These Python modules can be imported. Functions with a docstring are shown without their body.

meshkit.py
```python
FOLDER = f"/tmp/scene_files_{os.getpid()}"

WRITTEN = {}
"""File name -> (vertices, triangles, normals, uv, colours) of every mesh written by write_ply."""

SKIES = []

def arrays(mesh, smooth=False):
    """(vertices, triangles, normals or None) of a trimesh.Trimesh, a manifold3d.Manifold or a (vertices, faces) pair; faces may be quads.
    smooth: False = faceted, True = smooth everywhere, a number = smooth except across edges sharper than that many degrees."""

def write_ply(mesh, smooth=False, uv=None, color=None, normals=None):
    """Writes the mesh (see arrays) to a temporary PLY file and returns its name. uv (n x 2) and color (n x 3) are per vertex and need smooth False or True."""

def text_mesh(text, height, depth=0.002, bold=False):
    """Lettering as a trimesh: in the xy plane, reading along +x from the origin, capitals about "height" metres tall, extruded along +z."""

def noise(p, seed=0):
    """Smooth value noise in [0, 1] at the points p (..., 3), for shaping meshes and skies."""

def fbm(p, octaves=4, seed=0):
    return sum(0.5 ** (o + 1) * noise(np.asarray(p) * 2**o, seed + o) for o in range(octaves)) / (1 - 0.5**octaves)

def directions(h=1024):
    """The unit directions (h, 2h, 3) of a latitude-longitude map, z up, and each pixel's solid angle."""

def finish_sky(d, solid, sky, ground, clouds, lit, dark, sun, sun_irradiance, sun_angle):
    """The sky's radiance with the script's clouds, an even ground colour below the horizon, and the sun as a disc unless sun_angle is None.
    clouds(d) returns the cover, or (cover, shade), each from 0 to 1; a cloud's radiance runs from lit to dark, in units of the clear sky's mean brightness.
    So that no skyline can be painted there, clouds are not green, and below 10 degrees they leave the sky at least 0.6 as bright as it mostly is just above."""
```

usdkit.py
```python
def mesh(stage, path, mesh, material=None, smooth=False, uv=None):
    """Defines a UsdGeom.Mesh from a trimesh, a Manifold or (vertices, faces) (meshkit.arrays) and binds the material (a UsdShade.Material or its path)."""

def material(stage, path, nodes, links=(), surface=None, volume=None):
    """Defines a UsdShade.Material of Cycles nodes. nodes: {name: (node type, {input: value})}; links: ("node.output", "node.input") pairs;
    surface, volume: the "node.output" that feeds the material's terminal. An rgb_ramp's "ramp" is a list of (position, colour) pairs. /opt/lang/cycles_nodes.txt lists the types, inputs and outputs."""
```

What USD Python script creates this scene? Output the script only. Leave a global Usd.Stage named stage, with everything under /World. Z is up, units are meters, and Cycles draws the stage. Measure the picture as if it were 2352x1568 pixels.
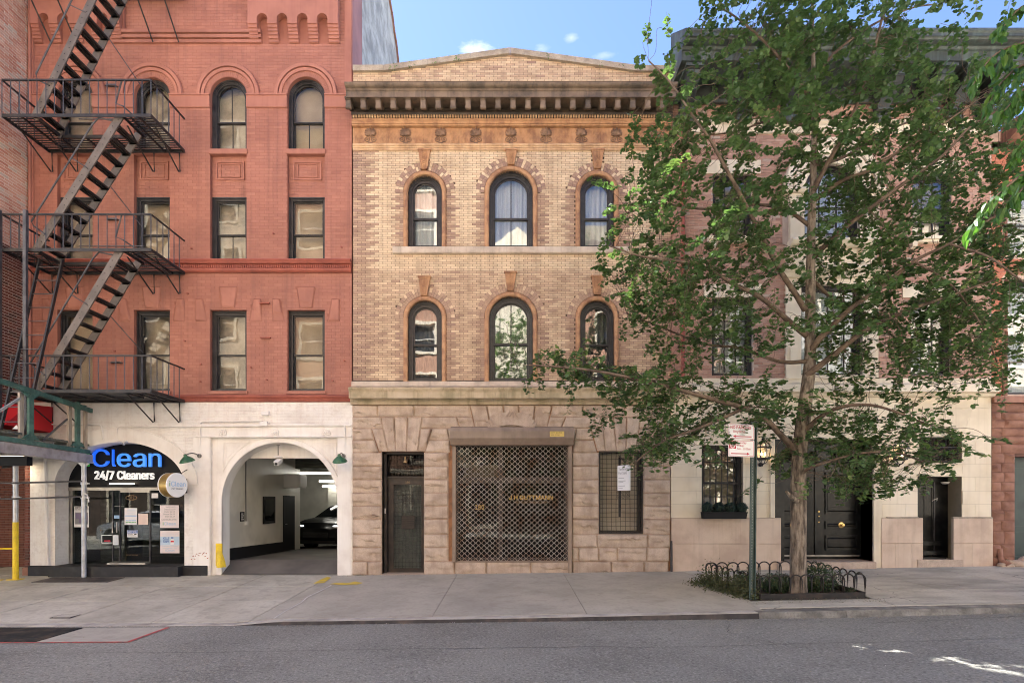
import math, random
import numpy as np
import trimesh
import shapely
from shapely.geometry import Polygon, box as sbox, LineString, Point
from shapely.prepared import prep
from shapely.ops import unary_union
import meshkit, usdkit
from pxr import Usd, UsdGeom, UsdLux, UsdShade, Sdf, Gf, Vt

random.seed(7)
rng = np.random.default_rng(7)
PI = math.pi
stage = Usd.Stage.CreateInMemory()
UsdGeom.SetStageUpAxis(stage, UsdGeom.Tokens.z)
UsdGeom.SetStageMetersPerUnit(stage, 1.0)
world = UsdGeom.Xform.Define(stage, '/World')
stage.SetDefaultPrim(world.GetPrim())
UsdGeom.Scope.Define(stage, '/World/Looks')

# ------------------------------------------------------------------ camera, sky, sun, exposure
CAM_H, CAM_D = 1.75, 13.0
cam = UsdGeom.Camera.Define(stage, '/World/camera')
cam.AddTranslateOp().Set(Gf.Vec3d(0, -CAM_D, CAM_H))
cam.AddRotateXOp().Set(90.0)
cam.CreateHorizontalApertureAttr(36.0)
cam.CreateFocalLengthAttr(36.0 * 1248 / 2352)
cam.CreateVerticalApertureOffsetAttr(36.0 * 366 / 2352)
cam.CreateHorizontalApertureOffsetAttr(0.0)
cam.CreateClippingRangeAttr(Gf.Vec2f(0.05, 2000.0))
cam.CreateExposureAttr(EXPOSURE := 3.3)

SUN_EL, SUN_AZ = math.radians(58.0), math.radians(-43.5)
SKY_STRENGTH, SUN_INT = 0.05, 1.25
sun_dir = np.array([math.sin(SUN_AZ) * math.cos(SUN_EL), math.cos(SUN_AZ) * math.cos(SUN_EL), math.sin(SUN_EL)])
dome = UsdLux.DomeLight.Define(stage, '/World/sky')
dome.GetPrim().SetCustomDataByKey('kind', 'structure')
def cdir(u, v):
    d = np.array([(u - 1176) / 1248, 1.0, (1150 - v) / 1248]); return d / np.linalg.norm(d)
cl_nodes = {
    'sky': ('sky_texture', {'sky_type': 'single_scattering', 'sun_disc': False, 'sun_elevation': SUN_EL, 'sun_rotation': SUN_AZ, 'air_density': 0.7, 'aerosol_density': 0.25, 'ozone_density': 5.0, 'altitude': 800.0}),
    'bg': ('background_shader', {'strength': SKY_STRENGTH}),
    'tc': ('texture_coordinate', {}),
    'map': ('mapping', {'scale': (5.0, 5.0, 11.0)}),
    'noise': ('noise_texture', {'scale': 1.6, 'detail': 7, 'roughness': 0.58, 'distortion': 0.4}),
    'big': ('noise_texture', {'scale': 2.6, 'detail': 2}),
    'ramp': ('rgb_ramp', {'ramp': [(0.0, (0, 0, 0)), (0.54, (0, 0, 0)), (0.72, (.7, .7, .7)), (1.0, (1, 1, 1))]}),
    'rampb': ('rgb_ramp', {'ramp': [(0.0, (0, 0, 0)), (0.56, (0, 0, 0)), (0.7, (1, 1, 1)), (1.0, (1, 1, 1))]}),
    'mulb': ('math', {'math_type': 'multiply'}),
    'mix': ('mix', {'color2': (3.3, 3.4, 3.7)}),
    'tint': ('mix', {'mix_type': 'multiply', 'fac': 1.0, 'color2': (0.97, 0.90, 0.92)}),
}
cl_links = [('tc.generated', 'map.vector'), ('map.vector', 'noise.vector'), ('tc.generated', 'big.vector'), ('noise.fac', 'ramp.fac'), ('big.fac', 'rampb.fac'),
            ('ramp.color', 'mulb.value1'), ('rampb.color', 'mulb.value2')]
# the one low cumulus bank that stands over the gable, and the wisps beside it
prev = 'mulb.value'
for i, (u, v, hw, hh, cut) in enumerate([(1088, 116, 105, 38, 0.85), (1245, 112, 45, 22, 0.35), (1312, 88, 26, 16, 0.4), (1395, 128, 50, 14, 0.3)]):
    cd = cdir(u, v)
    cl_nodes[f'of{i}'] = ('vector_math', {'math_type': 'subtract', 'vector2': tuple(cd)})
    cl_nodes[f'el{i}'] = ('vector_math', {'math_type': 'multiply', 'vector2': (1248 / hw * 1.35, 3.0, 1248 / hh * 1.6)})
    cl_nodes[f'dl{i}'] = ('vector_math', {'math_type': 'length'})
    cl_nodes[f'rng{i}'] = ('map_range', {'from_min': 0.0, 'from_max': 1.0, 'to_min': 1.0, 'to_max': 0.0, 'clamp': True})
    cl_nodes[f'cm{i}'] = ('mapping', {'scale': (16.0, 16.0, 34.0), 'location': (1.7 * i, 0.3, 0.9)})
    cl_nodes[f'cn{i}'] = ('noise_texture', {'scale': 1.3, 'detail': 8, 'roughness': 0.62, 'distortion': 0.3})
    cl_nodes[f'ad{i}'] = ('math', {'math_type': 'multiply_add', 'value2': 1.9})
    cl_nodes[f'cr{i}'] = ('map_range', {'from_min': 1.42, 'from_max': 2.15, 'to_min': 0.0, 'to_max': cut, 'clamp': True})
    cl_nodes[f'mx{i}'] = ('math', {'math_type': 'maximum'})
    cl_links += [('tc.generated', f'of{i}.vector1'), (f'of{i}.vector', f'el{i}.vector1'), (f'el{i}.vector', f'dl{i}.vector1'), (f'dl{i}.value', f'rng{i}.value'), ('tc.generated', f'cm{i}.vector'), (f'cm{i}.vector', f'cn{i}.vector'),
                 (f'rng{i}.result', f'ad{i}.value3'), (f'cn{i}.fac', f'ad{i}.value1'), (f'ad{i}.value', f'cr{i}.value'), (prev, f'mx{i}.value1'), (f'cr{i}.result', f'mx{i}.value2')]
    prev = f'mx{i}.value'
cl_links += [(prev, 'mix.fac'), ('sky.color', 'tint.color1'), ('tint.color', 'mix.color1'), ('mix.color', 'bg.color')]
sky_mat = usdkit.material(stage, '/World/Looks/sky_look', cl_nodes, cl_links, surface='bg.background')
UsdShade.MaterialBindingAPI.Apply(dome.GetPrim()).Bind(sky_mat)
sun = UsdLux.DistantLight.Define(stage, '/World/sun')
sun.CreateNormalizeAttr(True)
sun.CreateIntensityAttr(SUN_INT)
sun.CreateAngleAttr(0.5)
sun.CreateColorAttr(Gf.Vec3f(1.0, 0.975, 0.93))
q = Gf.Rotation(Gf.Vec3d(0, 0, 1), Gf.Vec3d(*map(float, sun_dir)))
sun.AddOrientOp(UsdGeom.XformOp.PrecisionDouble).Set(Gf.Quatd(q.GetQuat()))

# ------------------------------------------------------------------ measuring: photo pixel (of 2352) on the plane y -> metres
def P(u, v, y=0.0):
    s = 1248.0 / (CAM_D + y)
    return ((u - 1176) / s, CAM_H + (1150 - v) / s)
def X(u, y=0.0): return (u - 1176) * (CAM_D + y) / 1248.0
def Z(v, y=0.0): return CAM_H + (1150 - v) * (CAM_D + y) / 1248.0

# ------------------------------------------------------------------ mesh builder
class MB:
    def __init__(s): s.v, s.f, s.t, s.n = [], [], [], 0
    def add(s, v, f, tone=None):
        v = np.asarray(v, float); f = np.asarray(f, int)
        if f.shape[1] == 4: f = np.vstack([f[:, [0, 1, 2]], f[:, [0, 2, 3]]])
        s.v.append(v); s.f.append(f + s.n); s.n += len(v)
        s.t.append(np.full(len(v), 0.5 if tone is None else tone) if np.ndim(tone) == 0 else np.asarray(tone))
        return s
    def box(s, x0, x1, y0, y1, z0, z1, tone=None):
        v = [(x, y, z) for x in (x0, x1) for y in (y0, y1) for z in (z0, z1)]
        return s.add(v, [(0, 1, 3, 2), (4, 6, 7, 5), (0, 4, 5, 1), (2, 3, 7, 6), (0, 2, 6, 4), (1, 5, 7, 3)], tone)
    def prism(s, poly, y0, y1, tone=None):
        """polygon in (x, z), from y0 (front, towards the street) to y1"""
        for g in polys(poly):
            vv, ff = trimesh.creation.triangulate_polygon(g, engine='earcut')
            vv = np.asarray(vv)[:, :2]; ff = np.asarray(ff)
            a, b, c = vv[ff[:, 0]], vv[ff[:, 1]], vv[ff[:, 2]]
            cw = ((b - a)[:, 0] * (c - a)[:, 1] - (b - a)[:, 1] * (c - a)[:, 0]) < 0
            ff[cw] = ff[cw][:, ::-1]
            n = len(vv)
            V = np.vstack([np.c_[vv[:, 0], np.full(n, y0), vv[:, 1]], np.c_[vv[:, 0], np.full(n, y1), vv[:, 1]]])
            s.add(V, np.vstack([ff, ff[:, ::-1] + n]), tone)
            for ring in [g.exterior, *g.interiors]:
                r = np.asarray(ring.coords)[:-1, :2]
                if (ring is g.exterior) != shapely.is_ccw(ring): r = r[::-1]
                m = len(r); k = np.arange(m); k2 = (k + 1) % m
                V = np.vstack([np.c_[r[:, 0], np.full(m, y0), r[:, 1]], np.c_[r[:, 0], np.full(m, y1), r[:, 1]]])
                s.add(V, np.c_[k, k + m, k2 + m, k2], tone)
        return s
    def prof(s, pts, x0, x1, tone=None, axis='x'):
        """closed (y, z) outline run from x0 to x1 (a moulding); axis 'y': (x, z) run along y; axis 'z': (x, y) run along z"""
        g = Polygon(pts)
        if not g.is_valid: g = g.buffer(0)
        for g in polys(g):
            vv, ff = trimesh.creation.triangulate_polygon(g, engine='earcut')
            vv = np.asarray(vv)[:, :2]; n = len(vv)
            def three(p, c):
                c = np.full(len(p), c)
                return np.c_[c, p] if axis == 'x' else (np.c_[p[:, 0], c, p[:, 1]] if axis == 'y' else np.c_[p, c])
            s.add(np.vstack([three(vv, x0), three(vv, x1)]), np.vstack([ff, ff[:, ::-1] + n]), tone)
            r = np.asarray(g.exterior.coords)[:-1]
            m = len(r); k = np.arange(m); k2 = (k + 1) % m
            s.add(np.vstack([three(r, x0), three(r, x1)]), np.c_[k, k2, k2 + m, k + m], tone)
        return s
    def tube(s, pts, r, n=6, caps=True, tone=None, closed=False):
        p = np.asarray(pts, float); m = len(p)
        if closed: t = np.roll(p, -1, 0) - np.roll(p, 1, 0)
        else: t = np.gradient(p, axis=0)
        t /= np.linalg.norm(t, axis=1, keepdims=True) + 1e-12
        ref = np.array([0, 0, 1.0]) if abs(t[:, 2]).mean() < 0.8 else np.array([0, 1.0, 0])
        a = np.cross(t, ref); a /= np.linalg.norm(a, axis=1, keepdims=True) + 1e-12
        b = np.cross(a, t)
        ang = np.arange(n) * 2 * PI / n + PI / n
        r = np.broadcast_to(r, (m,))
        V = p[:, None] + r[:, None, None] * (np.cos(ang)[None, :, None] * a[:, None] + np.sin(ang)[None, :, None] * b[:, None])
        i, j = np.meshgrid(np.arange(m if closed else m - 1), np.arange(n), indexing='ij')
        i2 = (i + 1) % m
        F = np.stack([i * n + j, i * n + (j + 1) % n, i2 * n + (j + 1) % n, i2 * n + j], -1).reshape(-1, 4)
        s.add(V.reshape(-1, 3), F, tone)
        if caps and not closed:
            for e, o in ((0, 1), (m - 1, 0)):
                idx = np.arange(1, n - 1)
                F = np.c_[np.zeros(n - 2, int), idx + 1, idx] if o else np.c_[np.zeros(n - 2, int), idx, idx + 1]
                s.add(V[e], F, tone)
        return s
    def bar(s, p, q, w, h, up=(0, 0, 1), tone=None):
        """rectangular bar from p to q, w across, h along 'up'"""
        p, q = np.asarray(p, float), np.asarray(q, float)
        t = q - p; t /= np.linalg.norm(t)
        a = np.cross(t, up)
        if np.linalg.norm(a) < 1e-6: a = np.cross(t, (0, 1, 0))
        a /= np.linalg.norm(a); b = np.cross(a, t)
        V = [o + sa * a * w / 2 + sb * b * h / 2 for o in (p, q) for sa, sb in ((-1, -1), (1, -1), (1, 1), (-1, 1))]
        return s.add(V, [(0, 1, 2, 3), (7, 6, 5, 4), (0, 4, 5, 1), (1, 5, 6, 2), (2, 6, 7, 3), (3, 7, 4, 0)], tone)
    def sweep(s, path, nrm, section, closed_section=True, tone=None, caps=True):
        """path (x, z) with outward normals; section (d, y): d out along the normal"""
        path, nrm, sec = np.asarray(path, float), np.asarray(nrm, float), np.asarray(section, float)
        m, n = len(path), len(sec)
        V = np.zeros((m, n, 3))
        V[..., 0] = path[:, None, 0] + nrm[:, None, 0] * sec[None, :, 0]
        V[..., 2] = path[:, None, 1] + nrm[:, None, 1] * sec[None, :, 0]
        V[..., 1] = sec[None, :, 1]
        jn = n if closed_section else n - 1
        i, j = np.meshgrid(np.arange(m - 1), np.arange(jn), indexing='ij')
        j2 = (j + 1) % n
        F = np.stack([i * n + j, i * n + j2, (i + 1) * n + j2, (i + 1) * n + j], -1).reshape(-1, 4)
        s.add(V.reshape(-1, 3), F, tone)
        if caps and closed_section:
            idx = np.arange(1, n - 1)
            for e in (0, m - 1): s.add(V[e], np.c_[np.zeros(n - 2, int), idx, idx + 1], tone)
        return s
    def lathe(s, prof, c, n=16, axis=2, tone=None):
        """profile (r, h) turned about 'axis' through c"""
        pr = np.asarray(prof, float); m = len(pr)
        ang = np.arange(n) * 2 * PI / n
        V = np.zeros((m, n, 3)); o = [k for k in range(3) if k != axis]
        V[..., o[0]] = pr[:, None, 0] * np.cos(ang); V[..., o[1]] = pr[:, None, 0] * np.sin(ang); V[..., axis] = pr[:, None, 1]
        i, j = np.meshgrid(np.arange(m - 1), np.arange(n), indexing='ij')
        F = np.stack([i * n + j, i * n + (j + 1) % n, (i + 1) * n + (j + 1) % n, (i + 1) * n + j], -1).reshape(-1, 4)
        return s.add(V.reshape(-1, 3) + np.asarray(c, float), F, tone)
    def mesh(s, m, tone=None):
        return s.add(np.asarray(m.vertices), np.asarray(m.faces), tone)
    def data(s): return np.vstack(s.v), np.vstack(s.f), np.concatenate(s.t)
    def xform(s, M):
        M = np.asarray(M, float); s.v = [v @ M[:3, :3].T + M[:3, 3] for v in s.v]; return s
    def shift(s, d): s.v = [v + np.asarray(d, float) for v in s.v]; return s

def polys(g):
    if isinstance(g, (list, tuple, np.ndarray)): g = Polygon(g)
    if not g.is_valid: g = g.buffer(0)
    return [p for p in getattr(g, 'geoms', [g]) if p.geom_type == 'Polygon' and p.area > 1e-7]

# ------------------------------------------------------------------ prims
used = {}
def numbered(path):
    k = used.get(path, 0); used[path] = k + 1
    return path if k == 0 else f'{path}_{k:03d}'
def pp(parent): return '/World' if parent is None else str(parent.GetPath())
def thing(name, label, cat, group=None, loc=None, rotz=0.0, kind=None):
    x = UsdGeom.Xform.Define(stage, numbered('/World/' + name))
    if loc is not None: x.AddTranslateOp().Set(Gf.Vec3d(*map(float, loc)))
    if rotz: x.AddRotateZOp().Set(float(rotz))
    return tag(x.GetPrim(), label, cat, group, kind)
def tag(o, label=None, cat=None, group=None, kind=None):
    for k, v in (('label', label), ('category', cat), ('group', group), ('kind', kind)):
        if v: o.SetCustomDataByKey(k, v)
    return o
def obj(name, mb, mat, parent=None, smooth=False, kind=None, label=None, tone=False):
    v, f, t = mb.data() if isinstance(mb, MB) else (np.asarray(mb.vertices), np.asarray(mb.faces), None)
    path = numbered(pp(parent) + '/' + name)
    m = usdkit.mesh(stage, path, (v, f), LOOK[mat] if isinstance(mat, str) else mat, smooth=smooth)
    if tone:
        pv = UsdGeom.PrimvarsAPI(m).CreatePrimvar('tone', Sdf.ValueTypeNames.FloatArray, 'vertex')
        n = len(m.GetPointsAttr().Get())
        if n != len(t): t = np.full(n, t.mean())
        pv.Set(Vt.FloatArray.FromNumpy(t.astype(np.float32)))
    return tag(m.GetPrim(), label, None, None, kind)

# ------------------------------------------------------------------ materials
LOOK = {}
def mat(name, c, c2=None, c3=None, rough=0.8, scale=1.0, detail=5, bump=0.0, bscale=60.0, metal=0.0, spec=0.5, streak=0.0, streak_c=None, speck=0.0, speck_c=(0, 0, 0), speck_scale=90.0,
        brick=None, vscale=(1, 1, 1), obj_rand=0.0, coat=0.0, tone=None, tone_mul=1.0, cracks=None, rvar=0.0, speck2=None):
    """a worn surface: two or three colours in soft patches, optional rain streaks, specks and fine relief"""
    c2 = c2 or tuple(x * 0.82 for x in c); c3 = c3 or tuple(min(1, x * 1.12) for x in c)
    N = {'g': ('geometry', {}), 'mp': ('mapping', {'scale': vscale}), 'n': ('noise_texture', {'scale': scale, 'detail': detail, 'roughness': 0.6}),
         'r': ('rgb_ramp', {'ramp': [(0.0, c2), (0.38, c2), (0.52, c), (0.68, c3), (1.0, c3)]}),
         'p': ('principled_bsdf', {'roughness': rough, 'metallic': metal, 'specular_ior_level': spec, 'coat_weight': coat})}
    L = [('g.position', 'mp.vector'), ('mp.vector', 'n.vector'), ('n.fac', 'r.fac')]
    col = 'r.color'
    if tone is not None:   # each brick's or stone's tone, read from the mesh
        N['ta'] = ('attribute', {'attribute': 'tone'}); N['tr'] = ('rgb_ramp', {'ramp': tone}); N['tm'] = ('mix', {'mix_type': 'multiply', 'fac': tone_mul})
        L += [('ta.fac', 'tr.fac'), ('tr.color', 'tm.color1'), (col, 'tm.color2')]; col = 'tm.color'
    if obj_rand:
        N['oi'] = ('object_info', {}); N['om'] = ('map_range', {'from_min': 0.0, 'from_max': 1.0, 'to_min': 1 - obj_rand, 'to_max': 1 + obj_rand}); N['hv'] = ('hsv', {})
        L += [('oi.random', 'om.value'), ('om.result', 'hv.value'), (col, 'hv.color')]; col = 'hv.color'
    if streak:
        N['sm'] = ('mapping', {'scale': (7.0, 7.0, 0.35)}); N['sn'] = ('noise_texture', {'scale': 1.0, 'detail': 6, 'roughness': 0.65})
        N['sr'] = ('map_range', {'from_min': 0.5, 'from_max': 0.72, 'to_min': 0.0, 'to_max': streak, 'clamp': True}); N['sx'] = ('mix', {'color2': streak_c or tuple(x * 0.35 for x in c)})
        L += [('g.position', 'sm.vector'), ('sm.vector', 'sn.vector'), ('sn.fac', 'sr.value'), ('sr.result', 'sx.fac'), (col, 'sx.color1')]; col = 'sx.color'
    if speck:
        N['kn'] = ('noise_texture', {'scale': speck_scale, 'detail': 3, 'roughness': 0.7}); N['kr'] = ('map_range', {'from_min': 0.5, 'from_max': 0.66, 'to_min': 0.0, 'to_max': speck, 'clamp': True}); N['kx'] = ('mix', {'color2': speck_c})
        L += [('g.position', 'kn.vector'), ('kn.fac', 'kr.value'), ('kr.result', 'kx.fac'), (col, 'kx.color1')]; col = 'kx.color'
    if speck2:
        a2, c2_, s2_ = speck2
        N['qn'] = ('noise_texture', {'scale': s2_, 'detail': 2, 'roughness': 0.6}); N['qr'] = ('map_range', {'from_min': 0.54, 'from_max': 0.64, 'to_min': 0.0, 'to_max': a2, 'clamp': True}); N['qx'] = ('mix', {'color2': c2_}); N['qm'] = ('mapping', {'location': (3.3, 1.7, 0.4)})
        L += [('g.position', 'qm.vector'), ('qm.vector', 'qn.vector'), ('qn.fac', 'qr.value'), ('qr.result', 'qx.fac'), (col, 'qx.color1')]; col = 'qx.color'
    if cracks:
        cs, cc, cw = cracks
        N['cw'] = ('noise_texture', {'scale': 1.7, 'detail': 4}); N['cv'] = ('vector_math', {'math_type': 'multiply_add', 'vector2': (0.6, 0.6, 0.6)})
        N['cx'] = ('voronoi_texture', {'scale': cs, 'feature': 'distance_to_edge'}); N['cr'] = ('map_range', {'from_min': 0.0, 'from_max': cw, 'to_min': 0.75, 'to_max': 0.0, 'clamp': True}); N['cm'] = ('mix', {'color2': cc})
        N['cq'] = ('noise_texture', {'scale': 0.8, 'detail': 1}); N['cp'] = ('map_range', {'from_min': 0.52, 'from_max': 0.6, 'to_min': 0.0, 'to_max': 1.0, 'clamp': True}); N['ct'] = ('math', {'math_type': 'multiply'})
        L += [('g.position', 'cw.vector'), ('cw.color', 'cv.vector1'), ('g.position', 'cv.vector3'), ('cv.vector', 'cx.vector'), ('cx.distance', 'cr.value'), ('g.position', 'cq.vector'), ('cq.fac', 'cp.value'),
              ('cr.result', 'ct.value1'), ('cp.result', 'ct.value2'), ('ct.value', 'cm.fac'), (col, 'cm.color1')]; col = 'cm.color'
    if rvar:
        N['rr'] = ('map_range', {'from_min': 0.3, 'from_max': 0.7, 'to_min': rough - rvar, 'to_max': rough + rvar, 'clamp': True}); L += [('n.fac', 'rr.value'), ('rr.result', 'p.roughness')]
    L.append((col, 'p.base_color'))
    if bump or brick:
        N['bn'] = ('noise_texture', {'scale': bscale, 'detail': 5, 'roughness': 0.65}); N['b'] = ('bump', {'strength': 1.0, 'distance': max(bump, 1e-5)})
        L += [('g.position', 'bn.vector'), ('bn.fac', 'b.height'), ('b.normal', 'p.normal')]
    if brick:   # thin painted-over joints, relief only
        bw, bh, jd = brick
        N['bx'] = ('separate_xyz', {}); N['by'] = ('math', {'math_type': 'add'}); N['bc'] = ('combine_xyz', {}); N['bt'] = ('brick_texture', {'scale': 1.0, 'mortar_size': 0.004, 'mortar_smooth': 0.3, 'brick_width': bw, 'row_height': bh, 'color1': (1, 1, 1), 'color2': (1, 1, 1)})
        N['b2'] = ('bump', {'strength': 0.7, 'distance': jd, 'invert': True})
        L += [('g.position', 'bx.vector'), ('bx.x', 'by.value1'), ('bx.y', 'by.value2'), ('by.value', 'bc.x'), ('bx.z', 'bc.y'), ('bc.vector', 'bt.vector'), ('bt.fac', 'b2.height'), ('b.normal', 'b2.normal')]
        L = [l for l in L if l[1] != 'p.normal'] + [('b2.normal', 'p.normal')]
    LOOK[name] = usdkit.material(stage, '/World/Looks/' + name, N, L, surface='p.BSDF')
def flat(name, c, rough=0.5, metal=0.0, spec=0.5, **k):
    LOOK[name] = usdkit.material(stage, '/World/Looks/' + name, {'p': ('principled_bsdf', {'base_color': c, 'roughness': rough, 'metallic': metal, 'specular_ior_level': spec, **k})}, surface='p.BSDF')
def glow(name, c, s):
    LOOK[name] = usdkit.material(stage, '/World/Looks/' + name, {'e': ('emission', {'color': c, 'strength': s})}, surface='e.emission')
def pane(name, tint=(0.85, 0.88, 0.88), f0=0.08, wob=0.0):
    """sheet glass: clear straight through, mirror-like by the facing angle"""
    N = {'t': ('transparent_bsdf', {'color': tint}), 'g': ('glossy_bsdf', {'color': (1, 1, 1), 'roughness': 0.0}), 'f': ('layer_weight', {'blend': 0.5}), 'p': ('math', {'math_type': 'power', 'value2': 5.0}),
         'r': ('map_range', {'from_min': 0.0, 'from_max': 1.0, 'to_min': f0, 'to_max': 1.0}), 'm': ('mix_closure', {})}
    L = [('f.facing', 'p.value1'), ('p.value', 'r.value'), ('r.result', 'm.fac'), ('t.BSDF', 'm.closure1'), ('g.BSDF', 'm.closure2')]
    if wob:   # old glass is not quite flat
        N['n'] = ('noise_texture', {'scale': 2.2, 'detail': 1}); N['q'] = ('geometry', {}); N['b'] = ('bump', {'strength': 1.0, 'distance': wob})
        L += [('q.position', 'n.vector'), ('n.fac', 'b.height'), ('b.normal', 'g.normal')]
    LOOK[name] = usdkit.material(stage, '/World/Looks/' + name, N, L, surface='m.closure')
# ------------------------------------------------------------------ looks
mat('asphalt', (0.245, 0.243, 0.215), (0.2, 0.198, 0.175), (0.285, 0.283, 0.25), rough=0.92, scale=0.5, detail=8, bump=0.012, bscale=60, speck=0.6, speck_c=(0.48, 0.465, 0.43), speck_scale=34, speck2=(0.6, (0.105, 0.102, 0.094), 27))
mat('concrete', (0.505, 0.48, 0.405), (0.41, 0.388, 0.325), (0.575, 0.55, 0.468), rough=0.9, scale=0.9, detail=8, bump=0.004, bscale=60, speck=0.32, speck_c=(0.28, 0.25, 0.205), speck_scale=16, obj_rand=0.07, speck2=(0.28, (0.24, 0.21, 0.17), 4.0))
mat('concrete_dark', (0.45, 0.425, 0.362), (0.375, 0.353, 0.30), (0.50, 0.475, 0.408), rough=0.88, scale=0.7, detail=8, bump=0.004, bscale=60, speck=0.3, speck_c=(0.26, 0.235, 0.2), speck_scale=17, obj_rand=0.05, speck2=(0.22, (0.25, 0.22, 0.185), 3.5))
mat('bluestone', (0.50, 0.48, 0.42), (0.37, 0.355, 0.31), (0.58, 0.56, 0.495), rough=0.85, scale=1.3, bump=0.006, bscale=14, vscale=(0.6, 1.6, 1), speck=0.3, speck_c=(0.2, 0.2, 0.2), speck_scale=18, obj_rand=0.1, cracks=(0.8, (0.09, 0.09, 0.09), 0.012))
mat('joint_dirt', (0.075, 0.065, 0.055), rough=0.95, scale=3, bump=0.004)
mat('kerb_steel', (0.06, 0.053, 0.05), (0.035, 0.03, 0.03), (0.12, 0.09, 0.075), rough=0.7, scale=3, bump=0.002)
mat('kerb_concrete', (0.46, 0.435, 0.395), (0.33, 0.31, 0.28), (0.53, 0.505, 0.465), rough=0.9, scale=2.5, bump=0.004, bscale=60, speck=0.3, speck_c=(0.2, 0.18, 0.17), speck_scale=40)
mat('kerb_granite', (0.23, 0.222, 0.2), (0.13, 0.125, 0.113), (0.33, 0.322, 0.295), rough=0.85, scale=3.0, bump=0.008, bscale=20, speck=0.4, speck_c=(0.08, 0.08, 0.075), speck_scale=30)
mat('yellow_road_paint', (0.72, 0.52, 0.03), (0.55, 0.42, 0.08), (0.78, 0.6, 0.05), rough=0.7, scale=6, bump=0.002, speck=0.5, speck_c=(0.4, 0.35, 0.25), speck_scale=12)
mat('red_road_paint', (0.55, 0.08, 0.07), (0.35, 0.09, 0.085), (0.6, 0.12, 0.1), rough=0.7, scale=8, bump=0.002, speck=0.6, speck_c=(0.14, 0.13, 0.125), speck_scale=14)
mat('white_road_paint', (0.62, 0.61, 0.58), rough=0.7, scale=8, speck=0.6, speck_c=(0.33, 0.3, 0.28), speck_scale=14)
mat('post_green', (0.045, 0.075, 0.066), (0.032, 0.055, 0.05), (0.06, 0.09, 0.08), rough=0.5, scale=5, bump=0.001)
mat('soil', (0.15, 0.115, 0.08), (0.06, 0.045, 0.03), (0.2, 0.16, 0.11), rough=0.95, scale=8, bump=0.02, bscale=30)
mat('iron_grate', (0.035, 0.033, 0.03), (0.02, 0.02, 0.02), (0.09, 0.065, 0.05), rough=0.65, scale=6, metal=0.3)
mat('plate_steel', (0.10, 0.085, 0.075), (0.06, 0.05, 0.045), (0.16, 0.13, 0.11), rough=0.6, scale=5, metal=0.3, bump=0.003, bscale=70)

TAN = [(0.0, (0.76, 0.59, 0.395)), (0.3, (0.65, 0.475, 0.31)), (0.5, (0.53, 0.365, 0.24)), (0.68, (0.43, 0.28, 0.195)), (0.82, (0.34, 0.215, 0.165)), (1.0, (0.23, 0.14, 0.115))]
mat('tan_brick', (0.93, 0.93, 0.93), (0.78, 0.77, 0.76), (1, 1, 1), rough=0.62, scale=3.0, bump=0.0015, bscale=90, tone=TAN, streak=0.35, streak_c=(0.2, 0.12, 0.08))
mat('tan_mortar', (0.15, 0.095, 0.065), (0.10, 0.065, 0.045), (0.2, 0.135, 0.095), rough=0.95, scale=4, bump=0.002)
mat('terracotta', (0.44, 0.235, 0.115), (0.30, 0.15, 0.08), (0.52, 0.295, 0.15), rough=0.6, scale=4.5, bump=0.004, bscale=40, streak=0.4, streak_c=(0.14, 0.075, 0.05))
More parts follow.
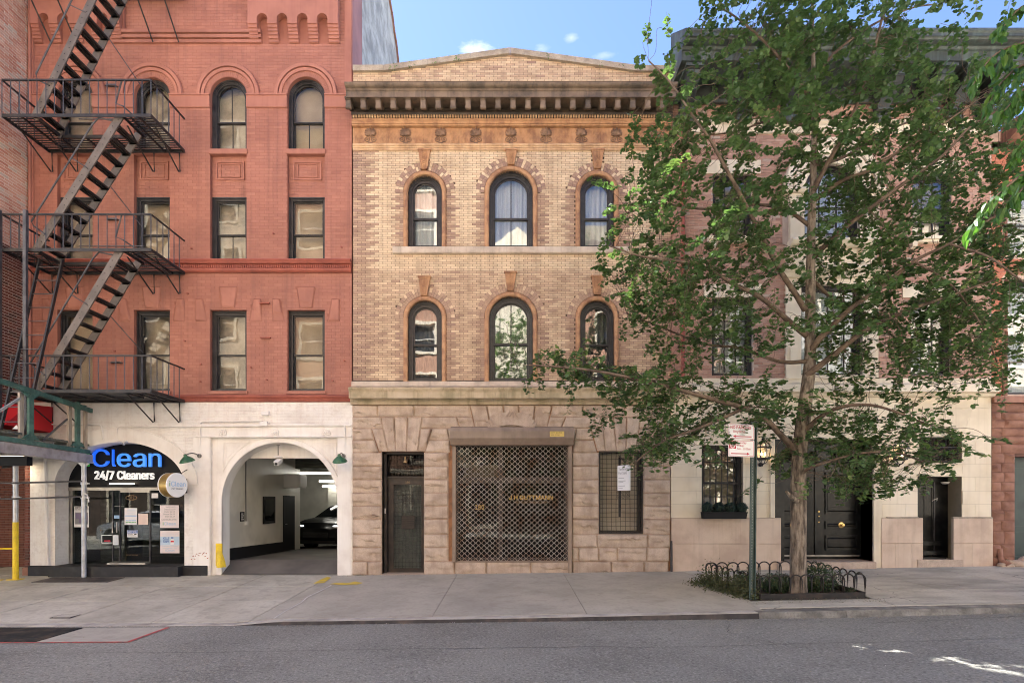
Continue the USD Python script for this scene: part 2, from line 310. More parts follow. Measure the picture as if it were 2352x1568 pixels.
mat('terracotta_pale', (0.56, 0.36, 0.20), (0.42, 0.26, 0.14), (0.62, 0.42, 0.25), rough=0.6, scale=3.5, bump=0.003, bscale=50, streak=0.4, streak_c=(0.2, 0.12, 0.08))
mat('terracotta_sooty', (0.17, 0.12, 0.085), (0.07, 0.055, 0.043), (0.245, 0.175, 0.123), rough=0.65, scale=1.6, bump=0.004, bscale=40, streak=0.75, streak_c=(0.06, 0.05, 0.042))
mat('terracotta_relief_shade', (0.235, 0.135, 0.08), (0.14, 0.08, 0.05), (0.30, 0.175, 0.105), rough=0.6, scale=4.5, bump=0.003)  # darkened in place of the shadow round the palmette relief
mat('terracotta_soot_shade', (0.062, 0.045, 0.034), (0.03, 0.024, 0.02), (0.12, 0.082, 0.058), rough=0.65, scale=2.6, bump=0.004, bscale=40, streak=0.6, streak_c=(0.045, 0.036, 0.03))  # near-black soot and the shade between brackets and behind dentils, in one colour
mat('coping_stone', (0.40, 0.33, 0.25), (0.30, 0.245, 0.185), (0.47, 0.4, 0.31), rough=0.85, scale=3, bump=0.005, bscale=50, speck=0.35, speck_c=(0.16, 0.13, 0.10), speck_scale=30, streak=0.3)
mat('sill_stone', (0.56, 0.46, 0.37), (0.45, 0.37, 0.30), (0.62, 0.53, 0.44), rough=0.8, scale=3, bump=0.003, streak=0.35, streak_c=(0.25, 0.2, 0.16))
mat('belt_stone', (0.47, 0.375, 0.25), (0.33, 0.275, 0.17), (0.54, 0.44, 0.315), rough=0.85, scale=2.2, bump=0.004, bscale=50, streak=0.7, streak_c=(0.16, 0.14, 0.075))
GRAN = [(0.0, (0.45, 0.345, 0.265)), (0.5, (0.56, 0.44, 0.345)), (1.0, (0.65, 0.525, 0.42))]
mat('granite', (0.88, 0.88, 0.88), (0.72, 0.70, 0.69), (1, 1, 1), rough=0.85, scale=3.5, bump=0.007, bscale=45, tone=GRAN, speck=0.3, speck_c=(0.2, 0.13, 0.09), speck_scale=55, streak=0.3, streak_c=(0.16, 0.11, 0.08))
mat('granite_joint', (0.33, 0.165, 0.085), (0.22, 0.12, 0.07), rough=0.95, scale=5)
mat('black_paint', (0.022, 0.021, 0.022), (0.012, 0.012, 0.013), (0.045, 0.042, 0.042), rough=0.42, scale=5, bump=0.0015, rvar=0.1)
mat('door_bronze', (0.035, 0.026, 0.021), (0.02, 0.015, 0.013), (0.06, 0.042, 0.032), rough=0.45, scale=5, bump=0.001)
mat('gate_brown', (0.25, 0.185, 0.135), (0.21, 0.152, 0.112), (0.29, 0.215, 0.16), rough=0.5, scale=2.5, bump=0.001, streak=0.25)
mat('gate_rod', (0.50, 0.44, 0.37), (0.34, 0.22, 0.145), (0.6, 0.55, 0.49), rough=0.5, scale=3.5, metal=0.35)
mat('iron', (0.022, 0.019, 0.018), (0.014, 0.013, 0.013), (0.05, 0.035, 0.028), rough=0.5, scale=7, bump=0.001, metal=0.2)
mat('stair_iron', (0.115, 0.092, 0.075), (0.08, 0.064, 0.053), (0.15, 0.12, 0.10), rough=0.55, scale=3.5, bump=0.001, metal=0.1)
mat('rail_iron', (0.07, 0.066, 0.07), (0.045, 0.043, 0.047), (0.1, 0.095, 0.1), rough=0.45, scale=5, metal=0.2)
flat('gold_leaf', (0.62, 0.40, 0.10), 0.4, metal=0.6)
flat('gold_paint', (0.62, 0.44, 0.12), 0.5)
flat('dim_gold', (0.30, 0.19, 0.09), 0.5)
flat('brass', (0.72, 0.50, 0.20), 0.25, metal=1.0)
mat('tarnished_brass', (0.40, 0.28, 0.14), (0.2, 0.14, 0.08), rough=0.4, scale=20, metal=0.8)
pane('glass', (0.88, 0.9, 0.9), 0.10, 0.0012)
pane('shop_glass', (0.72, 0.75, 0.75), 0.022)
pane('old_glass', (0.88, 0.88, 0.86), 0.03, 0.0012)
pane('lower_glass', (0.6, 0.62, 0.61), 0.014, 0.001)
pane('clear_glass', (0.93, 0.94, 0.94), 0.04)
mat('room_dark', (0.028, 0.025, 0.023), (0.016, 0.014, 0.013), (0.045, 0.04, 0.035), rough=0.9, scale=1.2)
mat('room_beige', (0.44, 0.34, 0.22), (0.33, 0.25, 0.16), (0.52, 0.41, 0.28), rough=0.9, scale=1.0)
mat('sheer_curtain', (0.74, 0.73, 0.70), (0.60, 0.60, 0.58), (0.8, 0.79, 0.77), rough=0.9, scale=2.0, vscale=(14, 1, 0.5))
mat('dim_room_sheet', (0.10, 0.095, 0.085), (0.06, 0.056, 0.05), (0.15, 0.14, 0.125), rough=0.9, scale=1.5)
mat('shade_beige', (0.56, 0.46, 0.35), (0.47, 0.38, 0.285), (0.62, 0.52, 0.41), rough=0.85, scale=0.9)
mat('shade_dirty', (0.44, 0.375, 0.30), (0.27, 0.235, 0.19), (0.6, 0.52, 0.42), rough=0.8, scale=1.7, detail=8)

RED = [(0.0, (0.335, 0.132, 0.092)), (0.5, (0.38, 0.155, 0.108)), (1.0, (0.425, 0.18, 0.126))]
mat('red_paint_brick', (0.93, 0.93, 0.93), (0.80, 0.79, 0.78), (1, 1, 1), rough=0.7, scale=0.8, bump=0.003, bscale=45, tone=RED, streak=0.6, streak_c=(0.19, 0.082, 0.062))
mat('red_paint', (0.372, 0.151, 0.105), (0.30, 0.12, 0.083), (0.415, 0.174, 0.122), rough=0.7, scale=0.9, bump=0.003, bscale=40, streak=0.35, streak_c=(0.22, 0.075, 0.055))
mat('red_joint', (0.29, 0.108, 0.072), (0.24, 0.088, 0.06), (0.33, 0.124, 0.083), rough=0.8, scale=1.0)
mat('red_trim', (0.32, 0.082, 0.052), (0.25, 0.062, 0.042), (0.37, 0.10, 0.062), rough=0.6, scale=1.5, bump=0.001, streak=0.3)
mat('stucco_grey', (0.43, 0.395, 0.325), (0.28, 0.255, 0.21), (0.56, 0.52, 0.43), rough=0.95, scale=1.6, detail=9, bump=0.012, bscale=25, streak=0.12, streak_c=(0.2, 0.195, 0.175), speck=0.5, speck_c=(0.2, 0.19, 0.17), speck_scale=5)
mat('white_paint_brick', (0.79, 0.755, 0.70), (0.70, 0.655, 0.60), (0.83, 0.80, 0.75), rough=0.7, scale=0.9, bump=0.003, bscale=30, brick=(0.21, 0.072, 0.006), streak=0.3, streak_c=(0.55, 0.41, 0.33), speck=0.25, speck_c=(0.45, 0.36, 0.3), speck_scale=6)
mat('white_paint', (0.80, 0.765, 0.715), (0.71, 0.665, 0.615), (0.83, 0.80, 0.755), rough=0.65, scale=1.3, bump=0.002, bscale=40, streak=0.25, streak_c=(0.5, 0.42, 0.36))
mat('white_reveal', (0.77, 0.76, 0.75), (0.70, 0.69, 0.685), (0.80, 0.79, 0.785), rough=0.65, scale=2, bump=0.001)
mat('black_plinth', (0.014, 0.013, 0.013), (0.009, 0.009, 0.009), (0.03, 0.028, 0.027), rough=0.6, scale=4, bump=0.004, bscale=30)
mat('garage_white', (0.66, 0.64, 0.57), (0.55, 0.53, 0.47), (0.70, 0.68, 0.62), rough=0.38, scale=0.9, bump=0.006, bscale=3, spec=0.5)
mat('garage_floor', (0.13, 0.12, 0.11), (0.09, 0.085, 0.08), (0.17, 0.16, 0.145), rough=0.7, scale=0.8, bump=0.002)
flat('garage_black', (0.010, 0.010, 0.011), 0.55, spec=0.25)
glow('tube_light', (1.0, 0.95, 0.84), 2.1)
glow('bulb_warm', (1.0, 0.66, 0.30), 5.0)
glow('lamp_warm', (1.0, 0.82, 0.6), 2.0)
flat('sign_black', (0.009, 0.009, 0.010), 0.5, spec=0.2)
flat('letter_blue', (0.02, 0.17, 0.86), 0.35, emission_color=(0.01, 0.13, 1.0), emission_strength=0.07)
flat('letter_light_blue', (0.07, 0.30, 0.86), 0.35, emission_color=(0.05, 0.26, 1.0), emission_strength=0.07)
flat('letter_green', (0.06, 0.62, 0.08), 0.35)
flat('letter_white', (0.82, 0.81, 0.80), 0.4, emission_color=(1.0, 0.98, 0.95), emission_strength=0.04)
flat('sign_white', (0.84, 0.84, 0.84), 0.35)
flat('print_blue', (0.04, 0.13, 0.42), 0.6); flat('print_light_blue', (0.35, 0.55, 0.78), 0.6); flat('print_green', (0.12, 0.42, 0.16), 0.6); flat('print_grey', (0.26, 0.26, 0.27), 0.6); flat('print_red', (0.52, 0.02, 0.045), 0.5); flat('print_black', (0.02, 0.02, 0.02), 0.6); flat('print_purple', (0.2, 0.16, 0.26), 0.6); flat('print_pale_blue', (0.5, 0.64, 0.78), 0.6)
flat('paper', (0.80, 0.79, 0.79), 0.7); flat('paper_pink', (0.72, 0.58, 0.52), 0.7); flat('paper_rose', (0.76, 0.69, 0.69), 0.7)
mat('gold_band', (0.50, 0.33, 0.10), (0.36, 0.23, 0.07), (0.62, 0.43, 0.16), rough=0.35, scale=4, metal=0.7)
flat('steel', (0.55, 0.55, 0.55), 0.3, metal=0.9)
mat('brushed_steel', (0.42, 0.39, 0.35), (0.34, 0.31, 0.28), (0.5, 0.47, 0.43), rough=0.35, scale=3, metal=0.8)
mat('galvanised', (0.48, 0.49, 0.51), (0.38, 0.39, 0.40), (0.58, 0.59, 0.61), rough=0.4, scale=5, metal=0.7, speck=0.15, speck_c=(0.3, 0.22, 0.16), speck_scale=14)
mat('yellow_paint', (0.80, 0.58, 0.015), (0.68, 0.48, 0.02), (0.84, 0.64, 0.03), rough=0.45, scale=4, bump=0.002, speck=0.25, speck_c=(0.45, 0.3, 0.05), speck_scale=18)
mat('shed_green', (0.035, 0.105, 0.082), (0.025, 0.075, 0.06), (0.06, 0.15, 0.12), rough=0.55, scale=5, bump=0.002, speck=0.2, speck_c=(0.2, 0.26, 0.23), speck_scale=15)
mat('shed_steel', (0.36, 0.33, 0.33), (0.24, 0.21, 0.2), (0.45, 0.42, 0.42), rough=0.55, scale=2.5, metal=0.3, streak=0.3)
mat('shed_wood', (0.12, 0.12, 0.095), (0.08, 0.08, 0.06), (0.19, 0.19, 0.155), rough=0.85, scale=2, vscale=(1, 9, 9), bump=0.002)
mat('old_wood', (0.40, 0.33, 0.26), (0.28, 0.22, 0.17), rough=0.85, scale=3, vscale=(6, 6, 1), bump=0.002)
mat('lamp_green', (0.035, 0.12, 0.055), (0.025, 0.085, 0.04), (0.06, 0.17, 0.09), rough=0.35, scale=12)
flat('lamp_enamel', (0.70, 0.64, 0.52), 0.35)
flat('plastic_white', (0.74, 0.72, 0.69), 0.45)
flat('conduit_grey', (0.14, 0.135, 0.13), 0.5, metal=0.3)

LB = [(0.0, (0.46, 0.19, 0.13)), (0.4, (0.56, 0.28, 0.2)), (0.7, (0.62, 0.38, 0.29)), (1.0, (0.52, 0.43, 0.36))]
mat('left_brick', (0.93, 0.93, 0.93), (0.78, 0.78, 0.78), (1, 1, 1), rough=0.85, scale=1.0, bump=0.004, bscale=60, tone=LB)
mat('left_mortar', (0.72, 0.67, 0.6), (0.6, 0.55, 0.48), (0.78, 0.73, 0.66), rough=0.95, scale=1.5)
DB = [(0.0, (0.14, 0.045, 0.032)), (0.6, (0.2, 0.068, 0.045)), (1.0, (0.09, 0.045, 0.035))]
mat('dark_brick', (0.95, 0.95, 0.95), (0.8, 0.8, 0.8), (1, 1, 1), rough=0.85, scale=1.0, bump=0.004, bscale=60, tone=DB)
mat('dark_mortar', (0.2, 0.17, 0.145), rough=0.95, scale=2)
flat('awning_red', (0.55, 0.012, 0.02), 0.7)

PB = [(0.0, (0.38, 0.205, 0.15)), (0.45, (0.46, 0.265, 0.195)), (0.8, (0.53, 0.335, 0.255)), (1.0, (0.47, 0.375, 0.305))]
mat('pink_brick', (0.93, 0.93, 0.93), (0.8, 0.8, 0.8), (1, 1, 1), rough=0.85, scale=1.0, bump=0.004, bscale=60, tone=PB)
mat('pink_mortar', (0.50, 0.40, 0.34), (0.42, 0.33, 0.28), rough=0.95, scale=2)
OB = [(0.0, (0.43, 0.135, 0.075)), (0.6, (0.5, 0.18, 0.105)), (1.0, (0.56, 0.225, 0.14))]
mat('orange_brick', (0.95, 0.95, 0.95), (0.85, 0.85, 0.85), (1, 1, 1), rough=0.85, scale=1.0, bump=0.003, bscale=60, tone=OB)
mat('orange_mortar', (0.62, 0.45, 0.34), rough=0.95, scale=2)
mat('limestone', (0.74, 0.64, 0.485), (0.66, 0.56, 0.415), (0.78, 0.685, 0.54), rough=0.8, scale=0.9, bump=0.002, bscale=60, streak=0.22, streak_c=(0.4, 0.32, 0.22), obj_rand=0.03)
mat('limestone_joint', (0.32, 0.26, 0.19), rough=0.95, scale=2)
mat('plinth_stone', (0.58, 0.45, 0.345), (0.48, 0.36, 0.275), (0.64, 0.51, 0.40), rough=0.85, scale=1.4, bump=0.006, bscale=55, streak=0.3, streak_c=(0.26, 0.18, 0.13), obj_rand=0.05)
mat('copper', (0.055, 0.066, 0.061), (0.03, 0.037, 0.035), (0.11, 0.14, 0.126), rough=0.6, scale=1.6, bump=0.003, streak=0.55, streak_c=(0.13, 0.2, 0.17))
mat('copper_dark', (0.03, 0.034, 0.033), (0.018, 0.02, 0.02), (0.06, 0.074, 0.07), rough=0.6, scale=2)
mat('brownstone', (0.27, 0.135, 0.092), (0.20, 0.095, 0.065), (0.33, 0.17, 0.118), rough=0.9, scale=2.5, bump=0.006, bscale=40, obj_rand=0.1)
mat('brownstone_joint', (0.14, 0.07, 0.05), rough=0.95, scale=3)
mat('door_black', (0.011, 0.011, 0.010), (0.008, 0.008, 0.008), (0.018, 0.017, 0.015), spec=0.3, rough=0.25, scale=3, bump=0.0008, bscale=20, rvar=0.06)
mat('green_door', (0.016, 0.035, 0.026), (0.01, 0.022, 0.017), rough=0.4, scale=4)

mat('bark', (0.235, 0.19, 0.145), (0.085, 0.066, 0.05), (0.36, 0.30, 0.235), rough=0.95, scale=5, detail=8, vscale=(3.2, 3.2, 0.75), bump=0.03, bscale=22)
mat('bark_pale', (0.37, 0.29, 0.20), (0.22, 0.165, 0.115), (0.5, 0.41, 0.30), rough=0.95, scale=5, detail=8, vscale=(2.5, 2.5, 0.9), bump=0.012, bscale=25)
mat('limb_bark', (0.15, 0.105, 0.075), (0.085, 0.058, 0.042), (0.21, 0.155, 0.11), rough=0.95, scale=5, detail=8, bump=0.012, bscale=25)
mat('twig_bark', (0.14, 0.10, 0.07), (0.08, 0.055, 0.04), rough=0.95, scale=9)
def leaf(name, ramp, tr=0.35, rough=0.45, tcol=None):
    N = {'a': ('attribute', {'attribute': 'tone'}), 'r': ('rgb_ramp', {'ramp': ramp}), 'd': ('principled_bsdf', {'roughness': rough, 'specular_ior_level': 0.45}),
         'tx': ('mix', {'mix_type': 'multiply', 'fac': 1.0, 'color2': tcol or (1.5, 1.7, 0.6)}), 't': ('translucent_bsdf', {}), 'm': ('mix_closure', {'fac': tr})}
    L = [('a.fac', 'r.fac'), ('r.color', 'd.base_color'), ('r.color', 'tx.color1'), ('tx.color', 't.color'), ('d.BSDF', 'm.closure1'), ('t.BSDF', 'm.closure2')]
    LOOK[name] = usdkit.material(stage, '/World/Looks/' + name, N, L, surface='m.closure')
leaf('ginkgo_leaf', [(0.0, (0.062, 0.112, 0.05)), (0.5, (0.102, 0.172, 0.07)), (0.85, (0.15, 0.23, 0.09)), (1.0, (0.21, 0.285, 0.105))], 0.4, rough=0.4, tcol=(1.35, 1.5, 0.75))
leaf('broad_leaf', [(0.0, (0.035, 0.095, 0.022)), (0.6, (0.065, 0.155, 0.03)), (1.0, (0.12, 0.235, 0.045))], 0.4)
leaf('box_leaf', [(0.0, (0.018, 0.042, 0.016)), (0.6, (0.035, 0.07, 0.025)), (1.0, (0.075, 0.11, 0.04))], 0.2)
leaf('ivy_leaf', [(0.0, (0.05, 0.065, 0.025)), (0.6, (0.085, 0.095, 0.04)), (1.0, (0.16, 0.14, 0.07))], 0.2)
leaf('topiary_leaf', [(0.0, (0.008, 0.022, 0.016)), (0.6, (0.016, 0.04, 0.03)), (1.0, (0.035, 0.07, 0.052))], 0.1)
mat('car_black', (0.006, 0.006, 0.007), (0.005, 0.005, 0.006), rough=0.25, scale=2, spec=0.3, coat=0.2)
mat('car_silver', (0.52, 0.53, 0.54), (0.50, 0.51, 0.52), rough=0.3, scale=2, metal=0.4, coat=1.0)
flat('car_glass', (0.012, 0.013, 0.014), 0.05)
flat('tyre', (0.015, 0.015, 0.015), 0.8)
flat('rim_dark', (0.06, 0.06, 0.065), 0.3, metal=0.8)
flat('rim_silver', (0.45, 0.45, 0.46), 0.3, metal=0.8)
glow('head_lamp', (0.95, 0.97, 1.0), 0.6)
flat('lamp_lens', (0.55, 0.56, 0.58), 0.1, metal=0.5)
flat('amber', (0.6, 0.16, 0.01), 0.3)
mat('opp_red', (0.44, 0.24, 0.16), (0.37, 0.2, 0.135), rough=0.85, scale=1.0)
mat('opp_cream', (0.72, 0.64, 0.50), (0.64, 0.56, 0.43), rough=0.85, scale=0.8)
mat('opp_buff', (0.58, 0.48, 0.36), (0.5, 0.41, 0.31), rough=0.85, scale=0.8)
mat('opp_grey', (0.50, 0.47, 0.43), (0.42, 0.40, 0.36), rough=0.85, scale=0.8)
flat('opp_glass', (0.03, 0.035, 0.04), 0.08)
flat('opp_frame', (0.55, 0.52, 0.46), 0.6)
mat('opp_base', (0.12, 0.085, 0.065), (0.08, 0.06, 0.045), rough=0.8, scale=1.0)
mat('tar', (0.055, 0.054, 0.052), (0.04, 0.04, 0.04), rough=0.7, scale=3)
mat('grit', (1, 1, 1), rough=0.9, tone=[(0, (0.12, 0.1, 0.08)), (.5, (0.3, 0.25, 0.18)), (.85, (0.4, 0.34, 0.24)), (1, (0.6, 0.58, 0.54))])
# ------------------------------------------------------------------ ground
KERB_Y, OPP_KERB, OPP_Y = -4.3, -13.75, -18.3
def zb(x): return np.interp(x, [-14, -11.5, -3.8, 3.8, 11.4, 16], [-.03, -.03, -.02, .075, .2, .27])
def zk(x): return np.interp(x, [-15, -4.55, -3.75, 0, 5.2, 8.2, 15], [-.245, -.242, -.172, -.119, -.007, .045, .15])
def zr(x): return np.interp(x, [-60, -15, -8.2, -4, 0, 5.2, 8.2, 15, 60], [-.8, -.34, -.262, -.242, -.182, -.119, -.04, .04, .4])
def zg(x, y):
    t = np.clip(np.asarray(y) / KERB_Y, 0, 1); return zb(x) * (1 - t) + zk(x) * t
def sheet(x0, x1, y0, y1, zf, nx=24, ny=4, skirt=0.0):
    xs, ys = np.linspace(x0, x1, nx + 1), np.linspace(y0, y1, ny + 1)
    gx, gy = np.meshgrid(xs, ys, indexing='ij'); gz = zf(gx, gy)
    V = np.c_[gx.ravel(), gy.ravel(), gz.ravel()]
    i, j = np.meshgrid(np.arange(nx), np.arange(ny), indexing='ij'); a = i * (ny + 1) + j
    F = np.stack([a, a + ny + 1, a + ny + 2, a + 1], -1).reshape(-1, 4)
    m = MB().add(V, F)
    if skirt:
        k = [*range(0, ny + 1)], [nx * (ny + 1) + q for q in range(ny + 1)], [q * (ny + 1) for q in range(nx + 1)], [q * (ny + 1) + ny for q in range(nx + 1)]
        for idx in k:
            t = V[idx]; b = t - [0, 0, skirt]; n = len(idx); e = np.arange(n - 1)
            m.add(np.vstack([t, b]), np.c_[e, e + 1, e + 1 + n, e + n])
    return m
def zroad(x, y): return zr(x) + 0.012 * np.sin(np.clip((KERB_Y - np.asarray(y)) / 9.4, 0, 1) * PI)
G = MB(); G.add([(-400, -400, -1.2), (400, -400, -1.2), (400, 400, -1.2), (-400, 400, -1.2)], [(0, 1, 2, 3)])
tag(obj('ground', G, 'joint_dirt'), kind='structure')
road = obj('road', sheet(-60, 60, OPP_KERB, KERB_Y + 0.02, lambda x, y: zr(x) + 0.012 * np.sin(np.clip((KERB_Y - y) / 9.4, 0, 1) * PI), 160, 12), 'asphalt')
tag(road, kind='structure')
sw = UsdGeom.Xform.Define(stage, numbered('/World/sidewalk')).GetPrim(); tag(sw, kind='structure')
obj('bedding', sheet(-40, 40, KERB_Y + 0.16, 3.0, lambda x, y: zg(x, y) - 0.012, 120, 8), 'joint_dirt', sw)
def slab(x0, x1, y0, y1, m, g=0.006, dz=0.0):
    dz = dz + rng.uniform(-0.002, 0.002)
    obj('slab', sheet(x0 + g, x1 - g, y0 + g, y1 - g, lambda x, y: zg(x, y) + dz, max(2, int((x1 - x0) / 0.3)), 5, 0.014), m, sw)
# driveway and shop front flags, the darker run before the tan house, bluestone on the right
rows = [(-4.13, -2.6), (-2.6, -1.28), (-1.28, 0.0)]
xs = [-13.6, -12.05, -10.5, -8.95, -7.42, -5.9, -4.3]
for a, b in rows:
    for i in range(len(xs) - 1): slab(xs[i], xs[i + 1], a, b, 'concrete', 0.009)
for a, b in [(-4.13, -2.2), (-2.2, 0.0)]:
    for x0, x1 in ((-4.3, -1.3), (-1.3, 1.22), (1.22, 4.1)): slab(x0, x1, a, b, 'concrete_dark', 0.005)
PIT = (4.2, 6.36, -3.44, -1.5)
slab(4.1, PIT[1], -4.0, PIT[2], 'bluestone', 0.006); slab(4.1, PIT[0], PIT[2], PIT[3], 'concrete_dark', 0.003)
slab(4.1, PIT[1], PIT[3], 0.0, 'bluestone', 0.004)
for x0, x1 in ((PIT[1], 8.1), (8.1, 9.9), (9.9, 11.7), (11.7, 13.5)):
    for a, b in ((-4.0, -2.75), (-2.75, -1.35), (-1.35, 0.0)): slab(x0, x1, a, b, 'bluestone', 0.01)
slab(-30, -13.6, -4.13, 0, 'concrete'); slab(13.5, 30, -4.0, 0, 'bluestone')
slab(-13.6, -11.62, 0.0, 1.7, 'concrete')
# kerb
kerb = UsdGeom.Xform.Define(stage, numbered('/World/kerb')).GetPrim(); tag(kerb, kind='structure')
def kerb_piece(x0, x1, m, w=0.17, name='kerb_stone', y=KERB_Y, top=0.0):
    mb = MB(); n = max(2, int((x1 - x0) / 0.25)); X_ = np.linspace(x0 + .004, x1 - .004, n + 1)
    t = zk(X_) + top; b = zr(X_) - 0.12; ch = 0.012
    prof_ = [(y + w, b), (y + w, t), (y + ch, t), (y, t - ch), (y - .006, b)]
    V = np.stack([np.c_[X_, np.full(n + 1, yy), zz] for yy, zz in prof_], 1); k = len(prof_)
    i, j = np.meshgrid(np.arange(n), np.arange(k - 1), indexing='ij')
    mb.add(V.reshape(-1, 3), np.stack([i * k + j, i * k + j + 1, (i + 1) * k + j + 1, (i + 1) * k + j], -1).reshape(-1, 4))
    for e in (0, n): mb.add(V[e], [(0, 1, 2), (0, 2, 3), (0, 3, 4)])
    obj(name, mb, m, kerb, smooth=False)
for x0, x1 in ((-13.6, -11), (-11, -8.2), (-8.2, -5.9), (-5.9, -4.45)): kerb_piece(x0, x1, 'kerb_concrete', top=0.002)
for x0, x1 in ((-4.45, -1.9), (-1.9, 0.9), (0.9, 3.95)): kerb_piece(x0, x1, 'kerb_concrete')
for x0, x1 in ((3.95, 5.35), (5.35, 6.9), (6.9, 8.6), (8.6, 10.4), (10.4, 12.4)): kerb_piece(x0, x1, 'kerb_granite', 0.26, top=rng.uniform(-.006, .006))
kerb_piece(-30, -13.6, 'kerb_concrete'); kerb_piece(12.4, 30, 'kerb_granite', 0.26)
m = MB(); X_ = np.linspace(-4.45, 3.95, 40); y_ = KERB_Y - 0.008
m.add(np.vstack([np.c_[X_, X_ * 0 + y_, zk(X_) - 0.008], np.c_[X_, X_ * 0 + y_ - 0.004, zr(X_) - 0.03]]), np.c_[np.arange(39), np.arange(39) + 40, np.arange(39) + 41, np.arange(39) + 1])
obj('steel_facing', m, 'kerb_steel', kerb)
# opposite pavement
opp = UsdGeom.Xform.Define(stage, numbered('/World/far_sidewalk')).GetPrim(); tag(opp, kind='structure')
obj('paving', sheet(-60, 60, OPP_Y - 0.5, OPP_KERB, lambda x, y: zr(x) + 0.13 + 0 * y, 60, 2, 0.2), 'concrete', opp)
# painted marks (sheets 4 mm up)
def painted(name, pts, m, label, cat, zf=zg, up=0.006, group=None):
    pts = np.asarray(pts, float); g = Polygon(pts)
    g = shapely.segmentize(g, 0.25); vv, ff = trimesh.creation.triangulate_polygon(g, engine='earcut')
    V = np.c_[vv[:, 0], vv[:, 1], zf(vv[:, 0], vv[:, 1]) + up]
    tag(obj(name, MB().add(V, ff), m), label, cat, group)
def ground_pt(u, v, zf=zg):
    y = -1.0
    for _ in range(30):
        x = X(u, y); z = float(zf(x, y)); y = (CAM_H - z) * 1248.0 / (v - 1150) - CAM_D
    return (X(u, y), y)
gp = lambda l, zf=zg: [ground_pt(u, v, zf) for u, v in l]
painted('paint_mark', gp([(480, 1308), (502, 1302), (519, 1296), (541, 1294), (530, 1299), (513, 1305)]), 'yellow_road_paint', 'yellow paint patch on the pavement at the foot of the yellow post guard', 'paint mark')
painted('paint_mark', gp([(719, 1340), (735, 1331), (752, 1324), (760, 1326), (745, 1338)]), 'yellow_road_paint', 'short slanted yellow stripe on the pavement right of the garage arch', 'paint mark')
painted('paint_mark', gp([(757, 1341), (770, 1338), (800, 1338), (815, 1335), (834, 1338), (820, 1342), (785, 1343)]), 'yellow_road_paint', 'ragged yellow stripe along the pavement before the granite wall', 'paint mark')
painted('paint_mark', gp([(745, 1304), (752, 1299), (772, 1291), (776, 1297), (762, 1303)]), 'yellow_road_paint', 'yellow paint patch under the right jamb of the garage arch', 'paint mark')
W = [(760, 1343), (735, 1356), (705, 1370), (690, 1383), (655, 1402), (627, 1420)]
painted('paint_line', gp([(u, v) for u, v in W] + [(u + 2.2, v + 1) for u, v in W[::-1]]), 'white_road_paint', 'thin wandering white line running from the kerb to the garage corner', 'paint line')
# tar seams, patches and gutter dirt on the roadway
rg = np.random.default_rng(31)
def seam(pts, w, label, m='tar', up=.006):
    p = np.asarray(pts, float); k = np.linspace(0, 1, 24); q = np.c_[np.interp(k, np.linspace(0, 1, len(p)), p[:, 0]), np.interp(k, np.linspace(0, 1, len(p)), p[:, 1])] + np.c_[rg.normal(0, .02, 24), rg.normal(0, .02, 24)]
    t = np.gradient(q, axis=0); n = np.c_[-t[:, 1], t[:, 0]]; n /= np.linalg.norm(n, axis=1, keepdims=True); ww = w * rg.uniform(.4, 1.3, 24)[:, None]
    V = np.vstack([q + n * ww, q - n * ww]); V = np.c_[V, zroad(V[:, 0], V[:, 1]) + up]; i = np.arange(23)
    return obj('tar_seam', MB().add(V, np.c_[i, i + 24, i + 25, i + 1]), m, road)
for pts, w in (([(-9, -5.95), (-3, -5.85), (2, -5.9), (9, -5.7)], .005), ([(3.4, -4.45), (3.1, -5.2), (3.5, -5.85)], .004), ([(5.6, -4.7), (6.6, -4.65), (8.2, -4.5)], .006)): seam(pts, w, '')
gd = MB()
for _ in range(900):
    x = rg.uniform(-8.5, 9); y = -4.32 - abs(rg.normal(0, .06)); z = float(zroad(x, y)) + .003; a = rg.uniform(0, 6.3); s = rg.uniform(.008, .028)
    gd.add([(x, y, z), (x + s * math.cos(a), y + s * math.sin(a), z + .004), (x + s * math.cos(a + .8), y + s * math.sin(a + .8), z + .003), (x + s * .5 * math.cos(a + 1.6), y + s * .5 * math.sin(a + 1.6), z)], [(0, 1, 2), (0, 2, 3)], rg.uniform(.3, 1))
for _ in range(260):
    x, y = rg.uniform(-8, 8), rg.uniform(-7.4, -4.5); z = float(zroad(x, y)) + .003; a = rg.uniform(0, 6.3); s = rg.uniform(.008, .022)
    gd.add([(x, y, z), (x + s * math.cos(a), y + s * math.sin(a), z + .004), (x + s * math.cos(a + .8), y + s * math.sin(a + .8), z + .003), (x + s * .5 * math.cos(a + 1.6), y + s * .5 * math.sin(a + 1.6), z)], [(0, 1, 2), (0, 2, 3)], rg.uniform(.3, 1))
tag(obj('gutter_litter', gd, 'grit', tone=True), 'fine grit and scraps lying along the gutter and on the roadway', 'litter', kind='stuff')
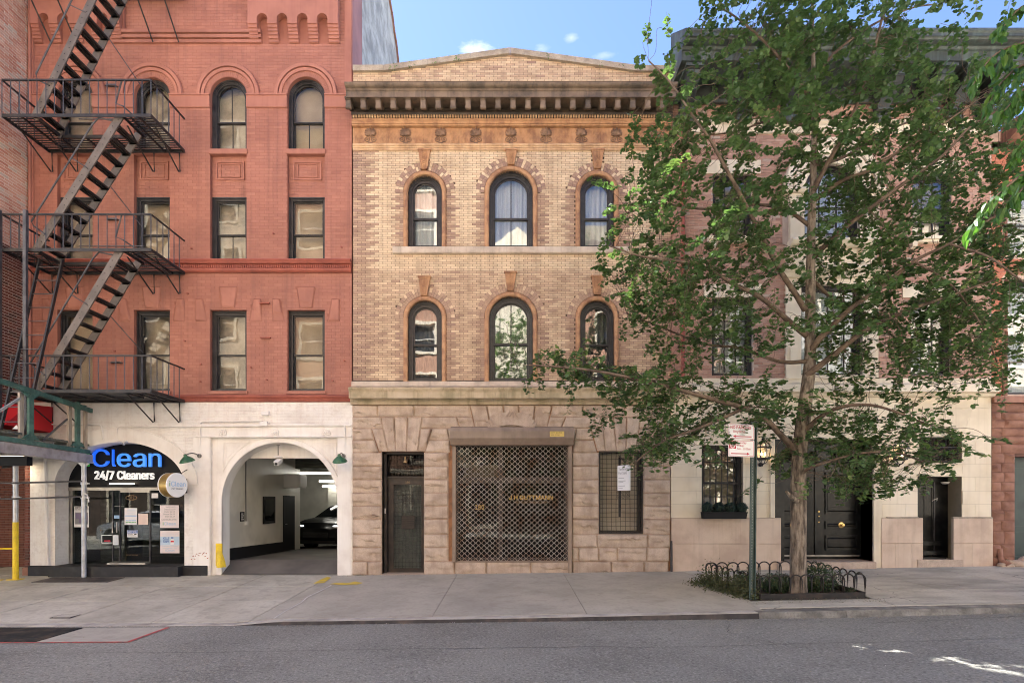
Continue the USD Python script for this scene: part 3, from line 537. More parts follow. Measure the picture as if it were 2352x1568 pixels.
# storm drain in the roadway with its concrete collar and red outline
def zdr(up): return lambda x, y: zroad(x, y) + up
t = thing('storm_drain', 'iron storm drain grating in the roadway outlined with red paint', 'drain')
dr = gp([(0, 1442), (330, 1442), (150, 1477), (-170, 1477)], zroad)
cx0, cx1 = ground_pt(-150, 1477, zroad)[0], ground_pt(118, 1474, zroad)[0]
y0, y1 = ground_pt(0, 1474.5, zroad)[1], -4.42
gx0, gx1, gx2 = -8.35, -6.75, -5.45
def flat_on_road(name, x0, x1, ya, yb, m, up): obj(name, sheet(x0, x1, ya, yb, lambda x, y: zroad(x, y) + up, 6, 3), m, t)
flat_on_road('pit', gx0, gx1, y0, y1, 'black_plinth', 0.002)  # flat black sheet in place of the dark below the grate
flat_on_road('collar', gx1, gx2, y0, y1, 'concrete_dark', 0.004)
for k in range(24):
    yy = y0 + 0.03 + (y1 - y0 - 0.06) * k / 23; zz = float(zroad(-7.5, yy))
    obj('grate_bar', MB().box(gx0, gx1 - .02, yy - .011, yy + .011, zz + 0.002, zz + 0.016), 'iron_grate', t)
for k in range(9):
    xx = gx0 + (gx1 - gx0) * (k + 1) / 10
    obj('cross_bar', MB().box(xx - .01, xx + .01, y0, y1, float(zroad(xx, -5)) + 0.001, float(zroad(xx, -5)) + 0.011), 'iron_grate', t)
for a in ([(gx0 - .08, y0 - .05), (gx2 + .03, y0 - .05), (gx2 + .03, y0 - .005), (gx0 - .08, y0 - .005)], [(gx2 - .01, y0 - .05), (gx2 + .05, y0 - .05), (gx2 + .05, y1), (gx2 - .01, y1)], [(gx0 - .10, y0), (gx0 - .005, y0), (gx0 - .005, y1), (gx0 - .06, y1)]):
    g = np.asarray(a); obj('red_line', MB().add(np.c_[g, zroad(g[:, 0], g[:, 1]) + 0.007], [(0, 1, 2, 3)]), 'red_road_paint', t)
# small valve cover and the cellar hatch
t = thing('valve_cover', 'small square iron valve cover set in the pavement near the kerb', 'cover')
a, b = ground_pt(143, 1417)[0], ground_pt(160, 1413)[0]; yv = ground_pt(152, 1414.5)[1]
zz = float(zg(-7.6, yv)); cx = ground_pt(150, 1415)[0]
obj('frame', MB().box(cx - .17, cx + .17, yv - .13, yv + .13, zz - .01, zz + .006), 'kerb_steel', t); obj('lid', MB().box(cx - .14, cx + .14, yv - .10, yv + .10, zz, zz + .010), 'concrete', t)
t = thing('cellar_hatch', 'dark steel cellar hatch flush in the pavement below the shop step', 'hatch')
x0, x1, ya, yb = -10.75, -9.05, -0.85, -0.30
for a, b in ((x0, (x0 + x1) / 2 - .004), ((x0 + x1) / 2 + .004, x1)): obj('leaf', sheet(a, b, ya, yb, lambda x, y: zg(x, y) + 0.012, 4, 2, 0.015), 'plate_steel', t)
# ------------------------------------------------------------------ brick and stone layers
def lay_bricks(parent, region, y, course, length, m, tonef, joint=0.008, proud=0.012, x_at=0.0, z_at=0.0, singles=300, name='brick', place=None, jit=0.0012, min_area=0.18, header=False):
    """running-bond bricks over a region of the wall plane, each one a solid; the nearest are parts of their own. place(V) maps (x, y, z) to another wall plane"""
    x0, z0, x1, z1 = region.bounds
    zs = np.arange(math.floor((z0 - z_at) / course), math.ceil((z1 - z_at) / course))
    R = []
    for k in zs:
        off = x_at + (0.5 * length if k % 2 else 0.0)
        n0, n1 = math.floor((x0 - off) / length), math.ceil((x1 - off) / length)
        for n in range(n0, n1): R.append((off + n * length + joint / 2, z_at + k * course + joint / 2, off + (n + 1) * length - joint / 2, z_at + (k + 1) * course - joint / 2))
    R = np.array(R); B = shapely.box(R[:, 0], R[:, 1], R[:, 2], R[:, 3])
    shapely.prepare(region)
    inside = shapely.contains(region, B); part = shapely.intersects(region, B) & ~inside
    full = R[inside]; cut = []
    A = (length - joint) * (course - joint)
    for g in shapely.intersection(region, B[part]):
        cut += [p for p in getattr(g, 'geoms', [g]) if p.geom_type == 'Polygon' and p.area > min_area * A]
    def boxes(R, tones):
        n = len(R); yy = y + rng.uniform(-jit, jit, n); V = np.zeros((n, 8, 3))
        for k, (a, b, c) in enumerate([(0, 0, 1), (2, 0, 1), (2, 0, 3), (0, 0, 3), (0, 1, 1), (2, 1, 1), (2, 1, 3), (0, 1, 3)]):
            V[:, k, 0] = R[:, a]; V[:, k, 2] = R[:, c]; V[:, k, 1] = yy if b == 0 else y + proud
        F = np.array([(0, 1, 2, 3), (0, 4, 5, 1), (1, 5, 6, 2), (2, 6, 7, 3), (3, 7, 4, 0)])
        F = (F[None] + 8 * np.arange(n)[:, None, None]).reshape(-1, 4)
        V = V.reshape(-1, 3)
        return MB().add(place(V) if place else V, F, np.repeat(tones, 8))
    tones = np.clip(tonef((full[:, 0] + full[:, 2]) / 2, (full[:, 1] + full[:, 3]) / 2), 0, 1)
    order = np.argsort(np.hypot((full[:, 0] + full[:, 2]) / 2, (full[:, 1] + full[:, 3]) / 2 - CAM_H)) if place is None else np.argsort(np.hypot((full[:, 0] + full[:, 2]) / 2, (full[:, 1] + full[:, 3]) / 2 - CAM_H))
    one, rest = order[:singles], order[singles:]
    for k in one: obj(name, boxes(full[k:k + 1], tones[k:k + 1]), m, parent, tone=True)
    mb = boxes(full[rest], tones[rest]) if len(rest) else MB()
    for g in cut:
        c = g.centroid; tn = float(np.clip(tonef(np.array([c.x]), np.array([c.y])), 0, 1)[0])
        q = MB().prism(g, y + rng.uniform(-jit, jit), y + proud, tn)
        if place: q.v = [place(v) for v in q.v]
        for v, f, t_ in zip(q.v, q.f, q.t): mb.v.append(v); mb.f.append(f - (0)); mb.t.append(t_)
        base = mb.n
        for k in range(len(q.f)): mb.f[-len(q.f) + k] = q.f[k] + base
        mb.n += q.n
    if mb.v: obj(name + 'work', mb, m, parent, kind='stuff', tone=True)

def rock(quad, y, proud=0.045, joint=0.0035, seed=0, cell=0.035, margin=0.02, rough=1.0):
    """a quarry-faced block over a quad (TL, TR, BR, BL in x, z): drafted edges and a broken face"""
    q = np.asarray(quad, float); c = q.mean(0)
    g = polys(Polygon(q).buffer(-joint, join_style=2))
    if not g: return MB()
    r = np.asarray(g[0].exterior.coords)[:-1]
    if len(r) != 4: return MB().prism(g[0], y - proud * 0.5, y + 0.03)
    q = np.array([r[np.argmin(np.hypot(*(r - p).T))] for p in q])
    w = max(np.hypot(*(q[1] - q[0])), np.hypot(*(q[2] - q[3]))); h = max(np.hypot(*(q[3] - q[0])), np.hypot(*(q[2] - q[1])))
    nu, nv = int(np.clip(w / cell, 4, 28)), int(np.clip(h / cell, 4, 18))
    s, t = np.meshgrid(np.linspace(0, 1, nu + 1), np.linspace(0, 1, nv + 1), indexing='ij')
    p = (1 - s)[..., None] * (1 - t)[..., None] * q[0] + s[..., None] * (1 - t)[..., None] * q[1] + s[..., None] * t[..., None] * q[2] + (1 - s)[..., None] * t[..., None] * q[3]
    d = np.minimum(np.minimum(s, 1 - s) * w, np.minimum(t, 1 - t) * h)
    f = np.clip(d / margin, 0, 1); f = f * f * (3 - 2 * f)
    P3 = np.stack([p[..., 0], p[..., 1], np.full_like(d, seed * 3.7)], -1)
    n1 = meshkit.fbm(P3 * 7.0, 4, seed); n2 = meshkit.fbm(P3 * np.array([5, 13, 1]) + 9, 3, seed + 5)
    xx = p[..., 0]; rs = np.random.default_rng(seed + 77); led = np.full_like(d, .65)
    for _ in range(rs.integers(1, 4)):      # split ledges wander over the face, each only part of the way
        ln_ = rs.uniform(.3, .85) + 0.35 * (meshkit.fbm(np.stack([xx * rs.uniform(3, 9), 0 * xx + seed, 0 * xx], -1), 4, seed + 9) - .5)
        span = np.exp(-((s - rs.uniform(.1, .9)) / rs.uniform(.18, .5)) ** 2)
        led = led + span * rs.uniform(.12, .38) * (np.where(t < ln_, 1.0, -1.0) + .9 * (ln_ - t))
    e0 = np.clip(d / .003, 0, 1)
    yy = y - 0.008 * e0 - f * proud * np.clip((0.06 + 0.5 * n1) * (.5 + .5 * led) + .45 * (led - .35) * rough, .02, 1.1)
    V = np.stack([p[..., 0], yy, p[..., 1]], -1).reshape(-1, 3)
    i, j = np.meshgrid(np.arange(nu), np.arange(nv), indexing='ij'); a = i * (nv + 1) + j
    m = MB().add(V, np.stack([a, a + 1, a + nv + 2, a + nv + 1], -1).reshape(-1, 4))
    ring = [*range(0, nv + 1)], [nu * (nv + 1) + k for k in range(nv + 1)], [k * (nv + 1) for k in range(nu + 1)], [k * (nv + 1) + nv for k in range(nu + 1)]
    for idx in ring:
        tt = V[idx]; b = tt + [0, 0.05, 0]; n = len(idx); e = np.arange(n - 1); m.add(np.vstack([tt, b]), np.c_[e, e + 1, e + 1 + n, e + n])
    return m
def retone(mb, t): mb.t = [np.full(len(v), t) for v in mb.v]; return mb

def stilted(cx, r, zs, z0, n=20):
    """path and outward normals of a round-headed opening: up the left side, over, down the right"""
    a = np.linspace(PI, 0, n + 1)
    path = [(cx - r, z0)] + [(cx + r * math.cos(t), zs + r * math.sin(t)) for t in a] + [(cx + r, z0)]
    nrm = [(-1, 0)] + [(math.cos(t), math.sin(t)) for t in a] + [(1, 0)]
    return np.array(path), np.array(nrm)
def stilted_poly(cx, r, zs, z0, n=24): return Polygon(stilted(cx, r, zs, z0, n)[0])
def frame_poly(x0, x1, z0, z1, w): return Polygon([(x0, z0), (x1, z0), (x1, z1), (x0, z1)], [[(x0 + w, z0 + w), (x1 - w, z0 + w), (x1 - w, z1 - w), (x0 + w, z1 - w)]])

# ------------------------------------------------------------------ the tan brick house
T = thing('tan_brick_house', 'tan brick three storey house with granite base and low gable', 'house')
XL, XR = X(811), X(1541)
zTop = Z(873)      # top of the granite storey
cW = {0: (976.0, 38.5), 1: (1173.7, 50.0), 2: (1371.5, 38.5)}
WIN = []   # cx, r, spring, bottom, top row?
for row, (bot, spr) in enumerate(((568, (441.5, 442, 441.5)), (876, (729, 731, 729)))):
    for k, (cu, ru) in cW.items(): WIN.append((X(cu), ru / 96, Z(spr[k]), Z(bot), row, k))
gable = [(XL, Z(167)), (X(883), Z(166.5)), (X(1172), Z(127.5)), (X(1462), Z(167)), (XR, Z(168))]
wall = Polygon([(XL, zTop), (XR, zTop)] + gable[::-1])
holes = unary_union([stilted_poly(cx, r, zs, z0) for cx, r, zs, z0, _, _ in WIN])
obj('wall', MB().prism(wall.difference(holes), 0.012, 0.30), 'tan_mortar', T)
SUR, RING = 0.115, 0.205    # terracotta surround, brick ring
no_brick = unary_union([stilted_poly(cx, r + SUR, zs, z0) for cx, r, zs, z0, _, _ in WIN] +
                       [Point(cx, zs).buffer(r + SUR + RING, 48).intersection(sbox(cx - 2, zs, cx + 2, zs + 2)) for cx, r, zs, z0, _, _ in WIN])
key_polys = []
KEY = {(0, 0): (961.5, 989.5, 345, 967, 982, 391), (0, 1): (1160.5, 1187.5, 345, 1166.5, 1181.5, 380), (0, 2): (1358, 1387, 345, 1364.5, 1380, 389),
       (1, 0): (961.5, 989.5, 635.7, 967, 982, 680), (1, 1): (1159, 1186.5, 624.8, 1165, 1180, 668), (1, 2): (1358, 1385, 634, 1364, 1379, 678)}
for (row, k), (ua, ub, vt, uc, ud, vb) in KEY.items(): key_polys.append(Polygon([(X(ua), Z(vt)), (X(ub), Z(vt)), (X(ud), Z(vb)), (X(uc), Z(vb))]))
frieze_z0, frieze_z1 = Z(344), Z(186)
sill_box = sbox(X(903), Z(583), X(1443), Z(568))
region = wall.difference(no_brick).difference(unary_union(key_polys)).difference(sill_box).difference(sbox(XL - 1, frieze_z0, XR + 1, frieze_z1))
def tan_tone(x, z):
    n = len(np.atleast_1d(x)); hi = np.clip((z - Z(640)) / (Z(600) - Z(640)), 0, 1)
    t = np.where(hi > 0.5, rng.normal(0.13, 0.10, n), rng.normal(0.38, 0.105, n))  # upper bricks buff, and paler still for the stronger light up there
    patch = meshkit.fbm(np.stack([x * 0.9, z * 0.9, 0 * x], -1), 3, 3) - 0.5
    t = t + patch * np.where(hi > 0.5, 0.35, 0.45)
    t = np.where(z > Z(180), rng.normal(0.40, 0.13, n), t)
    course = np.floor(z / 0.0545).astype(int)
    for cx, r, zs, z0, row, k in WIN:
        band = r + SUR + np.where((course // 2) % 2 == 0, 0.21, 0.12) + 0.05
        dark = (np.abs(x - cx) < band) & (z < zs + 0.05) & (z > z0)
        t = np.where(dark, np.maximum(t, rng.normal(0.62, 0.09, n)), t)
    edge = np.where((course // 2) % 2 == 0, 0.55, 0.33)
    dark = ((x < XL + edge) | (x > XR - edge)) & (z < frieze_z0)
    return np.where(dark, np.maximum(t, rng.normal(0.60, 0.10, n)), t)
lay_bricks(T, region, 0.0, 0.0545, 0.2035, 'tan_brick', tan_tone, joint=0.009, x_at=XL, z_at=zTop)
# the brick return on the left party line
obj('side_return', MB().box(XL - 0.055, XL - 0.002, 0.06, 0.3, zTop, Z(240)), 'tan_mortar', T)
for row_i, (cx, r, zs, z0, row, k) in enumerate(WIN):
    # two-ring voussoirs: dark and light alternating
    ri, ro = r + SUR + 0.006, r + SUR + RING
    n = int(round(PI * (ri + ro) / 2 / 0.068))
    kp = key_polys[row * 3 + k].buffer(0.004)
    for i in range(n):
        a0, a1 = PI * i / n, PI * (i + 1) / n
        split = (0.45, 0.55)[i % 2]
        rm = ri + (ro - ri) * split
        for ra, rb in ((ri, rm), (rm, ro)):
            g = 0.0032
            pts = [(cx + rr * math.cos(a), zs + rr * math.sin(a)) for rr, a in ((ra + g, a0 + g / ra), (rb - g, a0 + g / rb), (rb - g, a1 - g / rb), (ra + g, a1 - g / ra))]
            poly = Polygon(pts).difference(kp)
            light = (i % 3 == 0 and rb == ro) or (i % 5 == 2 and ra == ri and row == 0) 
            tn = rng.normal(0.12 if row == 0 else 0.3, 0.07) if light else rng.normal(0.76 if row == 0 else 0.66, 0.06)
            if poly.area > 1e-4: obj('arch_brick', MB().prism(poly, -0.001 + rng.uniform(-.001, .001), 0.014, float(np.clip(tn, 0, 1))), 'tan_brick', T, tone=True)
    # terracotta surround in blocks: rounded face, splayed into the reveal
    sec = [(0.0, 0.13), (0.0, 0.01), (0.012, -0.028), (0.04, -0.045), (0.075, -0.045), (0.10, -0.03), (SUR, -0.006), (SUR, 0.05)]
    nb = 9 if k != 1 else 11
    for i in range(nb):
        a = np.linspace(PI * i / nb + 0.004, PI * (i + 1) / nb - 0.004, 5)
        mb = MB().sweep([(cx + r * math.cos(t), zs + r * math.sin(t)) for t in a], [(math.cos(t), math.sin(t)) for t in a], sec)
        obj('surround_block', mb, 'terracotta', T, smooth=40)
    nj = 6
    for sgn in (-1, 1):
        for i in range(nj):
            za, zb_ = z0 + (zs - z0) * i / nj + 0.002, z0 + (zs - z0) * (i + 1) / nj - 0.002
            obj('surround_block', MB().sweep([(cx + sgn * r, za), (cx + sgn * r, zb_)], [(sgn, 0), (sgn, 0)], sec), 'terracotta', T, smooth=40)
    # the window: painted frame, two sashes, panes, curtain
    fw = 0.105 if k != 1 else 0.10
    yF = 0.10
    outer = stilted_poly(cx, r, zs, z0); inner = stilted_poly(cx, r - fw, zs - 0.02, z0 + 0.075)
    F = MB().prism(outer.difference(inner), yF, yF + 0.12)
    for d, yy in ((0.03, yF - 0.03), (0.062, yF - 0.015)):
        F.prism(stilted_poly(cx, r - 0.002, zs, z0).difference(stilted_poly(cx, r - d, zs, z0 + 0.02)), yy, yF)
    w = obj('window', F, 'black_paint', T)
    ri_ = r - fw; zr_ = Z((497, 497, 497, 790, 787, 790)[row * 3 + k])
    rail_v = Z(497) if row == 0 else Z(787 if k == 1 else 789)
    top = stilted_poly(cx, ri_, zs - 0.02, rail_v - 0.02); bot = sbox(cx - ri_, z0 + 0.075, cx + ri_, rail_v + 0.02)
    sw_ = 0.035
    obj('upper_sash', MB().prism(top.difference(stilted_poly(cx, ri_ - sw_, zs - 0.02, rail_v + 0.025)), yF + 0.03, yF + 0.065), 'black_paint', w)
    obj('lower_sash', MB().prism(bot.difference(sbox(cx - ri_ + sw_, z0 + 0.125, cx + ri_ - sw_, rail_v - 0.022)), yF + 0.07, yF + 0.105), 'black_paint', w)
    if k == 1:
        obj('glazing_bar', MB().box(cx - .012, cx + .012, yF + 0.032, yF + 0.06, rail_v + 0.02, zs - 0.02 + ri_ - sw_), 'black_paint', w)
        obj('glazing_bar', MB().box(cx - .012, cx + .012, yF + 0.072, yF + 0.10, z0 + 0.12, rail_v - 0.02), 'black_paint', w)
    tl = rng.uniform(-.004, .004, 2)
    def leaned(poly, y, a):
        mb = MB().prism(poly, y, y + 0.004); v0 = mb.v
        zc = sum(poly.bounds[1::2]) / 2
        mb.v = [np.c_[v[:, 0], v[:, 1] + (v[:, 2] - zc) * a, v[:, 2]] for v in v0]; return mb
    obj('pane', leaned(stilted_poly(cx, ri_ - sw_ + .004, zs - 0.02, rail_v + 0.02), yF + 0.045, tl[0]), 'glass', w)
    obj('pane', leaned(sbox(cx - ri_ + sw_ - .004, z0 + 0.12, cx + ri_ - sw_ + .004, rail_v - 0.018), yF + 0.085, tl[1]), 'glass', w)
    # curtain folds: whitened for sky reflections above, a dark sheet for dim rooms below
    xs_ = np.linspace(cx - r, cx + r, 41); ph = rng.uniform(0, 6)
    yy = 0.29 + 0.018 * np.sin(xs_ * 52 + ph) + 0.008 * np.sin(xs_ * 23 + ph)
    C = MB().add(np.vstack([np.c_[xs_, yy, np.full(41, z0)], np.c_[xs_, yy, np.full(41, zs + r)]]), np.c_[np.arange(40), np.arange(40) + 41, np.arange(40) + 42, np.arange(40) + 1])
    obj('curtain', C, 'sheer_curtain' if row == 0 else 'dim_room_sheet', w, smooth=True)
    # keystone: tapered block with a woven band between fillets
    ua, ub, vt, uc, ud, vb = KEY[(row, k)]
    a, b, c, d = np.array(P(ua, vt)), np.array(P(ub, vt)), np.array(P(ud, vb)), np.array(P(uc, vb))
    mb = MB().prism(Polygon([a, b, c, d]), -0.055, 0.02)
    mb.prism(Polygon([a + (-.012, 0), b + (.012, 0), b + (.012, -.035), a + (-.012, -.035)]), -0.075, 0.0)
    key = obj('keystone', mb, 'terracotta', T)
    rel = MB()
    for e0, e1 in ((a, d), (b, c)):
        m_ = (a + b + c + d) / 4; e0 = e0 + (m_ - e0) * [0.16, 0.0] - [0, 0.04]; e1 = e1 + (m_ - e1) * [0.16, 0.0]
        rel.bar((e0[0], -0.06, e0[1]), (e1[0], -0.06, e1[1]), 0.02, 0.018, up=(0, 1, 0))
    for i in range(9):
        t_ = (i + 0.7) / 9.6; L_ = a + (d - a) * t_; R_ = b + (c - b) * t_; wv = (R_ - L_)
        for s_, o in ((1, -0.018), (-1, 0.018)):
            p0, p1 = L_ + wv * 0.27, R_ - wv * 0.27
            rel.bar((p0[0], -0.059, p0[1] + s_ * 0.02), (p1[0], -0.059, p1[1] - s_ * 0.02), 0.011, 0.012, up=(0, 1, 0))
    obj('woven_band', rel, 'terracotta', key)
# sill course under the upper windows, one slab per stone
for ua, ub in ((903, 922), (922, 1024), (1024, 1072), (1072, 1113), (1113, 1235), (1235, 1289), (1289, 1324), (1324, 1423), (1423, 1443)):
    obj('sill_stone', MB().prof([(-0.075, Z(581.5)), (-0.08, Z(570)), (-0.07, Z(569)), (0.2, Z(568)), (0.2, Z(583.5)), (-0.06, Z(583.5))], X(ua) + .002, X(ub) - .002), 'sill_stone', T)
# coping of the gable
cop = [(812, 161, 883, 160.5), (883, 160.5, 983, 147), (983, 147, 1081, 133.5), (1081, 133.5, 1171.5, 121), (1171.5, 121, 1320, 141.5), (1320, 141.5, 1462, 161), (1462, 161, 1543, 162)]
for ua, va, ub, vb in cop:
    a, b = np.array(P(ua, va)), np.array(P(ub, vb)); h = 0.066
    lo = -0.007 if ua not in (1081, 1171.5) else -0.006
    pl = Polygon([a + (.003, -h), b + (-.003, -h), b + (-.003, h), a + (.003, h)])
    obj('coping_stone', MB().prism(pl, -0.07, 0.36), 'coping_stone', T)
W = MB()
for _ in range(60):
    u = rng.choice([897, 910, 943, 1005, 1048, 1050, 1260, 1262, 1380, 1428]) + rng.normal(0, 4)
    zz = np.interp(u, [812, 883, 1172, 1462, 1541], [Z(168), Z(167), Z(128), Z(167), Z(168)])
    p = np.array([X(u), -0.075 - rng.uniform(0, .03), zz + rng.uniform(-.05, .1)]); d = np.array([rng.normal(0, .4), rng.normal(0, .3), rng.normal(.4, .6)])
    d = d / np.linalg.norm(d) * rng.uniform(.03, .08); s_ = np.cross(d, [0, 1, .3]); s_ = s_ / np.linalg.norm(s_) * .008
    W.add([p, p + d * .5 + s_, p + d, p + d * .5 - s_], [(0, 1, 2, 3)], rng.uniform())
tag(obj('weeds', W, 'broad_leaf', kind='stuff', tone=True), 'small green weeds sprouting from the gable coping joints', 'weeds')
# main cornice (profile in y, z)
zc = lambda v, p: CAM_H + (1150 - v) * (CAM_D - p) / 1248.0
p0 = 0.62
prof_c = [(0.012, zc(186, 0.02)), (-p0, zc(188, p0)), (-p0, zc(190, p0)), (-p0 + .02, zc(193, p0)), (-p0 + .05, zc(199, p0 - .05)), (-p0 + .095, zc(204, p0 - .1)), (-p0 + .10, zc(207, p0 - .1)), (-p0 + .125, zc(210, p0 - .12)), (-p0 + .125, zc(222.5, p0 - .12)), (-p0 + .145, zc(222.5, p0 - .12)), (-p0 + .15, zc(221.0, p0 - .15)), (0.012, zc(221.5, p0 - .15) + .0)]
soffit = zc(221.5, p0 - .15)
ends = [X(790.5, -p0), *[X(u, -p0) for u in (880, 963, 1060, 1172, 1290, 1405, 1475)], X(1557, -p0)]
for a, b in zip(ends[:-1], ends[1:]): obj('cornice_block', MB().prof(prof_c, a + .002, b - .002), 'terracotta_sooty', T, smooth=35)
bed = [(0.012, soffit + .002), (-0.10, soffit + .002), (-0.10, zc(254, 0.1)), (-.15, zc(255, 0.15)), (-.165, zc(259, 0.16)), (-.15, zc(263.5, .15)), (0.012, zc(263.5, .12))]
for a, b in zip(np.linspace(XL, XR, 9)[:-1], np.linspace(XL, XR, 9)[1:]): obj('bed_moulding', MB().prof(bed, a + .002, b - .002), 'terracotta_soot_shade', T, smooth=35)
# scrolled brackets
bh = soffit - zc(253, .12)
for i in range(22):
    u = 800.5 + i * 34.35; x = X(u, -0.4)
    pts = [(-.09, soffit), (-.46, soffit), (-.46, soffit - .045), (-.435, soffit - .055), (-.445, soffit - .10), (-.43, soffit - .15), (-.425, soffit - .20), (-.395, soffit - .235), (-.35, soffit - .225), (-.31, soffit - .185), (-.26, soffit - .13), (-.19, soffit - .095), (-.12, soffit - .075), (-.09, soffit - .07)]
    mb = MB().prof(pts, x - .056, x + .056)
    mb.box(x - .072, x + .072, -0.475, -0.09, soffit - .035, soffit - .001)
    mb.tube([(x - .064, -.395, soffit - .20), (x + .064, -.395, soffit - .20)], 0.036, 8)
    obj('bracket', mb, 'terracotta_sooty', T, smooth=35)
# dentils between their fillets
y_d = 0.12
zd0, zd1 = zc(273, y_d), zc(263.5, y_d)
obj('dentil_fillet', MB().box(XL, XR, -0.10, 0.012, zd0, zd1 - .001), 'terracotta_soot_shade', T)
nd = 119
for i in range(nd):
    x = XL + 0.02 + (XR - XL - 0.04) * (i + 0.5) / nd
    obj('dentil', MB().box(x - .019, x + .019, -0.145, -0.098, zd0 + .012, zd1 - .008), 'terracotta_pale', T)
fas = [(0.012, zd0 - .001), (-0.135, zd0 - .001), (-0.135, zc(276, .13)), (-0.12, zc(278, .12)), (-0.12, zc(284, .12)), (-.10, zc(285, .1)), (-.095, zc(288, .1)), (-.06, zc(292, .06)), (0.012, zc(292, .06))]
for i in range(9):
    a, b = XL + (XR - XL) * i / 9, XL + (XR - XL) * (i + 1) / 9
    obj('fascia', MB().prof(fas, a + .002, b - .002), 'terracotta', T, smooth=35)
# palmette frieze
fz1, fz0 = zc(292.5, .04), zc(331.5, .03)
for i in range(9):
    a, b = XL + (XR - XL) * i / 9, XL + (XR - XL) * (i + 1) / 9
    fr = obj('frieze_panel', MB().box(a + .0015, b - .0015, -0.03, 0.012, fz0, fz1), 'terracotta', T)
FL = MB()
pal_u = [850.7 + 80.75 * i for i in range(9)]
for i in range(230):
    x = XL + .05 + (XR - XL - .1) * i / 229
    if min(abs(x - X(u, -.04)) for u in pal_u) < 0.21: continue
    zz = np.linspace(fz0 + .012, fz1 - .012, 9); tt = np.linspace(0, 2 * PI, 9)
    FL.tube(np.c_[x + 0.022 * np.sin(tt), np.full(9, -0.030), zz], 0.0085, 4)
obj('fluting', FL, 'terracotta', T, smooth=True, kind='stuff')
def palmette():
    m = MB(); s = 0.19
    for sg in (-1, 1):
        t = np.linspace(0, 3.4 * PI, 34); r = 0.40 * (1 - t / (3.4 * PI) * 0.86)
        m.tube(np.c_[sg * (0.46 + r * np.cos(t + PI * .5)) * s, np.full(34, -0.035) - .012 * t / 10, (-0.52 + r * np.sin(t + PI * .5)) * s], np.linspace(.012, .008, 34), 5)
    for i, a in enumerate(np.linspace(-1.3, 1.3, 9)):
        L = (0.62, .78, .9, 1.0, 1.1, 1.0, .9, .78, .62)[i]
        t = np.linspace(0, 1, 7); curl = np.sign(a) * 0.16 * t ** 3
        x = (math.sin(a) * L * t * 0.82 + curl) * s; z = (-0.12 + math.cos(a) * L * t) * s
        m.tube(np.c_[x, -0.04 - .03 * np.sin(t * PI), z], np.array([.008, .013, .018, .022, .025, .025, .017]), 5)
    m.lathe([(0, -.02), (.025, -.012), (.028, 0), (0, .01)], (0, -0.03, -0.14 * s), 8, axis=1)
    m.bar((-.05, -.035, -.95 * s), (.05, -.035, -.95 * s), 0.03, 0.03)
    m.xform(np.diag([1.0, 1.0, 1.0, 1.0])); return m
pm = palmette()
for i, u in enumerate(pal_u):
    q = MB(); q.v = [v + [X(u, -.04), 0, (fz0 + fz1) / 2 + .012] for v in pm.v]; q.f = pm.f; q.t = pm.t; q.n = pm.n
    obj('palmette', q, 'terracotta_relief_shade', T, smooth=40)
ar = [(0.012, fz0 - .001), (-0.06, fz0 - .001), (-0.06, zc(334, .06)), (-.045, zc(335, .05)), (-.045, zc(339, .05)), (-.03, zc(340, .03)), (-.03, zc(344.5, .03)), (0.012, zc(344.5, .03))]
for i in range(10):
    a, b = XL + (XR - XL) * i / 10, XL + (XR - XL) * (i + 1) / 10
    obj('architrave', MB().prof(ar, a + .002, b - .002), 'terracotta_pale', T)
# belt course above the granite storey
bx0, bx1 = X(799.5, -.28), X(1551, -.28)
b1 = [(0.2, Z(874.5)), (-0.035, Z(876)), (-0.04, Z(887)), (0.2, Z(887))]
for a, b in ((808, 989), (989, 1124), (1124, 1224), (1224, 1400), (1400, 1541)): obj('belt_stone', MB().prof(b1, X(a) + .002, X(b) - .002), 'sill_stone', T)
b2 = [(0.1, Z(887.2)), (-.04, Z(887.4)), (-.28, zc(889.5, .28)), (-.28, zc(892, .28)), (-.262, zc(895, .26)), (-.235, zc(899, .24)), (-.23, zc(902, .23)), (-.23, zc(914, .23)), (-.2, zc(914.5, .2)), (-.10, zc(914.5, .12)), (0.1, zc(914.5, .1))]
for a, b in ((bx0, X(969, -.28)), (X(969, -.28), X(1138, -.28)), (X(1138, -.28), X(1330, -.28)), (X(1330, -.28), bx1)): obj('belt_cornice', MB().prof(b2, a + .002, b - .002), 'belt_stone', T, smooth=35)
b3 = [(0.1, zc(914.5, .1) - .002), (-.07, zc(914.5, .1) - .002), (-.07, zc(921, .07)), (-.055, zc(922, .05)), (-.05, Z(929.5)), (0.1, Z(929.5))]
for a, b in ((806, 959), (959, 1094), (1094, 1260), (1260, 1400), (1400, 1541)): obj('belt_frieze', MB().prof(b3, X(a) + .002, X(b) - .002), 'belt_stone', T)
# granite storey
def c3(x, y): return P(775.2 + .3418 * x, 890 + .3418 * y)
door = sbox(*c3(300, 1262), *c3(580, 428)); gateh = sbox(*c3(790, 1166), *c3(1552, 370)); rwin = sbox(*c3(1757, 983), *c3(2055, 425))
base = Polygon([(X(808), -0.6), (X(1540), -0.6), (X(1540), Z(929)), (X(808), Z(929))])
obj('base_wall', MB().prism(base.difference(door).difference(gateh).difference(rwin), 0.012, 0.45), 'granite_joint', T)
S = []
ys = [435, 527, 617, 705, 793, 882, 983, 1072, 1165]
def row(xa, xb, y0, y1): S.append([(xa, y0), (xb, y0), (xb, y1), (xa, y1)])
for y0_, y1_ in zip(ys[:-1], ys[1:]):
    row(97, 300, y0_, y1_); row(580, 747, y0_, y1_)
    if y1_ <= 983: row(1575, 1757, y0_, y1_); row(2055, 2237, y0_, y1_)
row(97, 203, 1165, 1262); row(203, 300, 1165, 1262); row(580, 787, 1165, 1258)
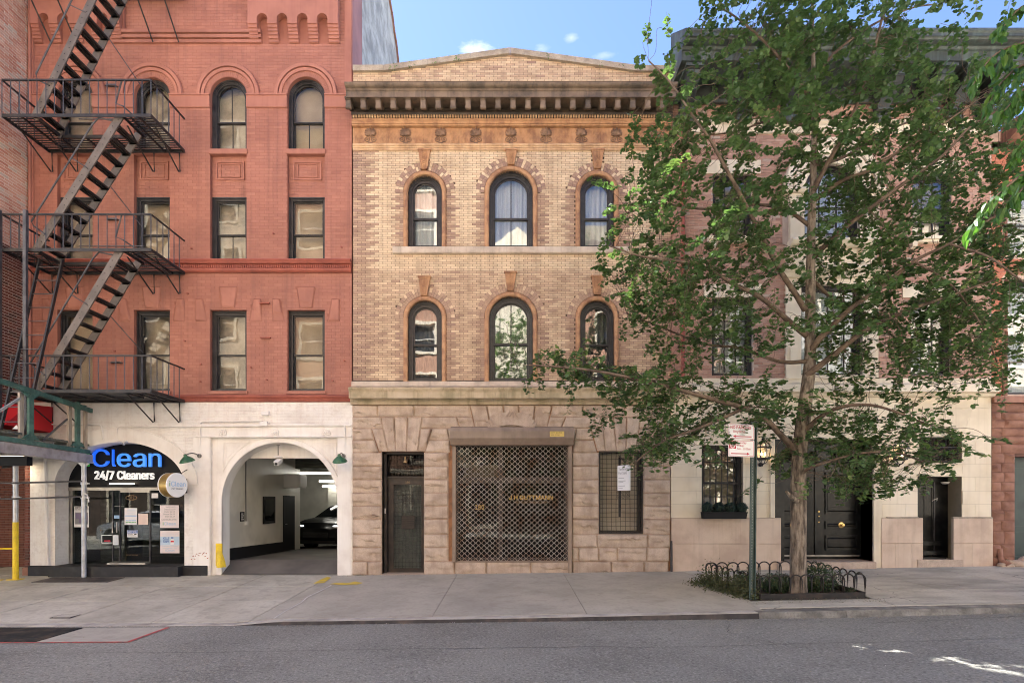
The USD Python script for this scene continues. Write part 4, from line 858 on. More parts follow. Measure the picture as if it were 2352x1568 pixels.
row(1575, 1745, 983, 1072); row(1745, 2085, 983, 1072); row(2085, 2237, 983, 1072)
row(1575, 1620, 1072, 1165); row(1620, 1755, 1072, 1165); row(1755, 1880, 1072, 1165); row(1880, 2080, 1072, 1165); row(2080, 2232, 1072, 1165)
row(1575, 1840, 1165, 1256); row(1840, 2060, 1165, 1254); row(2060, 2225, 1165, 1252)
row(787, 1000, 1165, 1258); row(1000, 1300, 1165, 1258); row(1300, 1572, 1165, 1258)
S += [[(97, 352), (250, 352), (278, 435), (97, 435)], [(97, 273), (228, 273), (250, 352), (97, 352)], [(97, 195), (290, 195), (310, 273), (97, 273)]]
row(97, 270, 117, 195); row(270, 515, 117, 195); S.append([(515, 117), (890, 117), (905, 195), (515, 195)])
S += [[(228, 273), (310, 273), (338, 428), (278, 428)], [(290, 195), (382, 195), (392, 428), (338, 428)], [(382, 195), (473, 195), (465, 428), (392, 428)], [(473, 195), (572, 195), (540, 428), (465, 428)], [(556, 273), (637, 273), (590, 428), (540, 428)]]
S += [[(572, 195), (800, 195), (822, 273), (556, 273)], [(637, 273), (738, 273), (757, 352), (612, 352)], [(612, 352), (757, 352), (757, 435), (588, 435)], [(738, 273), (822, 273), (830, 380), (760, 380)]]
S += [[(800, 195), (905, 195), (925, 270), (822, 270)], [(890, 117), (1003, 117), (1030, 270), (925, 270)], [(1003, 117), (1115, 117), (1125, 270), (1030, 270)], [(1115, 117), (1220, 117), (1215, 270), (1125, 270)], [(1220, 117), (1330, 117), (1310, 270), (1215, 270)], [(1330, 117), (1443, 117), (1408, 270), (1310, 270)]]
S.append([(1443, 117), (1650, 117), (1650, 195), (1428, 195)]); row(1650, 1930, 117, 195); row(1930, 2237, 117, 195)
S += [[(1428, 195), (1535, 195), (1505, 270), (1408, 270)], [(1535, 195), (1765, 195), (1785, 273), (1505, 273)], [(2035, 195), (2237, 195), (2237, 273), (2020, 273)]]
S += [[(1765, 195), (1855, 195), (1875, 425), (1800, 425)], [(1855, 195), (1945, 195), (1938, 425), (1875, 425)], [(1945, 195), (2035, 195), (2005, 425), (1938, 425)], [(1705, 273), (1785, 273), (1800, 425), (1745, 425)], [(2020, 273), (2103, 273), (2070, 425), (2005, 425)]]
S += [[(1605, 273), (1705, 273), (1722, 352), (1590, 352)], [(1590, 352), (1722, 352), (1745, 435), (1575, 435)], [(2103, 273), (2237, 273), (2237, 352), (2085, 352)], [(2085, 352), (2237, 352), (2237, 435), (2065, 435)], [(1500, 270), (1605, 273), (1590, 352), (1560, 380)]]
for i, qd in enumerate(S):
    quad = [c3(*p) for p in qd]
    low = max(p[1] for p in qd) > 1170
    mb = rock(quad, 0.004, proud=0.075 if not low else 0.085, joint=.0028, seed=i, cell=.026, margin=.035)
    if mb.v: obj('stone', retone(mb, float(np.clip(rng.normal(0.42 if low else 0.6, 0.17), 0, 1))), 'granite', T, smooth=30, tone=True)
# smooth dressed reveals of the door
obj('door_reveal', MB().box(c3(300, 0)[0] - .012, c3(300, 0)[0], -0.012, 0.45, -.1, c3(0, 428)[1]), 'granite', T)
# carved tablet with drapery flutes and a monogram
pa = []
R1, R0 = 0.98, 0.70; cx, cz = c3(1168, 545)
for t in np.linspace(PI * .5 + .40, PI * .5 - .40, 17): pa.append((cx + 1.35 * math.cos(t), cz + 1.35 * math.sin(t)))
for t in np.linspace(PI * .5 - .30, PI * .5 + .30, 13): pa.append((cx + 1.04 * math.cos(t), cz + 1.04 * math.sin(t)))
cv = obj('carved_tablet', MB().prism(Polygon(pa).buffer(0), -0.085, 0.0), 'granite', T, tone=True)
for sg in (-1, 1):
    for j in range(4):
        a = PI * .5 + sg * (0.27 + 0.062 * j); b = a + sg * 0.055
        rr0, rr1 = 1.0 - .012 * j, 1.36 - .045 * j
        mb = MB().prism(Polygon([(cx + r_ * math.cos(t), cz + r_ * math.sin(t)) for r_, t in ((rr0, a), (rr1, a), (rr1, b), (rr0, b))]), -0.105 - .01 * (j % 2), -0.01)
        obj('flute', mb, 'granite', cv, tone=True)
mono = MB()
def stroke(pts, r=0.010):
    pts = np.array([c3(*p) for p in pts]); mono.tube(np.c_[pts[:, 0], np.full(len(pts), -0.092), pts[:, 1]], r, 5)
stroke([(1135, 198), (1146, 178), (1156, 163), (1160, 196), (1176, 163), (1180, 203)]); stroke([(1150, 200), (1168, 178), (1178, 165), (1183, 198)])
stroke([(1188, 203), (1188, 160), (1202, 160), (1204, 172), (1190, 180), (1210, 202)])
obj('monogram', mono, 'granite', cv, tone=True)
# street door
yD = 0.30
dx0, dx1, dz0, dz1 = c3(300, 0)[0], c3(580, 0)[0], zb(-2.6) - .0, c3(0, 428)[1]
gx_ = lambda x, y=yD: X(775.2 + .3418 * x, y)
gz_ = lambda y_, y=yD: Z(890 + .3418 * y_, y)
D = MB().box(dx0, gx_(338), 0.16, yD + .1, dz0, dz1).box(gx_(338), dx1, yD - .02, yD + .1, gz_(618), gz_(597)).box(dx0, dx1, 0.16, yD + .1, dz1 - .05, dz1)
D.box(gx_(330), dx1, yD - .06, yD, gz_(604), gz_(596))
dr_ = obj('door', D, 'door_bronze', T)
lx0, lx1 = gx_(342), dx1
lf = Polygon([(lx0, gz_(1245)), (lx1, gz_(1245)), (lx1, gz_(618)), (lx0, gz_(618))], [[(gx_(378), gz_(1212)), (gx_(562), gz_(1212)), (gx_(562), gz_(650)), (gx_(378), gz_(650))]])
obj('door_leaf', MB().prism(lf, yD, yD + .05), 'door_bronze', dr_)
obj('door_leaf_moulding', MB().prism(frame_poly(gx_(372), gx_(568), gz_(1218), gz_(644), .014), yD - .012, yD), 'door_bronze', dr_)
obj('pane', MB().box(gx_(376), gx_(564), yD + .03, yD + .034, gz_(1214), gz_(648)), 'lower_glass', dr_)
obj('blind', MB().box(gx_(370), gx_(570), yD + .10, yD + .11, gz_(1220), gz_(640)), 'sheer_curtain', dr_)
for i in range(8):
    x = gx_(378 + 184 * (i + .5) / 8); obj('bar', MB().tube([(x, yD + .012, gz_(1212)), (x, yD + .012, gz_(650))], 0.006, 4), 'iron', dr_)
for i in range(20):
    z = gz_(650 + 562 * (i + .5) / 20); obj('bar', MB().tube([(gx_(378), yD + .004, z), (gx_(562), yD + .004, z)], 0.006, 4), 'iron', dr_)
def scrolls(cx, cz, w, nx, nz, y, r=0.005):
    m = MB()
    for i in range(nx):
        for j in range(nz):
            t = np.linspace(0, 3.5 * PI, 22); rr = w * .46 * (1 - t / (3.5 * PI) * .85)
            m.tube(np.c_[cx + (i - (nx - 1) / 2) * w + rr * np.cos(t), np.full(22, y), cz + (j - (nz - 1) / 2) * w + rr * np.sin(t)], r, 4)
    return m
obj('scroll_panel', scrolls(gx_(474), gz_(742), .075, 4, 3, yD - .008), 'iron', dr_)
obj('letter_flap', MB().box(gx_(430), gx_(520), yD - .012, yD + .01, gz_(948), gz_(862)), 'door_bronze', dr_)
for k in range(6): obj('louvre', MB().box(gx_(432), gx_(518), yD - .026, yD - .012, gz_(944 - 15 * k), gz_(937 - 15 * k)), 'iron', dr_)
n_ = meshkit.text_mesh('180', 0.045, 0.004); n_.apply_transform(trimesh.transformations.rotation_matrix(PI / 2, [1, 0, 0])); n_.apply_translation([gx_(455), yD - .002, gz_(641)])
obj('number', MB().mesh(n_), 'dim_gold', dr_)
obj('transom_pane', MB().box(gx_(338), dx1, yD + .08, yD + .084, gz_(600), dz1), 'lower_glass', dr_)
for i in range(12):
    x = gx_(340 + 240 * (i + .5) / 12); tt = np.linspace(0, 1, 8)
    obj('transom_bar', MB().tube(np.c_[np.full(8, x), yD - .03 - .04 * np.sin(tt * PI) ** 4, gz_(592) + (dz1 - .04 - gz_(592)) * tt], 0.005, 4), 'iron', dr_)
for z_ in (480, 520, 560): obj('transom_bar', MB().tube([(gx_(340), yD - .035, gz_(z_)), (dx1, yD - .035, gz_(z_))], 0.005, 4), 'iron', dr_)
obj('transom_scroll', scrolls(gx_(468), gz_(530), .08, 3, 2, yD - .04), 'iron', dr_)
obj('bell_plate', MB().box(gx_(316, .16), gx_(326, .16), .148, .16, gz_(845, .16), gz_(810, .16)), 'steel', dr_)
lp = obj('door_lamp', MB().lathe([(0, .10), (.018, .10), (.02, .04), (.03, .03), (.05, -.02), (.052, -.05), (.045, -.055), (0, -.03)], (gx_(455, .12), .12, gz_(490, .12)), 14), 'tarnished_brass', dr_, smooth=40)
obj('hall', MB().box(dx0 - .1, dx1 + .1, 1.0, 1.05, dz0, dz1).box(dx0 - .1, dx0 - .05, yD + .1, 1.0, dz0, dz1).box(dx1 + .05, dx1 + .1, yD + .1, 1.0, dz0, dz1), 'room_dark', T)
obj('threshold', MB().box(dx0, dx1 + .06, -.06, yD + .1, -.14, zb(-2.6) + .012), 'granite', T, tone=True)
# roll-down gate over the show window
yG = -0.02
H = obj('gate_housing', MB().prof([(0.02, c3(0, 265)[1] + .02), (-0.20, zc(890 + .3418 * 266, .20)), (-0.235, zc(890 + .3418 * 292, .235)), (-0.235, zc(890 + .3418 * 338, .235)), (-0.15, zc(890 + .3418 * 385, .15)), (-.02, zc(890 + .3418 * 390, .02)), (0.02, zc(890 + .3418 * 390, .02))], X(775.2 + .3418 * 757, -.22), X(775.2 + .3418 * 1588, -.22)), 'gate_brown', T)
sx0, sx1 = X(775.2 + .3418 * 1427, -.236), X(775.2 + .3418 * 1523, -.236); sz0, sz1 = zc(890 + .3418 * 328, .236), zc(890 + .3418 * 293, .236)
obj('sticker', MB().box(sx0, sx1, -.2385, -.235, sz0, sz1), 'gold_paint', H)
for txt, hh, zz in (('CITY GATES', .032, sz1 - .045), ('939-9700', .03, sz0 + .02)):
    n_ = meshkit.text_mesh(txt, hh, .001); n_.apply_transform(trimesh.transformations.rotation_matrix(PI / 2, [1, 0, 0])); w_ = n_.bounds[1][0]; n_.apply_scale(min(1, .26 / w_)); n_.apply_translation([sx0 + .02, -.2395, zz])
    obj('lettering', MB().mesh(n_), 'print_black', H)
gX = lambda x, y=yG: X(775.2 + .3418 * x, y)
gZ = lambda v, y=yG: Z(890 + .3418 * v, y)
for a, b in ((772, 797), (1548, 1574)): obj('gate_rail', MB().box(gX(a), gX(b), -.075, .06, gZ(1250 if a > 1000 else 1168), gZ(392)), 'gate_brown', T)
nr, per = 45, 20
xa, xb, za, zb2 = gX(797), gX(1549), gZ(1163), gZ(392)
pitch = (zb2 - za) / nr; lam = (xb - xa) / per
for i in range(nr):
    x = np.linspace(xa, xb, per * 8 + 1); ph = 0 if i % 2 else PI
    wob = 0.004 * np.sin(x * 3 + i * .7) * (i < 20)
    z = za + pitch * (i + .5) + pitch * .47 * np.cos(2 * PI * (x - xa) / lam + ph) * np.clip(1.15, 0, 1) + wob
    obj('gate_rod', MB().tube(np.c_[x, np.full(len(x), yG + .004 * (-1) ** i), z], 0.0070, 4), 'gate_rod', T, smooth=True)
obj('bottom_bar', MB().box(xa, xb, yG - .03, yG + .03, za - .035, za), 'gate_brown', T)
# show window behind the gate
yS = 0.26
sg_ = obj('show_window', MB().prism(frame_poly(gX(790, 0.1), gX(1552, 0.1), gZ(1166, .1), gZ(372, .1), .07), .18, .32).box(gX(1078, yS), gX(1108, yS), .19, .31, gZ(1166, .1), gZ(372, .1)).box(gX(820, yS), gX(1545, yS), .2, .30, gZ(640, yS), gZ(600, yS)), 'door_bronze', T)
obj('pane', MB().box(gX(795, .1), gX(1549, .1), .255, .259, gZ(1164, .1), gZ(374, .1)), 'lower_glass', sg_)
for a, b, c, d in ((850, 1052, 580, 468), (1112, 1490, 640, 468), (860, 1035, 830, 662), (1112, 1490, 830, 662)):
    obj('bead', MB().prism(frame_poly(gX(a, yS), gX(b, yS), gZ(c, yS), gZ(d, yS), .008), .244, .254), 'rail_iron', sg_)
obj('display_board', MB().box(gX(850, .6), gX(1078, .6), .6, .62, gZ(606, .6), gZ(520, .6)), 'room_beige', sg_)
def text_on(txt, h, x, y, z, m, parent, name='lettering', bold=False, depth=.003, width=None, centre=False):
    n = meshkit.text_mesh(txt, h, depth, bold); n.apply_transform(trimesh.transformations.rotation_matrix(PI / 2, [1, 0, 0]))
    if width: n.apply_transform(np.diag([width / (n.bounds[1][0] - n.bounds[0][0]), 1, 1, 1]))
    n.apply_translation([x - (sum(n.bounds[:, 0]) / 2 if centre else n.bounds[0][0]), y, z])
    return obj(name, MB().mesh(n), m, parent)
yt = .252
text_on('J H GUTTMANN', .10, gX(1152, yt), yt, gZ(751, yt), 'gold_leaf', sg_, bold=True, width=gX(1448, yt) - gX(1152, yt))
text_on('PICTURE FRAME CORP.', .055, gX(1196, yt), yt, gZ(777, yt), 'dim_gold', sg_, width=gX(1412, yt) - gX(1196, yt))
text_on('180', .12, gX(925, yt), yt, gZ(818, yt), 'gold_paint', sg_, width=gX(985, yt) - gX(925, yt))
obj('show_room', MB().box(gX(760), gX(1585), 2.6, 2.65, -.05, 3.3).box(gX(760), gX(770), .46, 2.6, -.05, 3.3).box(gX(1575), gX(1585), .46, 2.6, -.05, 3.3).box(gX(760), gX(1585), .46, 2.6, 3.25, 3.3).box(gX(760), gX(1585), .46, 2.6, -.05, .2), 'room_dark', T)
# barred window
yW = 0.12
wX = lambda x, y=yW: X(775.2 + .3418 * x, y)
wZ = lambda v, y=yW: Z(890 + .3418 * v, y)
a0, a1, b0, b1_ = rwin.bounds[0], rwin.bounds[2], rwin.bounds[1], rwin.bounds[3]
bw = obj('barred_window', MB().prism(frame_poly(a0, a1, b0, b1_, .035), .02, .30).box(a1 - .10, a1 - .03, .16, .26, b0, b1_).box(a0, a1, .2, .26, b0, b0 + .07), 'door_bronze', T)
obj('pane', MB().box(a0, a1, .22, .224, b0, b1_), 'clear_glass', bw)
obj('blind', MB().box(a0 - .05, a1 + .05, .305, .32, b0, b1_), 'shade_beige', bw)
for i in range(9):
    x = a0 + .03 + (a1 - a0 - .06) * (i + .5) / 9; tt = np.linspace(0, 1, 12); bulge = .03 * (np.abs(2 * tt - 1) > .9)
    obj('bar', MB().tube(np.c_[x + .003 * np.sin(tt * 9 + i), .055 - bulge, b0 + .02 + (b1_ - b0 - .04) * tt], .0065, 4), 'iron', bw)
for i in range(18):
    z = b0 + .03 + (b1_ - b0 - .06) * (i + .5) / 18; x = np.linspace(a0 + .02, a1 - .02, 10)
    obj('bar', MB().tube(np.c_[x, np.full(10, .045), z + .003 * np.sin(x * 9 + i)], .0065, 4), 'iron', bw)
pitchx, pitchz = (a1 - a0 - .06) / 9, (b1_ - b0 - .06) / 18
for i, j in ((3, 8), (3, 7), (3, 9), (4, 8), (4, 7), (5, 8), (5, 7)):
    obj('scroll', scrolls(a0 + .03 + pitchx * (i + 1.0 - 0), b0 + .03 + pitchz * (j + 1.0), pitchx * .95, 1, 1, .04), 'iron', bw)
# roof, rear and party walls of the house
obj('roof', MB().box(XL, XR, .36, 12, 10.9, 11.0), 'coping_stone', T)
obj('body', MB().box(XL, XR, 2.7, 12, -1, 10.95).box(XL, XL + .2, .45, 2.7, -1, 10.9).box(XR - .2, XR, .45, 2.7, -1, 10.9).box(XL, XR, .46, 2.7, 3.32, 3.45).box(XL, XR, .305, 2.7, 10.6, 10.9).box(XL + .2, XR - .2, 1.2, 1.3, 3.45, 10.6), 'room_dark', T)
# house sale sign on its bracket
s = thing('sale_sign', 'white house sale board hung from a black bracket before the barred window', 'sign')
sy = -0.42
cx = X(1433, sy); z1, z0 = Z(1068, sy), Z(1126, sy)
ang = math.radians(60); ux, uy = math.cos(ang), -math.sin(ang)      # board turned away from the wall
def board(w0, w1, z0_, z1_, d0, d1):
    m = MB().box(w0, w1, d0, d1, z0_, z1_); R_ = np.eye(4); R_[:2, :2] = [[ux, -uy], [uy, ux]]; 
    m.xform(R_); m.shift((cx, sy, 0)); return m
bd = obj('board', board(-.20, .20, z0, z1, -.02, .02), 'sign_white', s)
def board_text(txt, h, w, z, m_):
    n = meshkit.text_mesh(txt, h, .002); n.apply_transform(trimesh.transformations.rotation_matrix(PI / 2, [1, 0, 0])); n.apply_translation([w, -.0215, z])
    q = MB().mesh(n); R_ = np.eye(4); R_[:2, :2] = [[ux, -uy], [uy, ux]]; q.xform(R_); q.shift((cx, sy, 0)); obj('lettering', q, m_, bd)
board_text('Townhouse', .055, -.165, z1 - .115, 'print_grey'); board_text('For Sale', .055, -.165, z1 - .205, 'print_grey')
for k, zz in enumerate((.29, .355, .39, .47, .53)): obj('lettering', board(-.165, (.03, .08, .0, .06, -.02)[k], z1 - zz - .010, z1 - zz, -.0215, -.02), 'print_grey', bd)
obj('pole', MB().bar((X(1423, -.06), -.06, Z(1187, -.06)), (X(1423, -.06), -.06, Z(1050, -.06)), .045, .03), 'iron', s)
obj('arm', MB().tube([(X(1423, -.06), -.06, Z(1060, -.06)), (X(1425, -.2), -.25, Z(1052, -.2)), (cx - .02, sy - .10, z1 + .14)], .016, 6), 'iron', s)
obj('arm', MB().tube([(X(1421, -.06), -.06, Z(1045, -.06)), (cx + .02, sy - .05, z1 + .06), (cx, sy, z1)], .012, 6), 'iron', s)
# ------------------------------------------------------------------ the red painted brick house with the white ground storey
R = thing('red_brick_building', 'red painted brick building with white ground storey, shop arch and garage arch', 'building')
c1 = lambda x, y: P(.3418 * x, .3418 * y)
c2 = lambda x, y: P(.3418 * x, 516.8 + .3418 * y)
cg = lambda x, y, d=0.0: P(.3418 * x, 890 + .3418 * y, d)      # ground storey crop
RL, RR, RTOP, RBELT = -11.52, -3.835, 20.0, Z(922)
COLS = [(131.6, 212.6), (307.6, 390.0), (482.6, 566.5), (660.0, 746.0)]
arch_w, bay, low = [], [], []
for ua, ub in COLS:
    cx, r = (X(ua) + X(ub)) / 2, (X(ub) - X(ua)) / 2
    arch_w.append((cx, r, Z(219), Z(342)))
    bay.append(stilted_poly(cx, r, Z(219), Z(597)))
    low.append(sbox(cx - r, Z(897), cx + r, Z(711.6)))
solid = Polygon([(RL, RBELT), (RR, RBELT), (RR, RTOP), (RL, RTOP)])
cut = unary_union(bay + low)
obj('wall', MB().prism(solid.difference(cut), 0.004, 0.32), 'red_joint', R)
corn = sbox(RL, Z(627), RR, Z(597))
pan = []
def red_tone(x, z): return rng.normal(0.5, 0.17, len(np.atleast_1d(x))) + 0.8 * (meshkit.fbm(np.stack([x * .6, z * .6, 0 * x], -1), 3, 8) - .5)
ARCR = 0.80
rings = unary_union([Point(cx, zs).buffer(ARCR, 48).intersection(sbox(cx - 2, zs, cx + 2, zs + 2)) for cx, r, zs, z0 in arch_w])
rough_s = []
for cx, r in [(w[0], w[1]) for w in arch_w]:
    k = [(-.23, Z(658)), (.23, Z(658)), (.155, Z(708)), (-.155, Z(708))]
    rough_s.append([(cx + a, b) for a, b in k])
    for sg in (-1, 1):
        a0, a1, b0, b1 = r + .07, r + .36, Z(686), Z(738)
        q = [(cx + sg * (a0 + .10), b0), (cx + sg * a1, b0), (cx + sg * a1, b1), (cx + sg * a0, b1)]
        rough_s.append(q if sg > 0 else [q[1], q[0], q[3], q[2]])
stones = unary_union([Polygon(q).buffer(.004) for q in rough_s])
region = solid.difference(cut).difference(corn).difference(rings).difference(stones).intersection(sbox(-20, RBELT, 20, 14.4))
lay_bricks(R, region, 0.0, 0.0725, 0.215, 'red_paint_brick', red_tone, joint=0.0065, proud=0.006, x_at=RL, z_at=RBELT, singles=300, jit=0.0012)
for i, q in enumerate(rough_s): obj('rough_stone', rock(q, 0.0, 0.045, .003, 200 + i, .03), 'red_paint', R, smooth=30)
# bays: recessed brick panels between the windows
for i, (cx, r, zs, z0) in enumerate(arch_w):
    z1_, zpan = Z(342), Z(448)
    obj('bay_panel', MB().box(cx - r, cx + r, 0.10, 0.32, zpan, z1_ - .001), 'red_paint', R)
    lay_bricks(R, sbox(cx - r, zpan, cx + r, Z(356)), 0.094, 0.0725, 0.215, 'red_paint_brick', red_tone, joint=0.0065, proud=0.008, z_at=RBELT, x_at=cx, singles=0, name='panel_brick')
    obj('sill', MB().prof([(-.03, Z(353)), (-.03, Z(343.5)), (.14, Z(341.5)), (.14, Z(354.5)), (-.02, Z(354.5))], cx - r - .02, cx + r + .02), 'red_paint', R)
    pz0, pz1, pw = Z(409), Z(366), .34
    obj('square_panel', MB().prism(frame_poly(cx - pw, cx + pw, pz0, pz1, .035), .07, .10).prism(frame_poly(cx - pw + .10, cx + pw - .10, pz0 + .06, pz1 - .06, .02), .075, .10), 'red_paint', R)
    # moulded arch bands and the brick ring outside them
    a = np.linspace(PI, 0, 31); nn = [(math.cos(t), math.sin(t)) for t in a]
    for rr, w, pr in ((0.575, .085, .03), (0.665, .09, .055)):
        obj('arch_band', MB().sweep([(cx + rr * math.cos(t), zs + rr * math.sin(t)) for t in a], nn, [(0, .02), (0, -pr), (w * .8, -pr - .006), (w, -pr + .02), (w, .02)]), 'red_paint', R, smooth=50)
    for j in range(34):
        t0, t1 = PI * j / 34 + .004, PI * (j + 1) / 34 - .004
        for ra, rb in ((.452, .572), (.762, ARCR + .03)):
            obj('arch_brick', MB().prism([(cx + q_ * math.cos(t), zs + q_ * math.sin(t)) for q_, t in ((ra, t0), (rb, t0), (rb, t1), (ra, t1))], rng.uniform(-.002, .001), .01, float(rng.uniform(.3, .7))), 'red_paint_brick', R, tone=True)
# string bands at the arch springing
xs_ = [RL] + [v for cx, r, *_ in arch_w for v in (cx - r, cx + r)] + [RR]
for k in range(0, len(xs_), 2):
    obj('string_band', MB().prof([(-.035, Z(247)), (-.035, Z(220)), (.01, Z(218.5)), (.01, Z(248.5)), (-.02, Z(248.5))], xs_[k] + .002, xs_[k + 1] - .002), 'red_paint', R)
    obj('string_band', MB().prof([(-.055, Z(221.5)), (-.055, Z(218)), (.01, Z(216.5)), (.01, Z(222))], xs_[k] + .002, xs_[k + 1] - .002), 'red_paint', R)
# corbel tables with round-headed slots at the top
def corbel(u0, u1, slots):
    z0, z1, z2 = Z(101), Z(62), Z(27)
    body = sbox(X(u0), z1, X(u1), 15.2)
    sl = unary_union([stilted_poly(X(u), .125, Z(56), z0 - .2, 10) for u in slots])
    obj('corbel_panel', MB().prism(body.difference(sl), -.16, .0), 'red_paint', R)
    obj('corbel_back', MB().box(X(u0), X(u1), -.004, .0, z0, 15), 'red_joint', R)
    edges = [X(u0)] + [v for u in slots for v in (X(u) - .125, X(u) + .125)] + [X(u1)]
    for k in range(0, len(edges), 2):
        a, b = edges[k], edges[k + 1]
        for s_ in range(6):
            za = z1 - (z1 - z0) * (s_ + 1) / 6; zb_ = z1 - (z1 - z0) * s_ / 6
            d = .16 - .024 * s_; ins = 0.0
            if b - a - 2 * ins > .03: obj('corbel_course', MB().box(a + (0 if k == 0 and u0 > 400 else ins), b - (0 if k == len(edges) - 2 else ins), -d, 0, za + .012, zb_ - .001).box(a + ins, b - ins, -d + .02, 0, za, za + .012), 'red_paint', R)
corbel(82, 284, [112, 156, 205, 246]); corbel(576, 781, [608.4, 653.9, 699.7, 745])
for k, v in enumerate((82, 91.5, 101)): obj('string_band', MB().prof([(-.10 + .028 * k, Z(v)), (-.10 + .028 * k, Z(v - 7)), (.01, Z(v - 8)), (.01, Z(v + .5))], X(264), X(602)), 'red_paint', R)
obj('upper_panel', MB().prism(frame_poly(X(284), X(576), Z(81), 15.2, .05), -.05, .0), 'red_paint', R)
obj('upper_cornice', MB().prof([(0, 14.0), (-.22, 14.05), (-.3, 14.3), (-.3, 14.6), (0, 14.6)], X(83), X(781)), 'red_paint', R)
obj('corner_pilaster', MB().box(RL, X(79), -.03, .0, Z(640), 15), 'red_paint', R)
obj('corner_pilaster', MB().box(X(792), RR, -.025, .0, Z(215), 15), 'red_paint', R)
obj('roof_pipe', MB().tube([(X(72.5), -.05, Z(905)), (X(72.5), -.05, 15)], .035, 8), 'red_paint', R, smooth=True)
# dentilled string cornice between the second and third storeys
obj('string_cornice', MB().prof([(.02, Z(598)), (-.13, Z(599)), (-.14, Z(602)), (-.11, Z(605.5)), (-.10, Z(608)), (-.05, Z(609.5)), (.02, Z(609.5))], RL, RR), 'red_trim', R, smooth=35)
obj('string_cornice', MB().prof([(.02, Z(609.5)), (-.045, Z(609.5)), (-.045, Z(618.5)), (-.085, Z(619)), (-.08, Z(623)), (-.05, Z(626.5)), (.02, Z(627))], RL, RR), 'red_trim', R)
for i in range(152):
    x = RL + (RR - RL) * (i + .5) / 152; obj('dentil', MB().box(x - .013, x + .013, -.075, -.044, Z(617), Z(611)), 'red_trim', R)
obj('belt_cornice', MB().prof([(.02, Z(905)), (-.03, Z(906.5)), (-.10, Z(909)), (-.10, Z(912.5)), (-.06, Z(917)), (-.055, Z(921)), (-.02, Z(923.5)), (.02, Z(923.5))], RL, RR + .02), 'red_trim', R, smooth=35)
# windows
def sash_window(parent, cx, r, z0, z1, zrail, arch_zs=None, y=.125, glass='old_glass', shade='shade_beige', cross=(False, False)):
    fw = .085
    out = stilted_poly(cx, r, arch_zs, z0) if arch_zs else sbox(cx - r, z0, cx + r, z1)
    inn = stilted_poly(cx, r - fw, arch_zs, z0 + .03) if arch_zs else sbox(cx - r + fw, z0 + .03, cx + r - fw, z1 - fw)
    F = MB().prism(out.difference(inn), y, y + .16).prism(out.buffer(-.002).difference(out.buffer(-.035)), y - .035, y).prism(out.buffer(-.036).difference(out.buffer(-.06)), y - .012, y)
    w = obj('window', F, 'black_paint', parent)
    x0, x1 = cx - r + fw, cx + r - fw; s_ = .03
    top = inn.intersection(sbox(x0, zrail - .018, x1, 99)); bot = sbox(x0, z0 + .03, x1, zrail + .018)
    obj('upper_sash', MB().prism(top.difference(top.buffer(-s_, join_style=2)), y + .04, y + .075), 'black_paint', w)
    obj('lower_sash', MB().prism(bot.difference(sbox(x0 + s_, z0 + .09, x1 - s_, zrail - .018)), y + .08, y + .115), 'black_paint', w)
    if cross[0]: obj('glazing_bar', MB().box(cx - .009, cx + .009, y + .05, y + .07, zrail, (arch_zs + r - fw - .02) if arch_zs else z1 - fw), 'black_paint', w)
    if cross[1]: obj('glazing_bar', MB().box(cx - .009, cx + .009, y + .085, y + .105, z0 + .08, zrail), 'black_paint', w)
    for g, yy in ((top.buffer(-s_ + .006, join_style=2), y + .055), (sbox(x0 + s_ - .005, z0 + .085, x1 - s_ + .005, zrail - .012), y + .093)):
        mb = MB().prism(g, yy, yy + .004); a = rng.uniform(-.005, .005); b = rng.uniform(-.004, .004); zc_ = (g.bounds[1] + g.bounds[3]) / 2
        mb.v = [np.c_[v[:, 0], v[:, 1] + (v[:, 2] - zc_) * a + (v[:, 0] - cx) * b, v[:, 2]] for v in mb.v]; obj('pane', mb, glass, w)
    obj('shade', MB().box(cx - r, cx + r, y + .22, y + .225, z0, z1 + .1), shade, w)
    return w
for i, (cx, r, zs, z0) in enumerate(arch_w):
    sash_window(R, cx, r, z0, zs + r, Z(271), zs, shade='shade_dirty' if i != 3 else 'shade_beige', cross=((False, False), (False, False), (True, True), (False, True))[i])
    sash_window(R, cx, r, Z(597), Z(448), Z(532), shade='shade_dirty' if i in (0, 2) else 'shade_beige', cross=(False, i == 2))
    sash_window(R, cx, r, Z(897), Z(711.6), Z(811), shade=('shade_beige', 'shade_dirty', 'shade_dirty', 'shade_beige')[i])
    obj('sill', MB().prof([(-.04, Z(905)), (-.04, Z(898.5)), (.16, Z(896.5)), (.16, Z(905))], cx - r - .03, cx + r + .03), 'red_paint', R)
for x, y in ((1782, 528), (1788, 760)): a = c2(x, y); obj('iron_bracket', MB().box(a[0] - .12, a[0] + .12, -.06, .0, a[1] - .012, a[1] + .012), 'red_trim', R)
for x, y in ((1265, 462), (1245, 780), (775, 848), (1350, 1053), (1795, 1040), (1690, 957), (1290, 160), (1840, 60), (2297, 152), (2316, 912), (1353, 937), (2237, 1047)):
    a = c2(x, y); obj('wall_anchor', MB().lathe([(0, 0), (.022, 0), (.016, .04), (0, .05)], (a[0], -.045, a[1]), 7, axis=1), 'red_trim', R)
for x, y in ((758, 585), (768, 1480), (790, 926)):   # cast hand-holds with rounded back plates
    a = (c1(x, y) if y in (585, 1480) else c2(x, y)); obj('cast_bracket', MB().prism([(a[0] - .14, a[1] - .015), (a[0] + .14, a[1] - .015), (a[0] + .10, a[1] + .025), (a[0] - .10, a[1] + .025)], -.07, 0), 'rail_iron', R)
